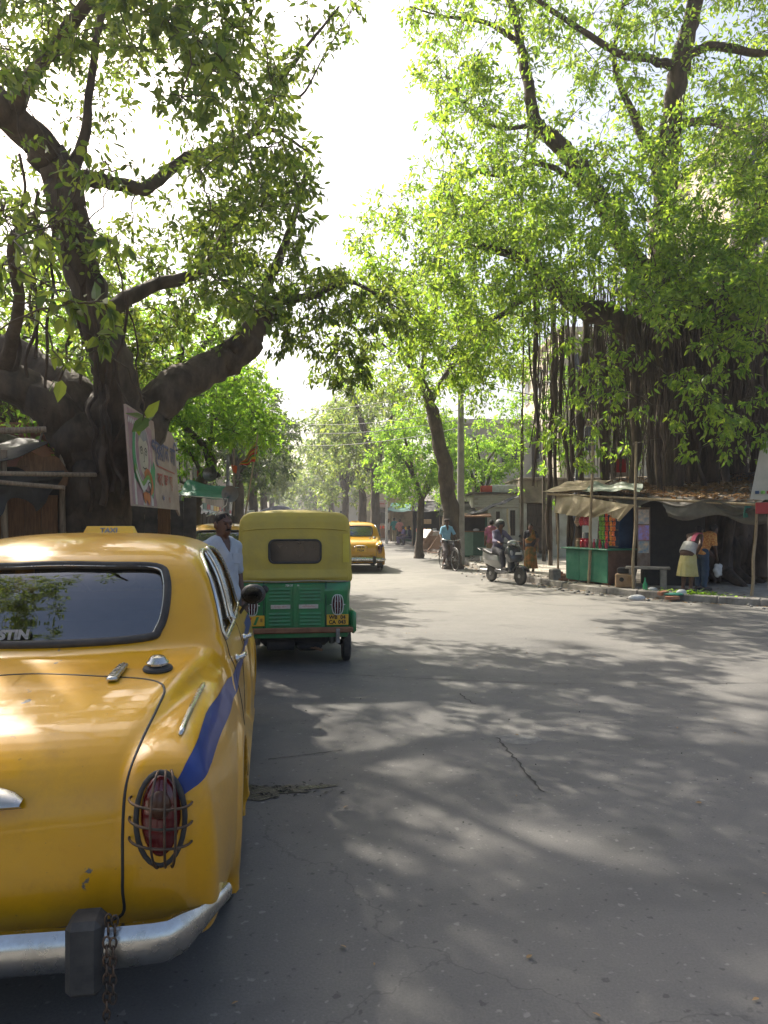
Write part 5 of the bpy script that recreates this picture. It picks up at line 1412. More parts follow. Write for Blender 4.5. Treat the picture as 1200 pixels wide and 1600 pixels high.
    MB().box((-.345, -.016, .69), (.010, .012, .58), .002).obj('seam', M_GREENDK, ed); MB().box((.345, -.016, .69), (.010, .012, .58), .002).obj('seam', M_GREENDK, ed)
    MB().box((0, -.034, .69), (.05, .012, .50), .005).obj('middle_rib', M_AGREEN, ed, smooth=30)
    for s in (1, -1):
        for z_ in (.885, .845, .805, .765, .61, .57, .53, .49):
            MB().prism([(-.035, z_ - .014), (-.028, z_ + .012), (-.028, z_ + .014), (-.026, z_ - .016)], s * .17 - .115, s * .17 + .115, 'x') .obj('louvre', M_AGREEN, ed)
            MB().box((s * .17, -.0335, z_ - .008), (.23, .012, .012), .005).obj('louvre', M_AGREEN, ed, smooth=30)
        fo = MB().box((s * .155 - .005, -.036, .69), (.215, .006, .045), .001).obj('reflective_strip', M_FOIL, ed)
        text('lettering', 'ALL INDIA PERMIT' if s < 0 else 'FIRE AND RESCUE', .017, M_REDPRINT, fo, (s * .155 - .005, -.0405, .69), (R(90), 0, 0))
    text('lettering', '758 351   44', .030, M_WHITE, ed, (-.03, -.0295, .925), (R(90), 0, 0), .0008)
    # tail lamps in scrolled wire guards
    for s in (1, -1):
        x_ = s * .475
        lamp = MB().ell((x_, -.015, .705), (.058, .035, .105), 14, 10).obj('tail_lamp', M_DKRED, root, smooth=180)
        mb = MB()
        ring = [(x_ + .062 * math.copysign(abs(math.sin(a)) ** .6, math.sin(a)), -.03, .705 + .112 * math.copysign(abs(math.cos(a)) ** .8, math.cos(a))) for a in np.linspace(0, 2*PI, 28, endpoint=False)]
        mb.tube(ring, .005, 5, closed=True)
        for dx in (-.03, 0, .03): mb.tube([(x_ + dx * (.6 + .4 * math.sin(a)), -.03 - .028 * math.sin(a), .705 + .108 * math.cos(a)) for a in np.linspace(0, PI, 12)], .0042, 5)
        for sx in (-1, 1):
            mb.tube([(x_ + .018 * sx + .016 * math.sin(a * 1.0) * (1 if a < PI else -1) * sx, -.056, .705 + .045 * math.cos(a)) for a in np.linspace(0, 2*PI, 18)], .004, 5)
            mb.tube([(x_ + .06 * sx, -.03, .705), (x_ + .085 * sx, -.02, .705)], .005, 5)
        mb.obj('wire_guard', M_WHITE, lamp, smooth=180)
    # plates
    pl = MB().box((.475, -.020, .535), (.245, .012, .118), .003).obj('number_plate', M_YPLATE, root)
    text('lettering', 'WB', .058, M_INK, pl, (.425, -.028, .562), (R(90), 0, 0), .0022); text('lettering', '04', .058, M_INK, pl, (.535, -.028, .562), (R(90), 0, 0), .0022)
    text('lettering', 'CA', .058, M_INK, pl, (.415, -.028, .508), (R(90), 0, 0), .0022); text('lettering', '043', .058, M_INK, pl, (.525, -.028, .508), (R(90), 0, 0), .0022)
    pl = MB().box((-.455, -.020, .535), (.235, .012, .118), .003).obj('advert_plate', M_YPLATE, root)
    MB().add([(-.555, -.0275, .50), (-.53, -.0275, .49), (-.475, -.0275, .565), (-.50, -.0275, .575), (-.54, -.0275, .56), (-.55, -.0275, .54)], [(0, 1, 2, 3, 4, 5)]).obj('red_mark', M_REDPRINT, pl)
    MB().add([(-.46, -.0275, .49), (-.43, -.0275, .49), (-.395, -.0275, .58), (-.425, -.0275, .58)], [(0, 1, 2, 3)]).obj('green_mark', M_AGREEN, pl)
    text('lettering', 'E', .05, M_INK, pl, (-.37, -.0275, .54), (R(90), 0, 0), .001)
    # bumper bar on its brackets, lower green valance
    b = MB().box((0, -.045, .425), (1.30, .045, .062), .012).obj('bumper_bar', M_BROWNBAR, root, smooth=30)
    for s in (1, -1): MB().box((s * .475, -.065, .36), (.045, .03, .16), .006).obj('bracket', M_STEEL, b, smooth=30)
    MB().box((0, .0, .365), (1.18, .03, .055), .008).obj('valance', M_AGREEN, root, smooth=30)
    # mudguard flares
    for s in (1, -1):
        MB().box((s * .655, .16, .50), (.07, .34, .26), .03).obj('mudguard', M_AGREEN, root, smooth=40)
    # wheels, axle arms, engine, silencer
    for s in (1, -1):
        mb = MB().lathe([(.11, -.04), (.17, -.05), (.198, -.035), (.203, 0), (.198, .035), (.17, .05), (.11, .04)], 'x', (.60 * s, .38, .203), 26); w = mb.obj('wheel', M_TYRE, root, smooth=40)
        MB().lathe([(.115, -.035), (.115, .035), (.05, .02), (.045, .05), (0, .055)], 'x', (.60 * s, .38, .203), 18).obj('rim', M_STEEL, w, smooth=40)
        MB().tube([(.54 * s, .38, .21), (.30 * s, .70, .33)], .03, 8).obj('swing_arm', M_DARK, root, smooth=60)
        MB().lathe([(.0, 0), (.035, .01), (.035, .16), (0, .17)], 'z', (.43 * s, .36, .2), 10).obj('shock_absorber', M_STEEL, root, smooth=60)
    MB().box((.0, .36, .295), (.78, .46, .15), .05).obj('engine', M_DARK, root, smooth=40); MB().box((.16, .22, .215), (.30, .22, .10), .04).obj('gearbox', M_DARK, root, smooth=40); MB().ell((-.335, -.03, .885), (.045, .02, .045), 10, 7).obj('rag', M_BLACK, root, smooth=60); MB().box((-.2, .9, .28), (1.0, .9, .08), .02).obj('floor_pan', M_DARK, root)
    MB().lathe([(0, -.16), (.06, -.15), (.06, .15), (0, .16)], 'x', (-.16, .14, .235), 14).obj('silencer', M_DARK, root, smooth=60)
    MB().tube([(.05, .14, .23), (.22, .12, .20), (.30, .02, .19)], .016, 6).obj('exhaust_pipe', M_RUST, root, smooth=60)
    # front: wheel, fork, windscreen, handlebar, seats
    mb = MB().lathe([(.11, -.04), (.17, -.05), (.198, -.035), (.203, 0), (.198, .035), (.17, .05), (.11, .04)], 'x', (0, 2.38, .203), 26); mb.obj('wheel', M_TYRE, root, smooth=40)
    MB().tube([(0, 2.38, .22), (0, 2.30, .6), (0, 2.2, .98)], .03, 8).obj('fork', M_BLACK, root, smooth=60)
    MB().tube([(-.33, 2.1, 1.0), (0, 2.2, .98), (.33, 2.1, 1.0)], .014, 8).obj('handlebar', M_BLACK, root, smooth=60)
    fr = MB()
    for s in (1, -1): fr.tube([(.58 * s, 1.9, .5), (.56 * s, 2.15, 1.0), (.52 * s, 1.86, 1.62)], .02, 8)
    fr.tube([(-.56, 2.15, 1.0), (.56, 2.15, 1.0)], .02, 8); fr.tube([(-.52, 1.87, 1.6), (.52, 1.87, 1.6)], .02, 8); ws = fr.obj('windscreen_frame', M_BLACK, root, smooth=60)
    MB().add([(-.55, 2.15, 1.0), (.55, 2.15, 1.0), (.51, 1.87, 1.6), (-.51, 1.87, 1.6)], [(0, 1, 2, 3)]).obj('windscreen', M_GLASS, root)
    MB().box((0, .55, .56), (1.1, .5, .16), .05).obj('passenger_seat', M_SEAT, root, smooth=30); MB().box((0, .25, .85), (1.1, .12, .5), .05).obj('seat_back', M_SEAT, root, smooth=30)
    MB().box((0, 1.5, .6), (.55, .35, .16), .05).obj('driver_seat', M_SEAT, root, smooth=30)
    return root
M_DKRED = mat('dark_red_lens', (.09, .012, .014), (.05, .008, .01), 22, .25)
auto = build_auto()
# ------------------------------------------------------------------ people
def skin(name, c): return mat(name, c, tuple(v * .8 for v in c), 12, .55)
M_SKIN = skin('brown_skin', (.16, .075, .045)); M_SKIN2 = skin('dark_skin', (.095, .045, .028))
M_HAIR = mat('black_hair', (.008, .007, .007), (.014, .012, .012), 40, .75, spec=.2)
def cloth(name, c, c2=None, sc=8): return mat(name, c, c2 or tuple(v * .72 for v in c), sc, .85, bump=.3, bscale=10)
JOINTS = dict(pelvis=(0, 0, .93), neck=(0, -.015, 1.435), head=(0, .02, 1.575),
    shR=(.165, -.01, 1.37), elR=(.215, -.03, 1.10), wrR=(.225, .05, .86), shL=(-.165, -.01, 1.37), elL=(-.215, -.03, 1.10), wrL=(-.225, .05, .86),
    hipR=(.088, 0, .90), knR=(.10, .025, .49), anR=(.10, -.02, .085), toR=(.125, .15, .035), hipL=(-.088, 0, .90), knL=(-.10, .025, .49), anL=(-.10, -.02, .085), toL=(-.125, .15, .035))
def person(label, loc, face, pose=None, height=1.7, skin_m=None, top=None, sleeve=.75, legs=None, leg_len=.93, skirt=None, hair=True, head_yaw=0.0, head_pitch=0.0, res=.015, fat=1.0, long_hair=False, extra=None, fingers=True, group=None, grip=0.0, shoes=True):
    """face: world direction the person faces (x,y)"""
    J = {k: np.array(v, float) for k, v in JOINTS.items()}
    for k, v in (pose or {}).items(): J[k] = np.array(v, float)
    rz = math.atan2(face[1], face[0]) - PI / 2
    root = thing('person', label, 'person', loc, rz, group); sc = height / 1.7; root.scale = (sc, sc, sc)
    pel, nk = J['pelvis'], J['neck']; up = unit(nk - pel); rt = unit((J['shR'] - J['shL']) * .6 + (J['hipR'] - J['hipL']) * .8); rt = unit(rt - up * rt.dot(up)); fw = np.cross(up, rt)
    T = np.stack([rt, fw, up], 1); TL = np.linalg.norm(nk - pel)      # columns: torso axes
    def ell(p, c, r, Rm=None):
        q = p - c
        if Rm is not None: q = q @ Rm
        q = q / np.array(r); k = np.linalg.norm(q, axis=1); kk = np.linalg.norm(q / np.array(r), axis=1)
        return np.where(k > .05, k * (k - 1) / np.maximum(kk, 1e-6), -min(r))
    def torso(p, g=0.0):
        a = ell(p, pel + up * TL * .70 + fw * .0, (.158 * fat + g, .108 * fat + g, .185 + g), T)
        b = ell(p, pel + up * TL * .33 + fw * .012, (.140 * fat + g, .104 * fat + g, .18 + g), T)
        c = ell(p, pel + up * .0, (.160 * fat + g, .112 * fat + g, .135 + g), T)
        d = np.minimum(sd_seg(p, J['shR'], nk, .046 + g, .05 + g), sd_seg(p, J['shL'], nk, .046 + g, .05 + g))
        return smin(smin(smin(a, b, .06), c, .06), d, .05)
    def arm(p, s, g=0.0, upto=2.0):
        sh, el, wr = J['sh' + s], J['el' + s], J['wr' + s]
        if upto <= 1.0: return sd_seg(p, sh, sh + (el - sh) * upto, .046 + g, .044 + g)
        a = sd_seg(p, sh, el, .046 + g, .038 + g)
        e = el + (wr - el) * min(upto - 1, 1)
        return smin(a, sd_seg(p, el, e, .041 + g, .041 + (.029 - .041) * min(upto - 1, 1) + g), .02)
    def leg(p, s, g=0.0, upto=2.0):
        h, k, a = J['hip' + s], J['kn' + s], J['an' + s]
        v = sd_seg(p, h, k, .083 * fat + g, .056 + g)
        e = k + (a - k) * min(upto - 1, 1) if upto > 1 else None
        if e is None: return sd_seg(p, h, h + (k - h) * upto, .083 + g, .07 + g)
        m_ = k + (a - k) * .3
        v = smin(v, sd_seg(p, k, m_, .054 + g, .055 + g), .03)
        return smin(v, sd_seg(p, m_, e, .055 + g, .036 + (g if g < .02 else g)), .03)
    Hm = np.array(Matrix.Rotation(head_yaw, 3, 'Z') @ Matrix.Rotation(head_pitch, 3, 'X')); hc = J['head']
    def head(p):
        q = (p - hc) @ Hm
        v = ell(q, np.array((0, -.008, .025)), (.076, .096, .098))
        v = smin(v, ell(q, np.array((0, .018, -.045)), (.056, .068, .075)), .03)
        v = smin(v, sd_seg(q, (0, .088, .012), (0, .112, -.022), .009, .014), .012)           # nose
        v = smin(v, sd_seg(q, (-.03, .086, .028), (.03, .086, .028), .012, .012), .012)       # brow
        v = smin(v, sd_seg(q, (-.016, .086, -.058), (.016, .086, -.058), .008, .008), .008)   # lips
        for s in (1, -1):
            v = smin(v, ell(q, np.array((.078 * s, -.012, -.002)), (.012, .022, .034)), .01)
            v = smax(v, -ell(q, np.array((.031 * s, .103, .010)), (.018, .018, .012)), .01)
        return v
    def hand(p, s):
        wr, el = J['wr' + s], J['el' + s]; d = unit(wr - el); side = unit(np.cross(d, rt if abs(d.dot(rt)) < .8 else fw)); lat = unit(np.cross(side, d))
        # side: palm normal-ish, lat: across the palm
        R3 = np.stack([lat, side, d], 1); c = wr + d * .045
        v = ell(p, c, (.040, .018, .055), R3)
        if fingers:
            for i, (o, L_) in enumerate(zip((-.03, -.010, .011, .030), (.062, .074, .070, .054))):
                a = wr + d * .085 + lat * o; b = a + (d * (1 - .55 * grip) + side * (.25 + .9 * grip)) * L_ * .55; e = b + (d * (.75 - 1.3 * grip) + side * (.55 + .6 * grip)) * L_ * .5
                v = smin(v, sd_seg(p, a, b, .0098, .009), .006); v = smin(v, sd_seg(p, b, e, .009, .0075), .005)
            a = wr + d * .03 + lat * -.034; b = a + d * .035 - lat * .022 + side * .012; e = b + d * .026 + side * .012
            v = smin(v, sd_seg(p, a, b, .013, .011), .008); v = smin(v, sd_seg(p, b, e, .011, .008), .005)
        return v
    def foot(p, s):
        a, t = J['an' + s], J['to' + s]; h = a + np.array((0, -.04, -.045)) if abs(a[2]) < 5 else a
        return smin(sd_seg(p, h, t, .038, .030), sd_seg(p, a, t, .036, .028), .03)
    def body(p):
        v = torso(p); v = smin(v, sd_seg(p, nk - up * .02, hc - (hc - nk) * .25, .056, .052), .03); v = smin(v, head(p), .02)
        for s in 'RL':
            v = smin(v, arm(p, s), .03); v = smin(v, leg(p, s), .035); v = smin(v, foot(p, s), .02); v = smin(v, hand(p, s), .012)
        return v
    pts = np.array(list(J.values())); lo, hi = pts.min(0) - .22, pts.max(0) + .22
    link('body', iso_mesh('body', body, lo, hi, res, res < .01, 2 if res < .01 else 1), skin_m or M_SKIN, root)
    if top is not None:
        def shirt(p):
            wr = .0022 * np.sin(p[:, 2] * 46 + p[:, 0] * 34 + 2 * np.sin(p[:, 0] * 11)) + .002 * np.sin(p[:, 0] * 48 - p[:, 2] * 31)
            v = torso(p, .013)
            hem = ell(p, pel - up * .03, (.172 * fat, .128 * fat, .12), T); v = smin(v, hem, .05)
            for s in 'RL': v = smin(v, arm(p, s, .014, sleeve), .025)
            q = (p - nk) @ T
            v = v + wr
            col = np.hypot(q[:, 0], q[:, 1] - .012) - .062
            v = np.where(q[:, 2] > -.03, np.maximum(v, -col), v)
            v = np.where(q[:, 1] > .02, np.maximum(v, -(np.abs(q[:, 0]) - .045 - np.minimum(q[:, 2] + .02, 0) * .42)), v)
            qq = (p - pel) @ T
            return np.maximum(v, -(qq[:, 2] + .10))
        tp = link('shirt', iso_mesh('shirt', shirt, lo, hi, res, False, 1), top, root)
        if sleeve > .3 and skirt is None and extra != 'plain':
            cv = []
            for t in np.linspace(-1, 1, 13):
                a = t * PI * .86; cv.append(nk + rt * .066 * math.sin(a) + fw * (-.066 * math.cos(a) * 1 + .012) + up * (.02 - .055 * abs(t) ** 2))
            cv = np.array(cv); MB().sheet(np.stack([cv + up * .022, cv + unit(cv - nk) * .028 - up * .012]), .004).obj('collar', top, tp, smooth=60)
    if legs is not None:
        def tro(p):
            v = ell(p, pel, (.168 * fat, .122 * fat, .13), T)
            for s in 'RL': v = smin(v, leg(p, s, .022, 1 + leg_len), .03)
            v = v + .004 * np.sin(p[:, 2] * 40 + p[:, 1] * 30)
            return np.maximum(v, ((p - pel) @ T)[:, 2] - .10)
        link('trousers', iso_mesh('trousers', tro, lo, hi, res, False, 1), legs, root)
    if skirt is not None:
        m_, z1, flare = skirt
        def sk(p):
            a = pel + up * .10; z = np.clip((a[2] - p[:, 2]) / max(a[2] - z1, .01), 0, 1); ang = np.arctan2(p[:, 0], p[:, 1])
            kx = (J['knR'] + J['knL']) / 2; cx = np.interp(z, [0, .5, 1], [a[0], (pel[0] + kx[0]) / 2, (J['anR'][0] + J['anL'][0]) / 2]); cy = np.interp(z, [0, .5, 1], [a[1], (pel[1] + kx[1]) / 2, (J['anR'][1] + J['anL'][1]) / 2 + .03])
            rx = np.interp(z, [0, .25, 1], [.150, .185, flare]) * fat; ry = np.interp(z, [0, .25, 1], [.112, .15, flare * .85]) * fat
            fold = 1 + .05 * z * np.sin(ang * 9 + z * 2) + .03 * z * np.sin(ang * 17)
            d = (np.hypot((p[:, 0] - cx) / rx, (p[:, 1] - cy) / ry) - fold) * np.minimum(rx, ry)
            return np.maximum(np.maximum(d, p[:, 2] - a[2]), z1 - p[:, 2])
        link('skirt', iso_mesh('skirt', sk, lo - .1, hi + .1, res, False, 1), m_, root)
    if hair:
        def hr(p):
            q = (p - hc) @ Hm; v = ell(q, np.array((0, -.014, .029)), (.0795, .0985, .1005)) + .0022 * np.sin(q[:, 0] * 190) * np.sin(q[:, 1] * 170 + q[:, 2] * 120)
            v = np.maximum(v, np.interp(q[:, 1], [-.1, -.04, .0, .03, .07, .1], [-.075, -.045, -.012, .03, .062, .07]) - q[:, 2])
            if long_hair: v = np.minimum(v, ell(q, np.array((0, -.105, -.015)), (.05, .04, .05)))
            return v
        link('hair', iso_mesh('hair', hr, hc - .2, hc + .2, min(res, .012), False, 1), M_HAIR, root)
    if shoes:
        for s in 'RL':
            f_ = lambda p, s=s: np.maximum(foot(p, s) - .008, p[:, 2] - J['to' + s][2] - .035)
            link('sandal', iso_mesh('sandal', f_, np.minimum(J['an' + s], J['to' + s]) - .16, np.maximum(J['an' + s], J['to' + s]) + .14, res, False, 1), M_BLACK, root)
    root['_'] = 0; del root['_']
    return root, J, T, Hm
# the driver standing in front of the near taxi
pm, Jm, Tm, Hm_ = person('moustached man in a pale blue-white shirt standing beyond the near taxi', G(347, 6.95), (.78, -.62), dict(elR=(.22, -.05, 1.12), wrR=(.22, .05, .88), elL=(-.22, -.03, 1.10), wrL=(-.22, .04, .86)), 1.735, M_SKIN2, cloth('pale_shirt', (.36, .40, .46), (.29, .33, .39)), .8, cloth('grey_trousers', (.06, .06, .065)), head_yaw=R(-8), res=.0095, fat=1.06, hair=True)
hq = Jm['head']
def on_face(o): return tuple(hq + Hm_ @ np.array(o))
for s in (1, -1): MB().ell(on_face((.031 * s, .0865, .010)), (.014, .008, .0065), 10, 6).obj('eye', mat('eye_dark', (.03, .025, .022), rough=.2), pm, smooth=180)
MB().tube([on_face((x_, .099 - abs(x_) * .35, -.041 - abs(x_) * .18)) for x_ in np.linspace(-.034, .034, 9)], [.003, .006, .008, .008, .007, .008, .008, .006, .003], 6).obj('moustache', M_HAIR, pm, smooth=60)
for s in (1, -1): MB().tube([on_face((s * x_, .091 - x_ * .2, .034 - (x_ - .03) ** 2 * 6)) for x_ in np.linspace(.014, .05, 6)], .004, 5).obj('eyebrow', M_HAIR, pm, smooth=60)
MB().box(tuple(Jm['pelvis'] + Tm @ np.array((-.075, .128, .33))), (.09, .006, .10), .002, Tm).obj('shirt_pocket', MATS['pale_shirt'], pm)

# ---- scooter and rider
M_SCOOT = mat('charcoal_paint', (.045, .048, .052), (.06, .063, .067), 4, .25, metal=.3, coat=.8)
M_SCOOTS = mat('silver_paint', (.30, .30, .29), (.24, .24, .235), 4, .28, metal=.5, coat=.6)
def build_scooter():
    f0, r0 = G(813, 18.35), G(768, 19.45); d = f0 - r0; ang = math.atan2(d[1], d[0]) - PI / 2
    root = thing('scooter', 'grey and silver scooter ridden along the right side of the road', 'scooter', r0, ang)   # +y forward, rear axle foot at origin
    W = 1.24
    for yy in (0, W):
        w = MB().lathe([(.15, -.04), (.19, -.048), (.222, -.032), (.228, 0), (.222, .032), (.19, .048), (.15, .04)], 'x', (0, yy, .228), 26).obj('wheel', M_TYRE, root, smooth=40)
        mb = MB().lathe([(.15, -.03), (.155, 0), (.15, .03)], 'x', (0, yy, .228), 22)
        for k in range(5): a = k / 5 * 2 * PI; mb.tube([(0, yy, .228), (0, yy + .15 * math.cos(a), .228 + .15 * math.sin(a))], .018, 6)
        mb.lathe([(0, -.05), (.05, -.045), (.05, .045), (0, .05)], 'x', (0, yy, .228), 12); mb.obj('rim', M_SCOOTS, w, smooth=40)
    tail = Poly2([(-.42, .80), (-.38, .66), (-.20, .50), (.10, .42), (.42, .36), (.55, .40), (.50, .60), (.42, .74), (.1, .78), (-.25, .84)], 3)
    def f_tail(p):
        x = np.abs(p[:, 0]); w = spl([(-.45, .05), (-.25, .11), (.1, .165), (.4, .15), (.55, .12)], p[:, 1]) - .30 * np.abs(p[:, 2] - .58); return smax(tail(p[:, 1], p[:, 2]), x - w, .06)
    link('tail_body', iso_mesh('tail_body', f_tail, (-.25, -.5, .3), (.25, .65, .9), .015), M_SCOOTS, root)
    seat = Poly2([(-.30, .80), (-.05, .76), (.20, .72), (.48, .73), (.52, .79), (.40, .815), (.15, .80), (-.05, .85), (-.28, .88)], 3)
    link('seat', iso_mesh('seat', lambda p: smax(seat(p[:, 1], p[:, 2]), np.abs(p[:, 0]) - spl([(-.3, .10), (0, .15), (.5, .11)], p[:, 1]), .04), (-.22, -.4, .66), (.22, .6, .94), .015), M_BLACK, root)
    floor = Poly2([(.35, .30), (.40, .38), (.70, .36), (.92, .36), (.98, .42), (1.02, .36), (.95, .28), (.6, .25)], 2)
    link('footboard', iso_mesh('footboard', lambda p: smax(floor(p[:, 1], p[:, 2]), np.abs(p[:, 0]) - .17, .04), (-.25, .25, .2), (.25, 1.1, .5), .015), M_SCOOT, root)
    apr = Poly2([(.90, .36), (.93, .60), (.90, .88), (.93, .96), (1.02, .97), (1.10, .84), (1.15, .68), (1.13, .58), (1.03, .55), (1.00, .36)], 3)
    link('apron', iso_mesh('apron', lambda p: smax(apr(p[:, 1] + .25 * p[:, 0]**2 * 4, p[:, 2]), np.abs(p[:, 0]) - spl([(.3, .13), (.55, .18), (.8, .23), (.98, .19)], p[:, 2]), .05), (-.32, .7, .3), (.32, 1.3, 1.05), .015), M_SCOOT, root)
    link('front_mudguard', iso_mesh('front_mudguard', lambda p: np.maximum(smax(np.abs(np.hypot(p[:, 1] - W, p[:, 2] - .228) - .265) - .02, np.abs(p[:, 0]) - .085, .04), np.maximum(.36 - p[:, 2], np.minimum(1.0 - p[:, 1], 1) * 1)), (-.14, .9, .2), (.14, 1.62, .62), .013), M_SCOOT, root)
    # panel of the apron: light stripe, number plate, indicators
    for s in (1, -1): MB().ell((.155 * s, 1.07, .80), (.045, .05, .085), 10, 8).obj('indicator', M_SCOOTS, root, smooth=180)
    MB().box((0, 1.16, .80), (.19, .008, .07), .002, rotm(R(-25))).obj('number_plate', M_WHITE, root)
    cowl = MB().ell((0, .93, 1.05), (.17, .12, .085), 16, 10).obj('handlebar_cowl', M_SCOOTS, root, smooth=180)
    MB().ell((0, 1.02, 1.04), (.10, .045, .055), 14, 8).obj('headlamp', M_CHROME, cowl, smooth=180)
    MB().tube([(-.34, .83, 1.07), (-.2, .89, 1.06), (.2, .89, 1.06), (.34, .83, 1.07)], .016, 8).obj('handlebar', M_BLACK, root, smooth=60)
    for s in (1, -1):
        MB().tube([(.24 * s, .88, 1.07), (.27 * s, .87, 1.2)], .006, 6).obj('mirror_stem', M_BLACK, root, smooth=60)
        MB().ell((.28 * s, .87, 1.23), (.05, .018, .038), 10, 6).obj('mirror', M_BLACK, root, smooth=180)
    MB().tube([(.14, -.32, .84), (.14, -.44, .88), (0, -.47, .89), (-.14, -.44, .88), (-.14, -.32, .84)], .014, 8).obj('grab_rail', M_SCOOTS, root, smooth=60)
    MB().lathe([(0, -.17), (.05, -.16), (.06, 0), (.05, .16), (0, .17)], 'y', (.15, -.12, .30), 12).obj('silencer', M_SCOOTS, root, smooth=60)
    MB().box((-.10, .05, .28), (.12, .42, .14), .04).obj('engine', M_DARK, root, smooth=40)
    MB().tube([(0, 1.0, .62), (0, W, .228)], .03, 8).obj('fork', M_STEEL, root, smooth=60)
    MB().box((0, -.40, .60), (.18, .02, .12), .004, rotm(R(15))).obj('rear_plate', M_WHITE, root)
    return root, r0, ang
sct, r0s, angs = build_scooter()
fw2 = np.array((-math.sin(angs), math.cos(angs)))
rp = np.array((r0s[0], r0s[1], 0.0)) + np.array((*(fw2 * .27), 0))
sit = dict(pelvis=(0, 0, .90), neck=(0, .08, 1.40), head=(0, .12, 1.535), shR=(.165, .08, 1.345), shL=(-.165, .08, 1.345), elR=(.29, .26, 1.12), elL=(-.29, .26, 1.12), wrR=(.31, .50, 1.10), wrL=(-.31, .50, 1.10),
    hipR=(.09, .03, .88), hipL=(-.09, .03, .88), knR=(.15, .42, .80), knL=(-.15, .42, .80), anR=(.14, .44, .43), anL=(-.14, .44, .43), toR=(.15, .60, .40), toL=(-.15, .60, .40))
pr, Jr, Tr, _h = person('helmeted rider in a purple-grey shirt seated on the scooter', rp, fw2, sit, 1.66, M_SKIN, cloth('purple_grey_shirt', (.11, .10, .16), (.16, .14, .21)), 1.55, cloth('dark_jeans', (.045, .045, .055)), hair=False, res=.0145, grip=.8)
hh = Jr['head']
helm = iso_mesh('helmet', lambda p: np.maximum(sd_ell(p - hh, (0, -.005, .045), (.125, .145, .13)), -np.maximum(np.maximum((p - hh)[:, 2] - .035, .02 - (p - hh)[:, 1]), np.abs(p[:, 0] - hh[0]) - .085)), hh - .2, hh + .22, .012)
link('helmet', helm, M_BLACK, pr)
MB().ell(hh + np.array((0, -.01, .115)), (.10, .118, .07), 16, 8).obj('helmet_cap', M_WHITE, pr, smooth=180)
# ---- bicycle and cyclist
def build_bicycle():
    f0, r0 = G(711, 23.3), G(692, 24.35); d = f0 - r0; ang = math.atan2(d[1], d[0]) - PI / 2
    root = thing('bicycle', 'black upright bicycle ridden beside the right kerb', 'bicycle', r0, ang); W = 1.10; Rw = .345
    for yy in (0, W):
        ring = [(0, yy + Rw * math.cos(a), Rw + .012 + Rw * math.sin(a)) for a in np.linspace(0, 2*PI, 36, endpoint=False)]
        w = MB().tube(ring, .019, 7, closed=True).obj('wheel', M_TYRE, root, smooth=180)
        rim = [(0, yy + (Rw - .022) * math.cos(a), Rw + .012 + (Rw - .022) * math.sin(a)) for a in np.linspace(0, 2*PI, 36, endpoint=False)]
        mb = MB().tube(rim, .012, 6, closed=True)
        for k in range(20):
            a = k / 20 * 2 * PI; mb.tube([(.025 * (-1) ** k, yy, Rw + .012), (0, yy + Rw * .94 * math.cos(a), Rw + .012 + Rw * .94 * math.sin(a))], .0022, 3, cap=False)
        mb.lathe([(.02, -.045), (.02, .045)], 'x', (0, yy, Rw + .012), 8); mb.obj('rim', M_STEEL, w, smooth=180)
        arc = [(0, yy + (Rw + .045) * math.cos(a), Rw + .012 + (Rw + .045) * math.sin(a)) for a in (np.linspace(.4, 2.9, 14) if yy == 0 else np.linspace(.5, 2.6, 14))]
        MB().tube(arc, .022, 6).obj('mudguard', M_BLACK, root, smooth=180)
    bb, st, hd, ht = (0, .46, .30), (0, .30, .86), (0, W - .16, .86), (0, W - .12, .70); fa, ra = (0, W, Rw + .012), (0, 0, Rw + .012)
    mb = MB()
    for a, b in ((bb, st), (bb, ht), (st, hd), (hd, ht)): mb.tube([a, b], .016, 8)
    for s in (1, -1): mb.tube([bb, (.05 * s, 0, Rw + .012)], .010, 6); mb.tube([st, (.05 * s, 0, Rw + .012)], .010, 6); mb.tube([ht, (.05 * s, W, Rw + .012)], .011, 6)
    mb.obj('frame', M_BLACK, root, smooth=60)
    MB().tube([(-.29, W - .42, 1.02), (-.28, W - .25, 1.01), (-.1, W - .14, .99), (0, W - .17, .97), (.1, W - .14, .99), (.28, W - .25, 1.01), (.29, W - .42, 1.02)], .012, 8).obj('handlebar', M_CHROME, root, smooth=60)
    MB().tube([hd, (0, W - .18, .98)], .012, 8).obj('stem', M_CHROME, root, smooth=60)
    link('saddle', iso_mesh('saddle', lambda p: smax(np.abs(p[:, 2] - .93) - .035, np.hypot(p[:, 0] / spl([(.1, .11), (.25, .09), (.42, .03)], p[:, 1]), 0) * .08 - .08 + np.maximum(np.abs(p[:, 1] - .26) - .14, 0), .02), (-.18, .05, .85), (.18, .5, 1.0), .012), M_BLACK, root)
    MB().lathe([(.09, -.004), (.09, .004)], 'x', (.05, .46, .30), 18).obj('chainring', M_STEEL, root)
    MB().tube([(.07, .46, .30), (.08, .44, .14)], .01, 6).obj('crank', M_STEEL, root); MB().tube([(-.07, .46, .30), (-.08, .48, .46)], .01, 6).obj('crank', M_STEEL, root)
    for s, p_ in ((1, (.13, .44, .14)), (-1, (-.13, .48, .46))): MB().box(p_, (.09, .08, .025), .004).obj('pedal', M_RUBBER, root)
    mb = MB()
    for x_ in (-.06, -.02, .02, .06): mb.tube([(x_, -.2, .76), (x_, .2, .76)], .006, 5)
    for s in (1, -1): mb.tube([(.06 * s, -.18, .76), (.05 * s, 0, Rw)], .006, 5)
    mb.obj('carrier', M_BLACK, root)
    return root, r0, ang
bic, r0b, angb = build_bicycle(); fwb = np.array((-math.sin(angb), math.cos(angb)))
rp = np.array((r0b[0], r0b[1], 0.0)) + np.array((*(fwb * .27), 0))
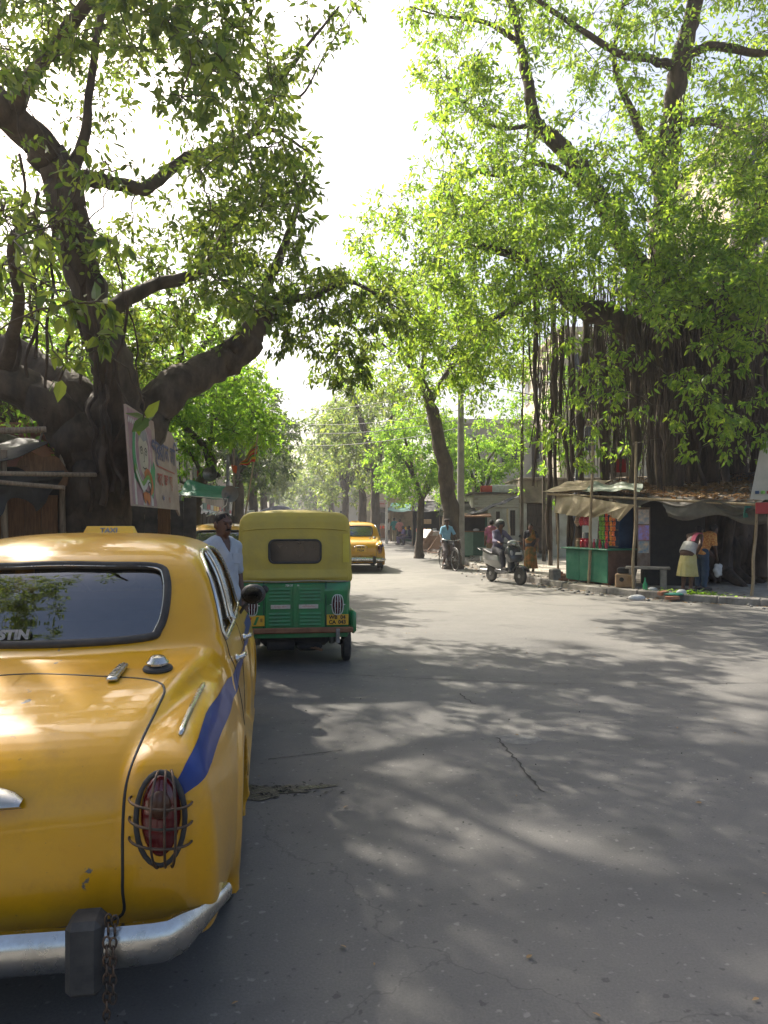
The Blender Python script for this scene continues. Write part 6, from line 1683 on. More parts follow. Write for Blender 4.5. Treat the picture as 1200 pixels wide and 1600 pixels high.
ride = dict(pelvis=(0, 0, 1.02), neck=(0, .10, 1.51), head=(.01, .14, 1.65), shR=(.165, .09, 1.46), shL=(-.165, .09, 1.46), elR=(.27, .20, 1.22), elL=(-.27, .20, 1.22), wrR=(.285, .38, 1.05), wrL=(-.285, .38, 1.05),
    hipR=(.085, .02, 1.0), hipL=(-.085, .02, 1.0), knR=(.12, .30, .66), knL=(-.12, .37, .86), anR=(.13, .16, .26), anL=(-.13, .20, .56), toR=(.13, .30, .18), toL=(-.13, .35, .50))
pc_, Jc, Tc, _h = person('cyclist in a sky-blue shirt and dark cap riding the black bicycle', rp, fwb, ride, 1.60, M_SKIN2, cloth('sky_blue_shirt', (.16, .36, .52), (.22, .43, .60)), .8, cloth('check_lungi', (.09, .07, .075), (.19, .16, .16), 30), .55, hair=True, res=.015, grip=.8)
hh = Jc['head']
MB().lathe([(.10, .06), (.105, .085), (.09, .125), (.04, .145), (0, .148)], c=hh, n=18).obj('cap', mat('brown_cap', (.05, .035, .03), rough=.9), pc_, smooth=60)
# ---- woman in a sari
M_SARI = mat('ochre_green_sari', (.30, .115, .018), (.075, .075, .012), 5, .75, bump=.3, bscale=12, lo=.42, hi=.58)
pw, Jw, Tw, _h = person('woman in an ochre and olive sari walking on the right pavement', G(829, 21.6, PZ), (-.35, -.94), dict(elR=(.235, -.04, 1.12), wrR=(.22, .02, .90), elL=(-.27, .02, 1.13), wrL=(-.22, .18, .98), knR=(.08, .10, .49), anR=(.06, .12, .085), toR=(.07, .28, .035), knL=(-.08, -.02, .49), anL=(-.07, -.16, .10), toL=(-.08, -.02, .035)), 1.43, M_SKIN, cloth('dark_blouse', (.02, .02, .03)), .6, skirt=(M_SARI, .12, .25), res=.0145, long_hair=True, extra='plain')
def sash(p):
    a, b = Jw['shL'] + (0, 0, .04), Jw['pelvis'] + (.14, .02, .0); v = sd_seg(p * (1, 1, 1), a, b, .10, .12)
    v = np.maximum(v, -sd_seg(p, a, b, .075, .09)); body_ = sd_ell(p, (0, 0, 1.2), (.185, .135, .32)); return np.maximum(np.maximum(np.abs(body_ + .0) - .012, sd_seg(p, a, b, .13, .16)), -10)
link('sari_drape', iso_mesh('sari_drape', sash, (-.35, -.3, .7), (.35, .3, 1.6), .012), M_SARI, pw)
g_ = np.array([[(-.20 - .05 * v + .02 * math.sin(u * 12), -.10 - .05 * math.sin(u * 9 + v), 1.40 - .72 * v + .0) if True else 0 for u in np.linspace(0, 1, 8)] for v in np.linspace(0, 1, 10)])
g_[:, :, 1] += np.linspace(-.12, .16, 8)[None]; MB().sheet(g_, .006).obj('sari_end', M_SARI, pw, smooth=60)
# ---- person half hidden behind the scooter rider
person('person in a brown and pink wrap standing behind the scooter rider', G(768, 23.2, PZ), (.2, .95), None, 1.55, M_SKIN, cloth('brown_pink_wrap', (.20, .11, .06), (.42, .10, .26), 3), .7, skirt=(cloth('brown_wrap', (.16, .10, .05)), .10, .2), res=.02, fingers=False, extra='plain')
# ---- the two customers in the shade of the stall
bend = dict(pelvis=(0, 0, .90), neck=(0, .30, 1.30), head=(.02, .40, 1.38), shR=(.165, .26, 1.27), shL=(-.165, .26, 1.27), elR=(.30, .05, 1.08), wrR=(.16, .10, .86), elL=(-.24, .36, 1.02), wrL=(-.20, .50, .86))
pa, Ja, Ta, _h = person('bare-backed person in a pale yellow wrap bending forward in the stall shade', G(1074, 15.5, PZ), (.86, .5), bend, 1.60, M_SKIN2, None, skirt=(cloth('pale_yellow_wrap', (.42, .36, .13), (.52, .46, .22)), .36, .24), res=.015)
g_ = np.array([[tuple(Ja['neck'] + Ta @ np.array((.02 + u * .19, -.085 + .03 * abs(u), -.02 - v * .30))) for u in np.linspace(-1, 1, 8)] for v in np.linspace(0, 1, 8)])
MB().sheet(np.array([[tuple(Ja['pelvis'] + Ta @ np.array((.185 * math.sin(a), .14 * math.cos(a), -.02 + v * .24))) for a in np.linspace(0, 2*PI, 24)] for v in np.linspace(0, 1, 5)]), .008).obj('white_cloth', cloth('white_cloth', (.55, .53, .50)), pa, smooth=60)
MB().sheet(np.array([[tuple(Ja['neck'] + Ta @ np.array((.10 + .055 * u, .13 * math.cos(a) * 1.0, -.16 + .20 * math.sin(a)))) for a in np.linspace(-.5, PI + .5, 14)] for u in np.linspace(-1, 1, 5)]), .01).obj('pink_towel', cloth('pink_towel', (.50, .09, .16), (.40, .07, .12), 20), pa, smooth=60)
pb, Jb, Tb, _h = person('person in an orange checked shirt and jeans stooping beside the stall', G(1096, 15.9, PZ), (.9, .35), dict(bend, neck=(0, .26, 1.33), head=(.02, .37, 1.43), shR=(.165, .22, 1.30), shL=(-.165, .22, 1.30), elR=(.25, .16, 1.03), wrR=(.20, .26, .80)), 1.58, M_SKIN2, mat('orange_check', (.52, .16, .05), (.70, .40, .12), 26, .85, detail=1), .8, cloth('blue_jeans', (.04, .075, .13)), res=.015)
bagm = iso_mesh('plastic_bag', lambda p: smax(sd_ell(p, (0, 0, .17), (.13, .06, .17)) + .012 * np.sin(p[:, 0] * 40) * np.sin(p[:, 2] * 30), -sd_ell(p, (0, 0, .36), (.07, .1, .09)), .02), (-.2, -.12, -.05), (.2, .12, .45), .013)
wr_ = G(1096, 15.9, PZ); rzb = math.atan2(.35, .9) - PI/2; hw_ = Jb['wrR'] * (1.58 / 1.7); bp_ = wr_ + np.array((math.cos(rzb) * hw_[0] - math.sin(rzb) * hw_[1], math.sin(rzb) * hw_[0] + math.cos(rzb) * hw_[1], hw_[2] - .46))
link('carrier_bag', bagm, mat('white_plastic_bag', (.68, .68, .66), (.55, .55, .53), 9, .4, transl=.2), label='white carrier bag held by the stooping person in jeans', cat='bag', loc=bp_ + np.array((.03, 0, .0)), rot=(0, 0, .6))
# ---- far pedestrians
walk = dict(knR=(.09, .12, .50), anR=(.09, .16, .09), toR=(.10, .32, .05), knL=(-.09, .0, .50), anL=(-.09, -.22, .14), toL=(-.10, -.10, .05), elR=(.25, -.10, 1.12), wrR=(.26, -.05, .88), elL=(-.25, .05, 1.12), wrL=(-.25, .18, .92))
person('pedestrian in a white shirt walking far down the right pavement', G(607, 52, PZ), (-.1, -1), walk, 1.62, M_SKIN2, cloth('white_shirt', (.62, .62, .62)), .8, cloth('dark_trousers', (.04, .04, .045)), res=.03, fingers=False)
person('pedestrian in a teal shirt and khaki trousers on the right pavement', G(616, 50, PZ), (-.1, 1), walk, 1.68, M_SKIN2, cloth('teal_shirt', (.02, .22, .22)), .8, cloth('khaki_trousers', (.33, .27, .17)), res=.03, fingers=False)
person('pedestrian in a pink top and black trousers walking away on the right', G(624.5, 46.5, PZ), (-.1, 1), walk, 1.60, M_SKIN2, cloth('pink_top', (.60, .26, .24)), 1.0, cloth('black_trousers', (.012, .012, .014)), res=.03, fingers=False, long_hair=True)
sitp = dict(pelvis=(0, 0, .48), neck=(0, .06, .98), head=(0, .10, 1.11), shR=(.165, .05, .93), shL=(-.165, .05, .93), elR=(.24, .12, .68), elL=(-.24, .12, .68), wrR=(.12, .34, .62), wrL=(-.12, .34, .62), hipR=(.09, .04, .46), hipL=(-.09, .04, .46), knR=(.13, .44, .50), knL=(-.13, .44, .50), anR=(.12, .42, .09), anL=(-.12, .42, .09), toR=(.13, .57, .04), toL=(-.13, .57, .04))
person('seated person in violet beside the far pavement stalls', G(632, 45, PZ), (-1, -.3), sitp, 1.62, M_SKIN2, cloth('violet_top', (.13, .10, .26)), .9, cloth('violet_trousers', (.10, .08, .2)), res=.03, fingers=False)
person('seated person in dark blue under the far stall awning', G(641, 44, PZ), (-1, .2), sitp, 1.62, M_SKIN2, cloth('navy_top', (.03, .04, .10)), .9, cloth('navy_trousers', (.03, .035, .08)), res=.03, fingers=False)
# ------------------------------------------------------------------ right side: stall, houses, poles
def v3(*a): return np.array(a, float)
def bilerp(c, nu, nv, fn=None):
    """c: corners 00, 10, 11, 01 -> grid (nv, nu)"""
    c = [np.array(q, float) for q in c]; g = np.empty((nv, nu, 3))
    for j, v in enumerate(np.linspace(0, 1, nv)):
        for i, u in enumerate(np.linspace(0, 1, nu)):
            g[j, i] = (c[0]*(1-u) + c[1]*u)*(1-v) + (c[3]*(1-u) + c[2]*u)*v
            if fn is not None: g[j, i] += fn(u, v)
    return g
def pole(mb, a, b, r0, r1=None, sides=8, bend=.02, n=6, seed=0):
    rg_ = random.Random(seed); a, b = np.array(a, float), np.array(b, float); q = [a + (b - a) * t for t in np.linspace(0, 1, n)]
    for p_ in q[1:-1]: p_[:2] += [rg_.uniform(-bend, bend), rg_.uniform(-bend, bend)]
    return mb.tube(curve(q, 3), np.linspace(r0, r1 if r1 is not None else r0, (n - 1) * 3 + 1), sides)
def wrinkle(seed, amp):
    rg_ = np.random.default_rng(seed); k = rg_.uniform(-14, 14, (6, 2)); ph = rg_.uniform(0, 6, 6); am = amp / (1 + np.linalg.norm(k, axis=1) * .12)
    return lambda u, v: float(np.sum(am * np.sin(k[:, 0] * u + k[:, 1] * v + ph)))
# --- the shelter
sh = thing('stall_shelter', 'tarpaulin shelter on bamboo poles over the pavement stall at right', 'shelter', (0, 0, 0))
FL, FR, BR, BL = v3(4.15, 18.9, 2.36), v3(7.5, 14.55, 1.96), v3(10.2, 17.2, 2.78), v3(6.7, 20.9, 2.86)
w1 = wrinkle(3, .05); sag = lambda u, v: v3(0, 0, -.10 * math.sin(PI * u) * math.sin(PI * v) + w1(u, v) - .16 * max(0, (.10 - v)) / .10 * (1 + .6 * math.sin(u * 23)))
MB().sheet(bilerp([FL + (.7, -.85, -.02), FR, BR, BL], 34, 22, sag), -.014).obj('roof_sheet', M_TARP_GREY, sh, smooth=60)
w2 = wrinkle(5, .03)
MB().sheet(bilerp([FL, FL + (.85, -1.05, -.02), FL + (2.0, .2, .32), FL + (1.0, .95, .30)], 16, 14, lambda u, v: v3(0, 0, .05 + w2(u, v))), -.01).obj('roof_sheet', M_TARP_CREAM, sh, smooth=60)
MB().sheet(bilerp([FL + (.75, -1.0, .0), FL + (1.75, -2.2, -.10), FL + (1.95, -1.9, .0), FL + (1.2, -.6, .18)], 22, 10, lambda u, v: v3(0, 0, .09 + w2(v, u) * 1.6 - .05 * (1 - v))), -.01).obj('roof_sheet', M_TARP_GREEN, sh, smooth=60)
w3 = wrinkle(8, .04)
MB().sheet(bilerp([FR + (-1.35, 1.55, .10), FR + (.1, -.05, -.0), FR + (.25, .0, -.34), FR + (-1.2, 1.5, -.22)], 20, 8, lambda u, v: v3(w3(u, v), w3(v, u), -.08 * math.sin(u * 9))), -.01).obj('hanging_flap', M_TARP_GREY, sh, smooth=60)
MB().sheet(bilerp([FR + (-.15, .2, .04), FR + (.35, .35, .06), FR + (.3, .3, -.22), FR + (-.2, .15, -.26)], 8, 6, lambda u, v: v3(w3(u, v) * .5, 0, 0)), -.01).obj('hanging_flap', M_TARP_TEAL, sh, smooth=60)
# cream curtain gathered at the second pole
def curtain(u, v):
    k = (1 - .65 * max(0, u - .45) / .55); return v3(.035 * math.sin(u * 30) * v, .05 * math.sin(u * 21 + 1) * v, .10 * v * max(0, u - .5))
MB().sheet(bilerp([P(872, 770, 18.7), P(985, 789, 16.35), P(930, 812, 17.4), P(866, 801, 18.6)], 26, 10, curtain), -.006).obj('curtain', M_TARP_CREAM, sh, smooth=60)
MB().sheet(bilerp([P(930, 783, 17.5), P(992, 789, 16.2), P(968, 815, 16.7), P(945, 800, 17.1)], 14, 8, lambda u, v: v3(.03 * math.sin(u * 19), .03 * math.sin(u * 14), 0)), -.006).obj('curtain', M_TARP_CREAM, sh, smooth=60)
M_BAMBOO = mat('bamboo', (.24, .17, .10), (.38, .30, .19), 7, .7, bump=.3, bscale=14, stretch=(5, 5, 1))
for i, (a, b, r) in enumerate([(G(920, 17.55, PZ), P(926, 690, 17.3), .04), (G(990, 16.2, PZ), P(994, 690, 16.2), .036), (FR + (-.05, .1, -FR[2] + PZ), FR + (0, 0, .05), .035), (BL + (0, 0, -2.64), BL, .04), (BR + (0, 0, -2.5), BR, .04), (G(872, 18.75, PZ), P(871, 772, 18.75), .03)]):
    pole(MB(), a, b, r, r * .8, 8, .025, 6, i).obj('pole', M_BAMBOO, sh, smooth=60)
pole(MB(), FL + (.1, -.05, -.03), FR, .03, seed=9).obj('beam', M_BAMBOO, sh, smooth=60); pole(MB(), BL, BR, .03, seed=10).obj('beam', M_BAMBOO, sh, smooth=60)
pole(MB(), P(866, 772, 18.8), P(1000, 756, 20), .025, seed=12).obj('beam', M_BAMBOO, sh, smooth=60)
# dead leaves lying on the roof
n_ = 3400; uv = np.stack([RNG.beta(1.6, 1.6, n_), RNG.uniform(.06, .95, n_)], 1)
pts_ = np.array([bilerp([FL + (.7, -.85, -.02), FR, BR, BL], 2, 2)[0, 0] * 0 + (((FL + (.7, -.85, -.02))*(1-u) + FR*u)*(1-v) + (BL*(1-u) + BR*u)*v) + sag(u, v) + (0, 0, .02 + RNG.random() * .04) for u, v in uv])
a_ = RNG.random(n_) * 2 * PI
V, F, rv = leaf_tris(pts_, np.stack([np.cos(a_), np.sin(a_), RNG.normal(0, .3, n_)], 1), unit(RNG.normal(0, .35, (n_, 3)) + (0, 0, 1)), RNG.uniform(.07, .15, n_), .5)
link('fallen_leaves', leaf_mesh('fallen_leaves', V, F, rv), M_DRY, sh, kind='stuff')
# --- the green counter
A_, B_ = v3(4.62, 18.35, 0), v3(5.26, 17.0, 0); ud = unit(B_ - A_); nd = v3(-ud[1], ud[0], 0) ; nd = nd if nd[0] > 0 else -nd
ct = thing('shop_counter', 'worn green tin counter of the pavement stall', 'counter', (*((A_ + B_) / 2)[:2], PZ), math.atan2(ud[1], ud[0])); Lc = np.linalg.norm(B_ - A_)
MB().box((0, .42, .43), (Lc, .80, .78), .012).obj('carcass', mat('brown_tin', (.10, .05, .03), (.17, .09, .055), 6, .7, bump=.2), ct)
for i in range(3): MB().box((-Lc / 2 + Lc * (i + .5) / 3, .005, .43), (Lc / 3 - .012, .03, .76), .006).obj('front_panel', M_GREENBOX, ct)
MB().box((0, .38, .84), (Lc + .16, .98, .035), .008).obj('top_board', M_GREENBOX, ct)
for x_ in (-.6, 0, .6): MB().box((x_, .1, .02), (.22, .10, .05), .01).obj('brick', M_BRICK, ct)
# goods on and over the counter
def cpt(x, y, z):
    c, s = math.cos(ct.rotation_euler[2]), math.sin(ct.rotation_euler[2]); return v3(ct.location[0] + c * x - s * y, ct.location[1] + s * x + c * y, PZ + z)
SN = [(('green', (.10, .26, .03)), .16, 'green snack packets'), (('lime', (.16, .30, .03)), .27, 'green snack packets'), (('red', (.48, .05, .02)), .40, 'red snack packets'), (('orange', (.55, .18, .02)), .52, 'orange snack packets'), (('orange_red', (.50, .10, .02)), .62, 'orange snack packets')]
for (nm, c_), x_, lab in SN:
    m_ = mat('packet_' + nm, c_, tuple(min(1, v * 2.0 + .03) for v in c_), 24, .3, detail=1)
    strip_ = thing('packet_strip', 'hanging strip of %s above the green counter%s' % (lab, {'lime': ', nearest the red ones', 'green': ', nearest the bamboo pole', 'orange_red': ', beside the blue cupboard', 'orange': ', next to the red strip', 'red': ''}[nm]), 'packets', cpt(x_, .30, .92), ct.rotation_euler[2], 'snack packets hanging at the stall')
    for k in range(7):
        MB().box((rnd.uniform(-.008, .008), rnd.uniform(-.02, .02), .06 + k * .118), (.095, .03, .108), .012, rotm(rnd.uniform(-.15, .15), 0, rnd.uniform(-.2, .2))).obj('packet', m_, strip_, smooth=30)
for i, (x_, c_, lab) in enumerate([(-.62, (.30, .20, .12), 'tan'), (-.46, (.42, .02, .03), 'red'), (-.30, (.38, .03, .06), 'crimson')]):
    mb = MB().lathe([(.0, 0), (.07, 0), (.075, .02), (.075, .16), (.055, .18), (.055, .20), (.06, .20), (.06, .225), (0, .23)], c=(0, 0, 0), n=16)
    mb.obj('jar', mat('jar_' + lab, c_, tuple(v * 1.6 for v in c_), 12, .25), label='%s sweet jar standing on the green counter' % lab, cat='jar', loc=cpt(x_, .3, .858), smooth=40)
    bg2 = iso_mesh('bundle', lambda p, i=i: sd_ell(p, (0, 0, 0), (.10, .07, .13)) + .012 * np.sin(p[:, 0] * 45 + i) * np.sin(p[:, 2] * 38), (-.16, -.12, -.18), (.16, .12, .18), .014, False, 1)
    link('goods_bag', bg2, mat('bag_' + lab, tuple(v * .9 for v in c_), tuple(min(1, v * 1.8 + .05) for v in c_), 18, .35), label='%s bag of goods hanging at the left end of the stall' % lab, cat='bag', loc=cpt(x_ + .05, .25, 1.52))
tin = MB().lathe([(0, 0), (.10, 0), (.10, .34), (.09, .36), (0, .36)], n=18).obj('storage_tin', M_STEEL, label='tall grey storage tin standing on the left end of the counter', cat='tin', loc=cpt(-.60, .52, .86), smooth=40)
for k in range(6):
    MB().lathe([(0, 0), (.032, 0), (.034, .02), (.034, .12), (.013, .17), (.012, .20), (.016, .20), (.016, .22), (0, .22)], n=12).obj('bottle', MATS['jar_crimson'] if k % 2 else MATS['green_tonic'] if 'green_tonic' in MATS else mat('green_tonic', (.03, .14, .06), (.05, .2, .09), 9, .2), label='small drink bottle on the green counter below the packets, %s from the left' % ('first', 'second', 'third', 'fourth', 'fifth', 'sixth')[k], cat='bottle', group='drink bottles on the counter', loc=cpt(.02 + k * .105, .14, .858), smooth=40)
# blue cupboard, poster panel, dark cupboard, shelf goods
cb = thing('cupboard', 'blue cupboard behind the hanging packets of the stall', 'cupboard', (*G(966, 17.8)[:2], PZ), ct.rotation_euler[2])
MB().box((0, 0, .95), (.55, .45, 1.9), .01).obj('carcass', mat('blue_tin', (.015, .045, .11), (.03, .08, .17), 5, .55), cb)
for z_ in (.9, 1.3): MB().box((0, -.24, z_), (.5, .02, .03), .004).obj('shelf', M_STEEL, cb)
dc = thing('cupboard', 'tall dark cupboard with a panel of old posters on its side', 'cupboard', (*G(1050, 17.3)[:2], PZ), R(-12))
MB().box((0, 0, 1.0), (1.35, .6, 2.0), .01).obj('carcass', M_DARK, dc)
pnl = MB().box((-.69, -.33, 1.12), (.30, .03, 1.45), .005, rotm(0, 0, R(8))).obj('poster_panel', mat('worn_panel', (.20, .13, .09), (.30, .24, .20), 6, .7), dc)
for k, (zz, hh_, c_) in enumerate([(1.62, .34, (.35, .42, .50)), (1.24, .36, (.52, .22, .24)), (.90, .28, (.22, .34, .45))]):
    MB().box((-.69, -.348, zz), (.25, .004, hh_), .001, rotm(0, 0, R(8))).obj('poster', mat('poster%d' % k, c_, tuple(min(1, v * 1.7) for v in c_[::-1]), 9, .5, detail=3), pnl)
bench = thing('stone_bench', 'low stone bench between the pole and the dark cupboard', 'bench', (*G(1012, 16.4)[:2], PZ), R(-20))
MB().box((0, 0, .46), (.95, .42, .05), .01).obj('seat', M_KERB, bench); MB().box((-.33, 0, .21), (.14, .36, .44), .01).obj('leg', M_KERB, bench); MB().box((.33, 0, .21), (.14, .36, .44), .01).obj('leg', M_KERB, bench)
blk = thing('clay_stove', 'brown clay stove block beside the second bamboo pole', 'stove', (*G(977, 16.55)[:2], PZ), R(-25))
MB().box((0, 0, .16), (.42, .34, .32), .03).obj('body', mat('clay', (.24, .15, .08), (.33, .22, .13), 8, .9, bump=.4), blk, smooth=30)
MB().lathe([(.05, -.01), (.05, .004), (0, .005)], 'y', (-.06, -.168, .19), 14, rotm(0, 0, 0)).obj('fire_hole', M_DARK, blk); MB().box((.02, .02, .39), (.36, .28, .13), .02).obj('top_block', M_DARK, blk)
MB().lathe([(0, 0), (.045, 0), (.05, .02), (.05, .14), (.02, .21), (.015, .26), (.02, .27), (.02, .29), (0, .29)], n=14).obj('bottle', mat('green_bottle', (.03, .25, .10), (.05, .35, .16), 9, .2), label='green bottle standing near the kerb in front of the bench', cat='bottle', loc=G(1008, 15.75, PZ), smooth=40)
MB().box((0, 0, .15), (.24, .22, .30), .02, rotm(.04, -.05, .3)).obj('concrete_block', M_KERB, label='squat weathered concrete block at the kerb left of the counter', cat='block', loc=G(867, 18.3, PZ))
def crumple(name, label, loc, r, m, cat='bag', seed=0):
    w = wrinkle(seed, .16); f = lambda p: sd_ell(p, (0, 0, r[2] * .6), r) + .25 * min(r) * np.array([w(a * 4, b * 4) for a, b in zip(p[:, 0] / r[0] + p[:, 2] / r[2], p[:, 1] / r[1] - p[:, 2] / r[2])])
    return link(name, iso_mesh(name, f, (-r[0]*1.5, -r[1]*1.5, -.01), (r[0]*1.5, r[1]*1.5, r[2]*2.2), min(r) / 5, False, 1), m, label=label, cat=cat, loc=loc)
M_BAGW = mat('thin_white_plastic', (.72, .72, .72), (.58, .60, .62), 10, .35, transl=.25)
crumple('plastic_bag', 'crumpled white plastic bag lying in the gutter below the stall', G(995, 14.95, .0), (.17, .11, .07), M_BAGW, seed=2)
crumple('plastic_bag', 'small pale plastic bag beside the green bottle', G(1020, 15.8, PZ), (.10, .08, .05), M_BAGW, seed=3)
crumple('plastic_bag', 'whitish plastic bag on the kerb next to the green cloth', G(1065, 14.95, PZ), (.11, .09, .07), M_BAGW, seed=4)
crumple('green_cloth', 'folded sea-green plastic sheet on the kerb near the vegetables', G(1052, 14.85, PZ), (.22, .13, .03), M_TARP_TEAL, 'sheet', 5)
n_ = 420; pp_ = np.stack([RNG.normal(6.35, .25, n_), RNG.normal(14.95, .12, n_), PZ + np.abs(RNG.normal(.02, .025, n_))], 1) + np.stack([np.zeros(n_)] * 3, 1); pp_[:, 1] -= (pp_[:, 0] - 6.35) * .75
V, F, rv = leaf_tris(pp_, RNG.normal(0, 1, (n_, 3)) * (1, 1, .4), unit(RNG.normal(0, .5, (n_, 3)) + (0, 0, 1)), RNG.uniform(.06, .13, n_), .45)
link('leafy_greens', leaf_mesh('leafy_greens', V, F, rv), M_LEAF_B, label='heap of fresh green leaves spread on the kerb', cat='leaves', kind='stuff')
# loose bricks and rubble
bk = MB().box((0, 0, 0), (.23, .11, .07), .008).mesh('brick')
spots = [(873, 18.6, 0, .2), (878, 18.4, .07, .8), (872, 18.5, .14, .1), (880, 18.7, 0, 1.2), (868, 18.9, 0, .4), (1036, 14.9, 0, .5), (1045, 14.75, -.08, 1.0), (1052, 14.7, -.08, .2), (880, 18.2, 0, .6), (876, 18.75, .08, .3)]
for i, (px, D, z_, a) in enumerate(spots):
    link('brick', bk, M_BRICK, label='loose broken brick in the rubble by the stall kerb', cat='brick', group='loose bricks by the stall', loc=G(px, D, PZ + .04 + z_), rot=(rnd.uniform(-.1, .1), rnd.uniform(-.1, .1), a))

# --- whitewashed low house with a door
M_WASH = mat('stained_whitewash', (.50, .49, .46), (.30, .28, .24), 1.4, .9, bump=.3, bscale=14)
M_OLDWALL = mat('weathered_plaster', (.30, .25, .18), (.15, .12, .09), 1.6, .9, bump=.4, bscale=12)
M_SOOT = mat('sooty_brick', (.05, .045, .04), (.13, .11, .09), 3, .9, bump=.5, bscale=16)
hs = thing('house', 'low whitewashed house with a dark panelled door on the right', 'house', (0, 0, 0)); HD = 30.0
def wallbox(x0, x1, z0, z1, d0, d1, m, parent, name='wall', bev=.02):
    a, b = (x0 - 600) * HD / FPX, (x1 - 600) * HD / FPX
    return MB().box(((a + b) / 2, (d0 + d1) / 2, (z0 + z1) / 2), (b - a, d1 - d0, z1 - z0), bev).obj(name, m, parent)
wallbox(762, 812, PZ, 2.15, HD, HD + 4, M_WASH, hs); wallbox(740, 812, 2.15, 2.72, HD - .02, HD + 4, M_WASH, hs)
wallbox(812, 823, PZ, 2.35, HD - .05, HD + 4, M_WASH, hs); wallbox(857, 1010, PZ, 2.35, HD - .04, HD + 4, M_WASH, hs); wallbox(811, 1010, 2.35, 3.3, HD - .1, HD + 4, M_OLDWALL, hs)
wallbox(810, 1012, 3.3, 3.40, HD - .22, HD + 4.1, M_OLDWALL, hs, 'roof_slab'); wallbox(736, 813, 2.72, 2.80, HD - .15, HD + 4, M_SOOT, hs, 'roof_slab')
dr = wallbox(823.5, 856.5, .36, 2.33, HD + .12, HD + .18, M_PLANK2 if 'M_PLANK2' in globals() else M_DARKWOOD if 'M_DARKWOOD' in globals() else M_RUST, hs, 'door', .005)
M_DARKWOOD = mat('dark_old_wood', (.035, .025, .018), (.08, .055, .035), 5, .8, bump=.4, stretch=(6, 6, .7)); dr.data.materials.clear(); dr.data.materials.append(M_DARKWOOD)
for i in range(2):
    for j in range(4): wallbox(825 + i * 16, 839 + i * 16, .45 + j * .47, .84 + j * .47, HD + .09, HD + .14, M_DARKWOOD, dr, 'panel', .015)
wallbox(823.5, 840, PZ, .36, HD - .35, HD + .12, M_KERB, hs, 'step'); wallbox(840, 856.5, PZ, .25, HD - .3, HD + .12, M_KERB, hs, 'step')
for x0, x1, z0, z1 in ((775, 781, 1.05, 2.0), (797, 805, 1.0, 2.05)):
    w = wallbox(x0, x1, z0, z1, HD - .012, HD + .05, M_DARK, hs, 'window', .004)
    for k in range(3): wallbox(x0 + (x1 - x0) * (k + .3) / 3, x0 + (x1 - x0) * (k + .45) / 3, z0, z1, HD - .03, HD - .015, M_RUST, w, 'bar', .002)
brk = MB().box((0, 0, 0), (.30, .02, .085), .006).mesh('brick')
for r_ in range(5):
    for c_ in range(6):
        link('brick', brk, M_WASH, hs, loc=((742 + (c_ + .5 * (r_ % 2)) * 11.5 - 595) * HD / FPX, HD - .028, 2.22 + r_ * .10), rot=(rnd.uniform(-.02, .02), 0, rnd.uniform(-.02, .02)))
sb = thing('sign_box', 'red and white shop sign box lying on the low house roof', 'sign', (*G(779, 30.6)[:2], 2.80)); MB().box((.25, 0, .17), (1.15, .3, .32), .02).obj('white_panel', M_WHITE, sb); MB().box((-.53, -.02, .15), (.48, .3, .28), .02).obj('red_panel', mat('orange_red_sign', (.60, .07, .03), (.50, .06, .03), 9, .5), sb)
MB().sheet(bilerp([G(560 + 250, 29.3, 2.55), G(724, 27.0, 1.70), G(730, 27.9, 1.86), G(812, 29.8, 2.68)], 20, 6, lambda u, v: v3(0, 0, .04 * math.sin(u * 17 + v * 5))), .012).obj('awning', M_TARP_BLACK, hs, smooth=60)
pole(MB(), G(798, 28.6, PZ), P(793, 795, 28.9), .06, .04, 7, .03, 6, 3).obj('timber_prop', mat('peeled_wood', (.45, .36, .24), (.55, .46, .33), 5, .8), label='pale peeled timber prop leaning against the white house', cat='timber', smooth=60)
# --- small green kiosk
kk = thing('kiosk', 'small dark green tin kiosk standing behind the scooter rider', 'kiosk', (*G(742, 27.6)[:2], PZ), R(-6))
for sx in (-.42, .42):
    for sy in (-.35, .35): MB().box((sx, sy, .85), (.06, .06, 1.7), .006).obj('post', M_GREENDK, kk)
MB().box((-.25, -.36, .64), (.36, .03, .88), .006).obj('panel', mat('pale_green_tin', (.10, .19, .15), (.15, .25, .20), 4, .6), kk); MB().box((.16, -.37, .64), (.46, .03, .88), .006).obj('panel', M_GREENDK, kk)
for sx in (-.43, .43): MB().box((sx, 0, .64), (.03, .70, .88), .006).obj('panel', M_GREENDK, kk)
MB().box((0, .34, .95), (.84, .03, 1.5), .006).obj('back_panel', M_DARK, kk); MB().box((0, 0, 1.10), (.95, .85, .03), .005).obj('shelf', M_PLANK, kk); MB().box((0, -.05, 1.72), (1.2, 1.1, .05), .008, rotm(R(6))).obj('roof', M_PLANK, kk)
crumple('cloth_bundle', 'white bundle lying on the shelf of the green kiosk', v3(*G(744, 27.4)[:2], PZ + 1.12), (.12, .10, .06), M_BAGW, 'bundle', 7)
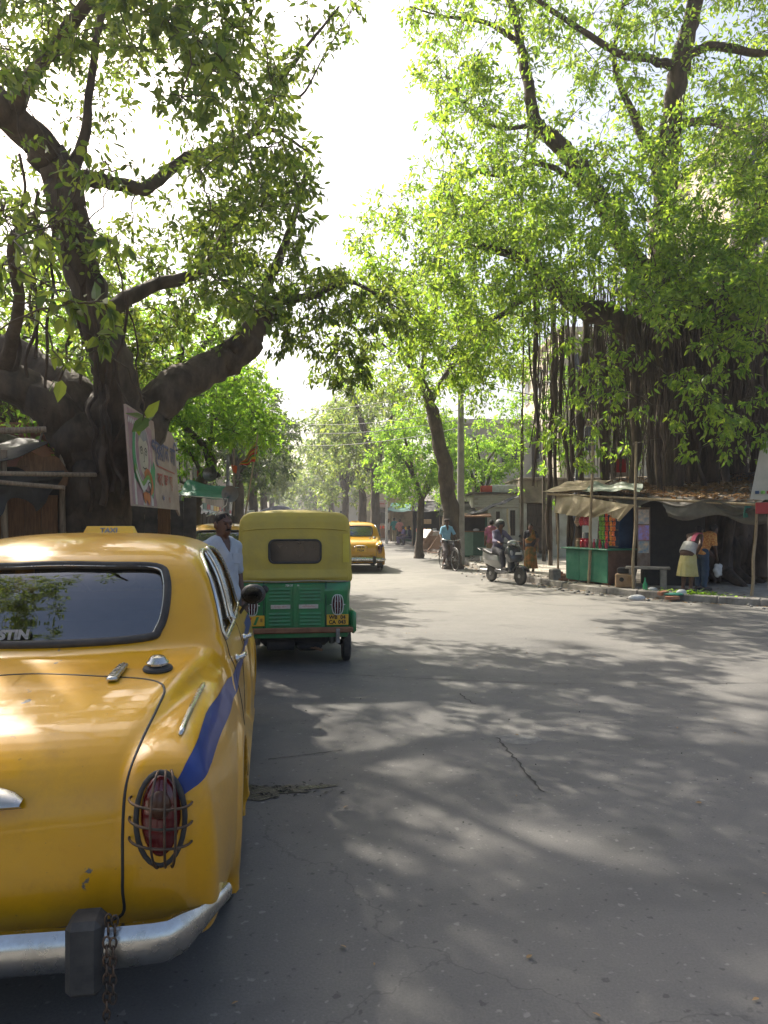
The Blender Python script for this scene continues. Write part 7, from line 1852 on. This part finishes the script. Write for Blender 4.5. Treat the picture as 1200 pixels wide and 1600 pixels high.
# --- patched shelters farther along
def shack(label, px0, px1, D, zf, zb, depth, m_roof, m_back, seed, awn=.6):
    t = thing('market_stall', label, 'stall', (*G((px0 + px1) / 2, D)[:2], PZ), R(-6 if px0 > 550 else 6)); W = (px1 - px0) * D / FPX; rg_ = random.Random(seed)
    for sx in (-W / 2, W / 2):
        pole(MB(), (sx, -depth / 2, 0), (sx, -depth / 2, zf), .04, .035, 6, .03, 5, seed).obj('post', M_WOODPOLE, t, smooth=60); pole(MB(), (sx, depth / 2, 0), (sx, depth / 2, zb), .04, .035, 6, .03, 5, seed + 1).obj('post', M_WOODPOLE, t, smooth=60)
    w = wrinkle(seed, .05)
    MB().sheet(bilerp([(-W/2 - .15, -depth/2 - awn, zf - .2), (W/2 + .15, -depth/2 - awn, zf - .22), (W/2 + .1, depth/2, zb), (-W/2 - .1, depth/2, zb)], 18, 12, lambda u, v: v3(0, 0, w(u, v) - .08 * math.sin(PI * u))), -.012).obj('roof_sheet', m_roof, t, smooth=60)
    MB().box((0, depth / 2 - .05, zb / 2), (W, .05, zb), .01).obj('back_wall', m_back, t); MB().box((-W/2 + .04, 0, zb * .45), (.04, depth, zb * .9), .01).obj('side_wall', m_back, t)
    MB().box((0, -depth / 2 + .25, .4), (W * .8, .5, .8), .015).obj('counter', rg_.choice([M_PLANK, M_GREENDK, MATS['blue_tin']]), t)
    for k in range(4):
        MB().box((-W * .3 + k * W * .2, -depth / 2 + .25, .8 + .12), (W * .14, .25, .24), .02).obj('box', rg_.choice([M_CARD, M_YPLATE, MATS['packet_red'], M_WHITE]), t)
    return t
shack('tarpaulin shelter with a blue-black roof under the slender tree', 692, 738, 31, 1.9, 2.35, 1.6, M_TARP_BLACK, M_DARK, 11)
shack('stall with a dark awning beside the far pedestrians on the right', 646, 688, 44, 2.3, 2.7, 2.0, M_TARP_BLACK, M_DARK, 12)
shack('stall with a green awning farther along the right pavement', 612, 648, 52, 2.4, 2.8, 2.0, M_TARP_TEAL, M_OLDWALL, 13)
shack('last visible stall along the right pavement', 586, 610, 62, 2.4, 2.8, 2.0, M_TARP_GREY, M_OLDWALL, 14)
# leaning iron grilles and a white board
def grille(label, px, D, rz, tilt):
    t = thing('iron_grille', label, 'grille', (*G(px, D)[:2], PZ + .01), rz); mb = None; Rm = rotm(tilt)
    def q(x, z): return tuple(Rm @ np.array((x, 0, z)))
    f = MB()
    for a, b in (((-.45, 0), (-.45, 1.25)), ((.45, 0), (.45, 1.25)), ((-.45, 0), (.45, 0)), ((-.45, 1.25), (.45, 1.25))): f.tube([q(*a), q(*b)], .022, 6)
    f.obj('frame', M_RUST, t)
    for k in range(9): MB().tube([q(-.45 + .09 * (k + 1) * .9, 0), q(-.45 + .09 * (k + 1) * .9, 1.25)], .010, 5).obj('bar', M_RUST, t)
    return t
grille('rusty iron grille leaning by the right kerb, the nearer one', 676, 34, R(-60), R(-38)); grille('rusty iron grille leaning by the right kerb, the farther one', 660, 36, R(-62), R(-42))
MB().box((0, 0, .35), (.7, .03, .55), .01, rotm(R(-40))).obj('white_board', M_WHITE, label='white board propped on top of the iron grilles', cat='board', loc=v3(*G(664, 36.2)[:2], PZ + .5), rot=(0, 0, R(-60)))
for i, (px, D, z_, s_) in enumerate([(667, 38, 1.45, .45), (676, 38.2, .75, .7), (668, 37.8, .9, .5)]):
    MB().box((0, 0, 0), (s_, s_ * .7, s_ * .55), .02).obj('carton', M_CARD if i != 1 else M_WHITE, label=['brown carton at the top of the pile behind the grilles', 'white carton at the right of the pile behind the grilles', 'small brown carton in the pile behind the grilles'][i], cat='carton', loc=v3(*G(px, D)[:2], PZ + z_), rot=(.1 * i, 0, .4 * i))
mb = MB(); mb.box((0, 0, .36), (1.3, .8, .72), .02); mb.obj('packing_crate', M_PLANK, label='brown packing crate under the pile of cartons', cat='crate', loc=v3(*G(671, 38.1)[:2], PZ))
# --- poles, signs, wires
M_CONC = mat('pole_concrete', (.30, .29, .27), (.20, .19, .18), 3, .9, bump=.2)
up_ = thing('utility_pole', 'grey concrete utility pole right of the slender tree', 'pole', (*G(720, 26.5)[:2], 0)); MB().tube([(0, 0, 0), (0, 0, 9.6)], [.15, .09], 10).obj('shaft', M_CONC, up_, smooth=60)
for z_ in (8.9, 8.3): MB().box((0, 0, z_), (1.5, .09, .09), .01).obj('cross_arm', M_STEEL, up_)
for z_ in (8.9, 8.3):
    for x_ in (-.65, -.3, .3, .65): MB().lathe([(0, 0), (.035, .01), (.02, .05), (.035, .08), (0, .1)], c=(x_, 0, z_ + .05), n=8).obj('insulator', M_WHITE, up_, smooth=60)
u2 = thing('utility_pole', 'thin pale pole with a pink sign far along the right side', 'pole', (*G(604, 50)[:2], 0)); MB().tube([(0, 0, 0), (0, 0, 8.5)], [.10, .06], 8).obj('shaft', M_WHITE, u2, smooth=60)
MB().box((0, 0, 8.2), (1.2, .08, .08), .01).obj('cross_arm', M_STEEL, u2)
ps = thing('street_sign', 'pink and white board sign on the thin far pole', 'sign', v3(*G(595, 49.7)[:2], 2.55), R(8)); MB().box((0, 0, .30), (.66, .03, .62), .005).obj('board', mat('pink_board', (.55, .33, .33), (.62, .50, .48), 4, .6), ps); MB().box((0, -.02, .42), (.46, .006, .10), .001).obj('print', M_WHITE, ps); MB().box((0, -.02, .20), (.50, .006, .05), .001).obj('print', M_REDPRINT, ps)
lp = thing('leaning_pole', 'blue-grey metal pole leaning behind the stall shelter', 'pole', (*G(893, 21.5)[:2], PZ)); pole(MB(), (0, 0, 0), (P(912, 600, 21.8) - np.array((*G(893, 21.5)[:2], PZ))), .085, .07, 10, .01).obj('shaft', mat('blue_grey_metal', (.13, .15, .19), (.20, .22, .26), 5, .5, metal=.4), lp, smooth=60)
rs = thing('wall_sign', 'grey sheet sign with a red square above the stall roof', 'sign', P(968, 752, 21.3)); MB().box((0, 0, .50), (.55, .03, 1.0), .006).obj('sheet', mat('grey_sheet', (.36, .34, .31), (.25, .23, .2), 6, .6), rs); MB().box((.02, -.02, .46), (.33, .008, .40), .002).obj('red_square', mat('signal_red', (.42, .03, .035), (.36, .03, .03), 6, .5), rs); MB().tube([(0, .05, -1.9), (0, .05, 1.0)], .03, 6).obj('stake', M_WOODPOLE, rs)
bn = thing('banner', 'cream printed banner hanging at the right edge above the red sign', 'banner', P(1172, 780, 14.0), R(-22))
MB().sheet(bilerp([(0, 0, 0), (1.3, 0, -.05), (1.45, 0, 1.10), (.20, 0, 1.12)], 10, 8, lambda u, v: v3(0, .02 * math.sin(u * 9 + v * 4), 0)), -.006).obj('sheet', mat('cream_banner', (.42, .40, .33), (.50, .47, .40), 4, .6), bn, smooth=60)
text('lettering', 'TOURS', .13, mat('maroon_print', (.22, .04, .08), rough=.6), bn, (.62, -.03, .98), (R(90), 0, 0)); MB().box((.60, -.024, .55), (.22, .006, .34), .001).obj('picture', mat('tan_print', (.40, .24, .12), (.50, .36, .22), 8, .6), bn)
for k, c_ in enumerate(('blue_tin', 'packet_green', 'signal_red')): MB().box((.12 + .10 * k, -.024, .13), (.07, .006, .06), .001).obj('logo', MATS[c_], bn)
pole(MB(), (.5, .06, -1.9), (.75, .06, 1.2), .03, seed=4).obj('stake', M_BAMBOO, bn, smooth=60)
rb_ = thing('shop_sign', 'small red shop sign under the cream banner at the right edge', 'sign', P(1184, 803, 14.1), R(-20)); MB().box((.22, 0, .11), (.52, .05, .22), .01).obj('board', MATS['signal_red'], rb_); MB().box((.36, -.03, .11), (.14, .01, .15), .002).obj('white_patch', M_WHITE, rb_); MB().tube([(.2, .04, -1.5), (.2, .04, .1)], .025, 6).obj('post', M_WOODPOLE, rb_)
ORD = ['highest', 'second highest', 'third highest', 'fourth highest', 'lowest']
def wire(label, a, b, sag_, r=.010, n=16):
    a, b = np.array(a), np.array(b); q = [a + (b - a) * t - np.array((0, 0, sag_ * 4 * t * (1 - t))) for t in np.linspace(0, 1, n)]
    MB().tube(q, r, 4, cap=False).obj('overhead_wire', M_BLACK, label=label, cat='wire', group='overhead wires', smooth=180)
pb_ = G(720, 26.5); pt = lambda x_, z_: v3(pb_[0] + x_, pb_[1], z_)
q2 = G(604, 50); q2t = lambda x_, z_: v3(q2[0] + x_, q2[1], z_)
for i, (x_, z_) in enumerate([(-.65, 8.95), (-.3, 8.95), (.3, 8.95), (.65, 8.95), (-.65, 8.35), (.65, 8.35)]):
    wire('black wire from the concrete pole to the far pole, %s arm, %s' % ('upper' if z_ > 8.6 else 'lower', {-.65: 'leftmost', -.3: 'inner left', .3: 'inner right', .65: 'rightmost'}[x_]), pt(x_, z_), q2t(x_ * .8, 8.25), .5)
for i, (y_, D_, s_) in enumerate([(585, 17, .35), (602, 17.5, .4), (640, 18, .5), (655, 18, .45), (664, 18.2, .55)]):
    wire('thin black wire running from the concrete pole into the banyan, the %s one' % ORD[i], pt(.3 * i - .6, 8.9 - i * .55), P(1230, y_ - 60, D_), s_, .012)
for i, (x0, y0, x1, y1) in enumerate([(455, 640, 720, 600), (455, 655, 720, 640), (440, 668, 720, 655), (450, 690, 720, 668)]):
    wire('thin black wire crossing over the road to the concrete pole, the %s one' % (ORD[:3] + ORD[-1:])[i], P(x0 - 60, y0, 34), P(x1, y1, 26.6), .4, .012)
# --- apartment blocks seen through the leaves
M_BLDG = mat('beige_plaster', (.42, .36, .27), (.52, .46, .36), .8, .9); M_BLDG2 = mat('pale_grey_plaster', (.44, .43, .40), (.33, .31, .28), .7, .9); M_PANE = mat('dark_pane', (.03, .035, .04), (.06, .065, .07), 3, .15)
def block(label, x0, x1, y0, y1, h, m, floors, bays, name='apartment_building', side='front'):
    t = thing(name, label, 'building', ((x0 + x1) / 2, (y0 + y1) / 2, 0)); W, Dp = x1 - x0, y1 - y0
    MB().box((0, 0, h / 2), (W, Dp, h), .03).obj('wall', m, t); MB().box((0, 0, h + .15), (W + .4, Dp + .4, .3), .03).obj('parapet', m, t)
    fh = h / floors
    wm = MB().box((0, 0, 0), (1.2, .16, 1.35), .01).mesh('window'); pm_ = MB().box((0, 0, 0), (.50, .03, 1.2), .004).mesh('pane'); sm = MB().box((0, 0, 0), (1.5, .5, .08), .01).mesh('sill')
    def bay(px, py, rz, z):
        w = link('window', wm, M_BLDG2, t, loc=(px, py, z), rot=(0, 0, rz))
        for s_ in (-.29, .29): link('pane', pm_, M_PANE, w, loc=(s_, -.08, 0))
        link('sill', sm, m, w, loc=(0, -.15, .82))
    for f in range(floors):
        for b in range(bays): bay(-W / 2 + W * (b + .5) / bays, -Dp / 2, 0, fh * (f + .55))
        nb = max(1, int(Dp / 3.2))
        for b in range(nb): bay(-W / 2, -Dp / 2 + Dp * (b + .5) / nb, -PI / 2, fh * (f + .55))
        if f: MB().box((0, -Dp / 2 - .5, fh * f), (W * .9, 1.0, .12), .02).obj('balcony', m, t)
    return t
block('beige apartment block rising behind the hanging roots', 9.0, 19.0, 37, 47, 11.2, M_BLDG, 3, 4)
block('tall pale block showing at the top right through the banyan leaves', 17.5, 30, 36.5, 48, 21.5, M_BLDG, 6, 4)
block('grey house behind the low whitewashed house', 3.6, 8.6, 42, 50, 7.2, M_BLDG2, 2, 2)
block('plastered house beyond the far stalls on the right', -1.6, 3.4, 62, 72, 7.0, M_BLDG, 2, 2)
block('far pale house near the end of the right row', -6.5, -1.5, 95, 110, 8.0, M_BLDG2, 2, 2)
block('farthest house closing the right side of the road', -17, -9, 150, 170, 9.0, M_BLDG, 3, 3)
# ------------------------------------------------------------------ left side
# --- painted board hung on the tree
O_ = P(208, 790, 9.05); U_ = P(281, 797, 11.9) - O_; UP_ = P(195, 630, 9.0) - O_
Lb, Hb = np.linalg.norm(U_), np.linalg.norm(UP_); u_ = unit(U_); n_b = unit(np.cross(u_, UP_)); w_b = np.cross(n_b, u_)
bb = thing('painted_board', 'hand-painted political board hanging on the big left tree', 'billboard', O_)
bb.matrix_world = Matrix(((u_[0], -n_b[0], w_b[0], O_[0]), (u_[1], -n_b[1], w_b[1], O_[1]), (u_[2], -n_b[2], w_b[2], O_[2]), (0, 0, 0, 1)))
fl = lambda n, c, c2=None, sc=6: mat(n, c, c2 or tuple(v * .8 for v in c), sc, .7)
MP = dict(cream=fl('board_cream', (.33, .235, .205), (.46, .36, .30), 2.5), mauve=fl('board_mauve', (.30, .16, .20), (.40, .25, .28), 5), white=fl('board_white', (.60, .57, .55)), green=fl('board_green', (.05, .24, .10), (.09, .30, .15)), orange=fl('board_orange', (.52, .17, .06)), face=fl('board_face', (.42, .36, .29), (.50, .44, .36)), line=fl('board_line', (.05, .045, .045)), blue=fl('board_blue', (.13, .13, .24)), lime=fl('board_lime', (.18, .34, .08)), red=fl('board_red', (.42, .10, .08)), grey=fl('board_grey', (.30, .28, .30)))
MB().prism([(0, 0), (Lb * .93, .0), (Lb, -.10), (Lb, Hb * .86), (Lb * .94, Hb * .97), (0, Hb)], 0.0, .03, 'y').obj('panel', MP['cream'], bb)
def flat(pts, key, lay, name='print'):
    """painted shape on the board; lay = paint layer"""
    return MB().add([(a, -.002 * lay, b) for a, b in pts], [tuple(range(len(pts)))]).obj(name, MP[key], bb)
def oval(cx, cy, rx, ry, n=32): return [(cx + rx * math.cos(a), cy + ry * math.sin(a)) for a in np.linspace(0, 2*PI, n, endpoint=False)]
def stroke(pts, w, key, lay):
    q = curve(np.array(pts, float), 6); t = unit(np.gradient(q, axis=0)); nn = np.stack([-t[:, 1], t[:, 0]], 1) * w / 2; k = len(q)
    V = [(*(q[i] + nn[i]), 0) for i in range(k)] + [(*(q[i] - nn[i]), 0) for i in range(k)]
    MB().add([(v[0], -.002 * lay, v[1]) for v in V], [(i, i + 1, k + i + 1, k + i) for i in range(k - 1)]).obj('brush_stroke', MP[key], bb)
flat([(.02, 0.02), (1.28, .02), (1.18, .50), (1.25, 1.10), (.55, Hb - .05), (.02, Hb - .03)], 'mauve', 1)
for a0, a1 in ((.12, .22), (.52, .66), (.95, 1.08)): flat([(a0, .02), (a1, .02), (a1 - .02, .42), (a0 + .01, .42)], 'white', 2)
for k in range(5): stroke([(.03 + k * .10, 1.06), (.08 + k * .10, 1.12), (.13 + k * .10, 1.06)], .03, 'white', 2)
flat([(.16, .36), (.30, .30), (.34, .9), (.40, 1.04), (.30, 1.08), (.20, .95), (.12, .70)], 'green', 3)
flat([(.92, .22), (1.06, .12), (1.20, .30), (1.30, .55), (1.22, .66), (1.10, .52), (1.04, .80), (.96, .75)], 'green', 3)
flat(oval(.66, .72, .40, .43), 'white', 4); flat(oval(.66, .72, .375, .405), 'mauve', 5)
flat([(.42, .62), (.50, .46), (.66, .38), (.82, .46), (.90, .62), (.92, .84), (.80, .94), (.52, .94), (.42, .84)], 'face', 6)
flat([(.40, .84), (.46, 1.02), (.66, 1.10), (.88, 1.02), (.94, .84), (.86, .92), (.70, .88), (.52, .93)], 'grey', 7)
for cx in (.55, .78):
    stroke([(cx - .07, .76), (cx, .80), (cx + .07, .76)], .018, 'line', 8); stroke([(cx + .05 * math.cos(a), .73 + .025 * math.sin(a)) for a in np.linspace(0, 2*PI, 9)], .012, 'line', 8)
stroke([(.67, .74), (.68, .63), (.63, .60)], .014, 'line', 8); stroke([(.57, .53), (.66, .51), (.76, .53)], .018, 'line', 8)
stroke([(.15, .52), (.30, .38), (.48, .28), (.66, .34), (.80, .42), (.96, .36)], .11, 'lime', 9); stroke([(.20, .46), (.34, .34), (.50, .24), (.66, .28), (.80, .34), (.92, .28)], .07, 'white', 10)
stroke([(.62, .42), (.80, .48), (.98, .40), (1.02, .26), (.90, .20)], .09, 'orange', 9); stroke([(.60, .22), (.78, .20), (.92, .26), (.86, .34), (.74, .30)], .02, 'line', 11)
flat([(.50, .18), (.62, .20), (.82, .20), (.90, .12), (.80, .02), (.68, .10), (.60, .03), (.52, .10)], 'orange', 6)
def btext(s_, size, key, a, b, lay, bold=.004):
    text('lettering', s_, size, MP[key], bb, (a, -.002 * lay, b), (R(90), 0, 0), bold)
for s_, a in (('প্র', 1.42), ('ধা', 1.78), ('ন', 2.12), ('মি', 2.55)): btext(s_, .40, 'blue', a, .84, 6, .008)
for s_, a in (('কে', 1.55), ('জ', 1.95), ('য়', 2.3)): btext(s_, .26, 'red', a, .42, 6, .006)
stroke([(1.40, .62), (1.9, .60), (2.6, .58)], .02, 'red', 5); btext('৯৮', .12, 'blue', 1.7, .16, 6); btext('৩', .14, 'red', 2.1, .14, 6)
MB().tube([(.3, .02, Hb), (.35, .25, Hb + .5)], .006, 5).obj('rope', M_TWIG, bb); MB().tube([(2.2, .02, Hb - .02), (1.6, .45, Hb + .5)], .006, 5).obj('rope', M_TWIG, bb)

# --- black tarpaulin stall behind the near taxi
ls = thing('market_stall', 'stall roofed with torn black tarpaulin at the far left behind the near taxi', 'stall', (0, 0, 0))
w4 = wrinkle(41, .06)
MB().sheet(bilerp([P(-140, 755, 8.0), P(75, 700, 9.6), P(60, 690, 10.8), P(-160, 700, 9.5)], 24, 14, lambda u, v: v3(0, 0, w4(u, v))), -.01).obj('roof_sheet', M_TARP_BLACK, ls, smooth=60)
MB().sheet(bilerp([P(-100, 740, 8.1), P(95, 735, 9.4), P(60, 790, 9.3), P(-60, 800, 8.2)], 22, 10, lambda u, v: v3(w4(u, v), w4(v, u) * .6, -.12 * math.sin(u * 7) * v)), -.01).obj('hanging_flap', M_TARP_BLACK, ls, smooth=60)
MB().sheet(bilerp([P(40, 700, 9.5), P(112, 745, 9.7), P(100, 765, 9.7), P(20, 735, 9.4)], 12, 8, lambda u, v: v3(0, 0, w4(v, u))), -.01).obj('roof_sheet', M_PLANK, ls, smooth=60)
pole(MB(), P(-150, 678, 8.6), P(72, 671, 9.4), .045, .04, 8, .02, 6, 5).obj('beam', M_WOODPOLE, ls, smooth=60); pole(MB(), P(-120, 738, 8.0), P(150, 742, 9.6), .03, .03, 7, .02, 6, 6).obj('beam', M_WOODPOLE, ls, smooth=60); pole(MB(), P(-100, 745, 8.1), P(100, 762, 9.2), .028, .028, 7, .02, 6, 7).obj('beam', M_WOODPOLE, ls, smooth=60)
for i, (px, D) in enumerate([(6, 9.2), (98, 9.9), (-150, 8.4)]): pole(MB(), G(px, D, PZ), G(px, D, 2.55), .045, .04, 7, .02, 5, i + 20).obj('post', M_WOODPOLE, ls, smooth=60)
for k in range(9):
    a = G(-130 + k * 26, 9.9, 0); MB().box((a[0], a[1] + rnd.uniform(-.01, .01), 1.05), (.215, .03, 1.9 + rnd.uniform(-.05, .02)), .004).obj('plank', M_PLANK, ls)
MB().box((*(G(-10, 10.1)[:2]), 1.2), (3.2, .04, 2.4), .01).obj('back_wall', M_DARK, ls)
# things stored at the foot of the tree: dark sacks and coiled rope
crumple('sack', 'dark sack lying under the painted board at the foot of the tree', G(235, 11.2, PZ), (.42, .3, .28), M_TARP_BLACK, 'sack', 22)
crumple('sack', 'grey sack slumped between the tree and the young forked tree', G(262, 12.5, PZ), (.38, .3, .32), M_TARP_GREY, 'sack', 23)

hd_ = thing('shade_screen', 'added dark plank hoarding standing behind the big left tree, under the painted board', 'screen', (*G(150, 13.2)[:2], PZ), R(4))
for k in range(15): MB().box((-1.6 + k * .235, rnd.uniform(-.015, .015), .98 + rnd.uniform(-.06, .06)), (.225, .03, 1.95), .005).obj('plank', M_SOOT if k % 3 else M_PLANK, hd_)  # added plank screen; its dark colour stands in for shade under the board
for z_ in (.4, 1.6): MB().box((0, .04, z_), (3.5, .05, .09), .006).obj('rail', M_WOODPOLE, hd_)
# --- shops along the left pavement
def shopfront(label, y0, y1, x_off, h, m, m_awn, seed, sign=None):
    """row house facing the road; runs along the left kerb from y0 to y1"""
    xk = lambda y: np.interp(-y, -KLs[:, 1], KLs[:, 0]); a = v3(xk(y0) - x_off, y0, 0); b = v3(xk(y1) - x_off, y1, 0); d = b - a; L_ = np.linalg.norm(d)
    t = thing('shop', label, 'shop', (a[0], a[1], 0), math.atan2(d[1], d[0]))            # x along the road, -y towards the road... y>0 away
    MB().box((L_ / 2, 2.5, h / 2), (L_, 5.0, h), .03).obj('wall', m, t); MB().box((L_ / 2, 2.4, h + .1), (L_ + .2, 5.4, .2), .03).obj('roof_slab', m, t)
    k = max(1, int(L_ / 3))
    for i in range(k):
        c = L_ * (i + .5) / k; f = MB().box((c, -.02, 1.25), (L_ / k * .78, .12, 2.2), .02).obj('shopfront', M_DARKWOOD, t)
        MB().box((c, -.10, 2.55), (L_ / k * .8, .06, .45), .01).obj('signboard', rnd.choice([M_WHITE, MATS['signal_red'], MATS['blue_tin'], MATS['pale_green_tin'], M_YPLATE]), t)
        w = wrinkle(seed + i, .04)
        MB().sheet(bilerp([(c - L_ / k * .45, -1.5, 1.95), (c + L_ / k * .45, -1.5, 1.95), (c + L_ / k * .45, -.12, 2.35), (c - L_ / k * .45, -.12, 2.35)], 12, 6, lambda u, v: v3(0, 0, w(u, v))), -.012).obj('awning', m_awn[(i) % len(m_awn)], t, smooth=60)
        if h > 4.5: MB().box((c, -.03, 4.2), (1.1, .08, 1.2), .01).obj('window', M_PANE, t)
    return t
M_REDWALL = mat('red_wall', (.30, .10, .07), (.24, .10, .08), 2, .9)
shopfront('open dark shop behind the big left tree', 4.0, 13.5, 2.6, 3.0, M_SOOT, [M_TARP_BLACK], 60)
shopfront('red walled shop behind the forked young tree', 14.5, 22, 2.6, 3.4, M_REDWALL, [M_TARP_TEAL, M_TARP_BLACK], 61)
shopfront('grey plastered shop with awnings beyond the flag', 22.5, 34, 2.4, 5.6, M_BLDG2, [M_TARP_GREY, M_TARP_CREAM], 62)
shopfront('beige two-storey shop house farther along the left', 35, 50, 2.6, 6.5, M_BLDG, [M_TARP_BLACK, M_TARP_TEAL], 63)
shopfront('distant plastered shop house on the left', 52, 80, 2.8, 6.0, M_OLDWALL, [M_TARP_GREY], 64)
shopfront('farthest house on the left side of the road', 85, 140, 3.0, 7.0, M_BLDG2, [M_TARP_GREY], 65)
shopfront('last house where the road disappears on the left', 150, 230, 3.0, 8.0, M_BLDG, [M_TARP_GREY], 66)
# teal awning on posts, small signs, horns and flags
ta = thing('awning_shelter', 'teal tarpaulin awning with a white rope edge left of the standing man', 'awning', (*G(338, 15.2)[:2], PZ))
w5 = wrinkle(71, .04)
MB().sheet(bilerp([(-.75, -.3, 2.05), (.35, -.5, 1.95), (.35, .6, 2.25), (-.75, .6, 2.40)], 14, 10, lambda u, v: v3(0, 0, w5(u, v))), -.01).obj('sheet', M_TARP_TEAL, ta, smooth=60)
MB().tube([(-.75, -.3, 2.06), (.35, -.5, 1.97), (.32, -.5, 1.85), (.1, -.48, 1.68), (-.1, -.45, 1.62)], .012, 6).obj('rope', M_WHITE, ta, smooth=60)
for a, b in ((-.7, -.25), (.3, -.45)): MB().tube([(a, b, 0), (a, b, 2.1)], .03, 7).obj('post', M_STEEL, ta, smooth=60)
wsn = thing('hanging_sign', 'white sign with a red figure hanging near the forked tree', 'sign', P(311, 751, 16.9), R(4)); MB().box((0, 0, .16), (.24, .02, .32), .004).obj('board', M_WHITE, wsn); MB().box((0, -.013, .17), (.10, .004, .16), .001).obj('red_figure', MATS['signal_red'], wsn); MB().tube([(0, 0.02, -1.6), (0, .02, .3)], .02, 6).obj('post', M_STEEL, wsn)
def horn(label, px, py, D, rz, post=True):
    c = P(px, py, D); t = thing('loudspeaker', label, 'loudspeaker', c, rz)
    MB().lathe([(.03, .22), (.045, .12), (.08, .02), (.14, -.06), (.17, -.10), (.172, -.105), (.13, -.06), (.05, .02), (0, .04)], 'y', (0, 0, 0), 20).obj('horn', M_CONC if py > 760 else M_STEEL, t, smooth=50)
    MB().lathe([(0, .20), (.07, .21), (.07, .33), (0, .34)], 'y', (0, 0, 0), 14).obj('driver', M_DARK, t, smooth=50)
    return t
horn('grey horn loudspeaker on the pole above the standing man', 360, 772, 14.8, R(8)); horn('dark horn loudspeaker tied to the forked young tree', 331, 741, 16.2, R(-10))
lpz = thing('loudspeaker_pole', 'slim grey pole carrying the horn loudspeaker', 'pole', (*G(356, 15.1)[:2], PZ)); MB().tube([(0, 0, 0), (0, 0, 2.9)], .035, 8).obj('shaft', M_STEEL, lpz, smooth=60); MB().box((.05, -.1, 2.0), (.14, .1, .16), .01).obj('blue_box', MATS['blue_tin'], lpz)
fp = thing('flag', 'yellow, red and green striped flag on a leaning bamboo pole', 'flag', (*G(364, 14.6)[:2], PZ)); pt0, pt1 = v3(0, 0, 0), P(403, 678, 14.6) - np.array((*G(364, 14.6)[:2], PZ))
pole(MB(), pt0, pt1, .022, .014, 7, .01).obj('flag_pole', M_BAMBOO, fp, smooth=60)
MF = [mat('flag_yellow', (.62, .42, .03), (.55, .36, .03), 9, .8, transl=.35), mat('flag_red', (.60, .06, .03), (.5, .05, .03), 9, .8, transl=.35), mat('flag_green', (.12, .30, .04), (.10, .25, .04), 9, .8, transl=.35)]
c0, c1, c2_, c3_ = [P(*q, 14.6) - np.array((*G(364, 14.6)[:2], PZ)) for q in ((402, 688), (399, 722), (374, 728), (378, 722))]
order = [0, 2, 1, 0, 1, 2, 0, 1]
for k in range(8):
    a, b = k / 8, (k + 1) / 8; top_ = [c0 * (1 - a) + c1 * a, c0 * (1 - b) + c1 * b]; end_ = [c3_ * (1 - a) + c2_ * a, c3_ * (1 - b) + c2_ * b]
    MB().sheet(bilerp([top_[0], end_[0], end_[1], top_[1]], 12, 3, lambda u, v: v3(.0, .09 * math.sin(u * 9 + k * .5), .015 * math.sin(u * 8))), .003).obj('stripe', MF[order[k]], fp, smooth=60)
of = thing('flag', 'small orange flag hanging on a string beside the loudspeaker pole', 'flag', P(365, 738, 14.9)); MB().sheet(bilerp([(-.06, 0, .16), (.07, 0, .13), (.05, 0, -.03), (-.02, 0, .02)], 6, 6, lambda u, v: v3(0, .03 * math.sin(u * 6 + v * 3), 0)), .003).obj('cloth', mat('orange_flag', (.62, .13, .03), (.55, .10, .02), 9, .8, transl=.3), of, smooth=60); MB().tube([(.0, .0, .15), (-.25, .3, -.35), (-.3, .3, -1.0)], .006, 5).obj('string', M_WHITE, of); MB().tube([(0, .02, -.9), (0, .02, .5)], .02, 6).obj('stick', M_WOODPOLE, of)
sg2 = thing('shop_sign', 'small white and violet sign beyond the loudspeaker pole', 'sign', P(391, 812, 22), R(5)); MB().box((0, 0, .16), (.28, .02, .24), .004, rotm(0, R(-8))).obj('board', M_WHITE, sg2); MB().box((0, -.014, .16), (.20, .004, .07), .001, rotm(0, R(-8))).obj('print', MATS['violet_top'], sg2); MB().tube([(0, .02, -1.6), (0, .02, .2)], .02, 6).obj('post', M_STEEL, sg2)
um = thing('umbrella', 'dark street umbrella beyond the auto rickshaw roof', 'umbrella', (*G(436, 30)[:2], 0)); MB().tube([(0, 0, 0), (0, 0, 2.2)], .02, 6).obj('shaft', M_STEEL, um); MB().lathe([(0, 2.25), (.35, 2.2), (.75, 2.05), (1.0, 1.88), (.98, 1.87), (.70, 2.02), (0, 2.2)], n=10).obj('canopy', mat('dark_blue_cloth', (.04, .05, .08), rough=.8), um)
# ------------------------------------------------------------------ dusty air over the street
def haze(density=0.0010):
    m, N, L, out = _nodes('haze_air'); v = N.new('ShaderNodeVolumePrincipled')
    v.inputs['Color'].default_value = (.93, .95, 1.0, 1); v.inputs['Density'].default_value = density; v.inputs['Anisotropy'].default_value = .35
    L.new(v.outputs[0], out.inputs['Volume'])
    mb = MB().box((0, 120, 11.5), (160, 400, 26)); o = mb.obj('haze', m, kind='stuff', label='thin dusty haze hanging over the street', cat='haze'); return o
haze()
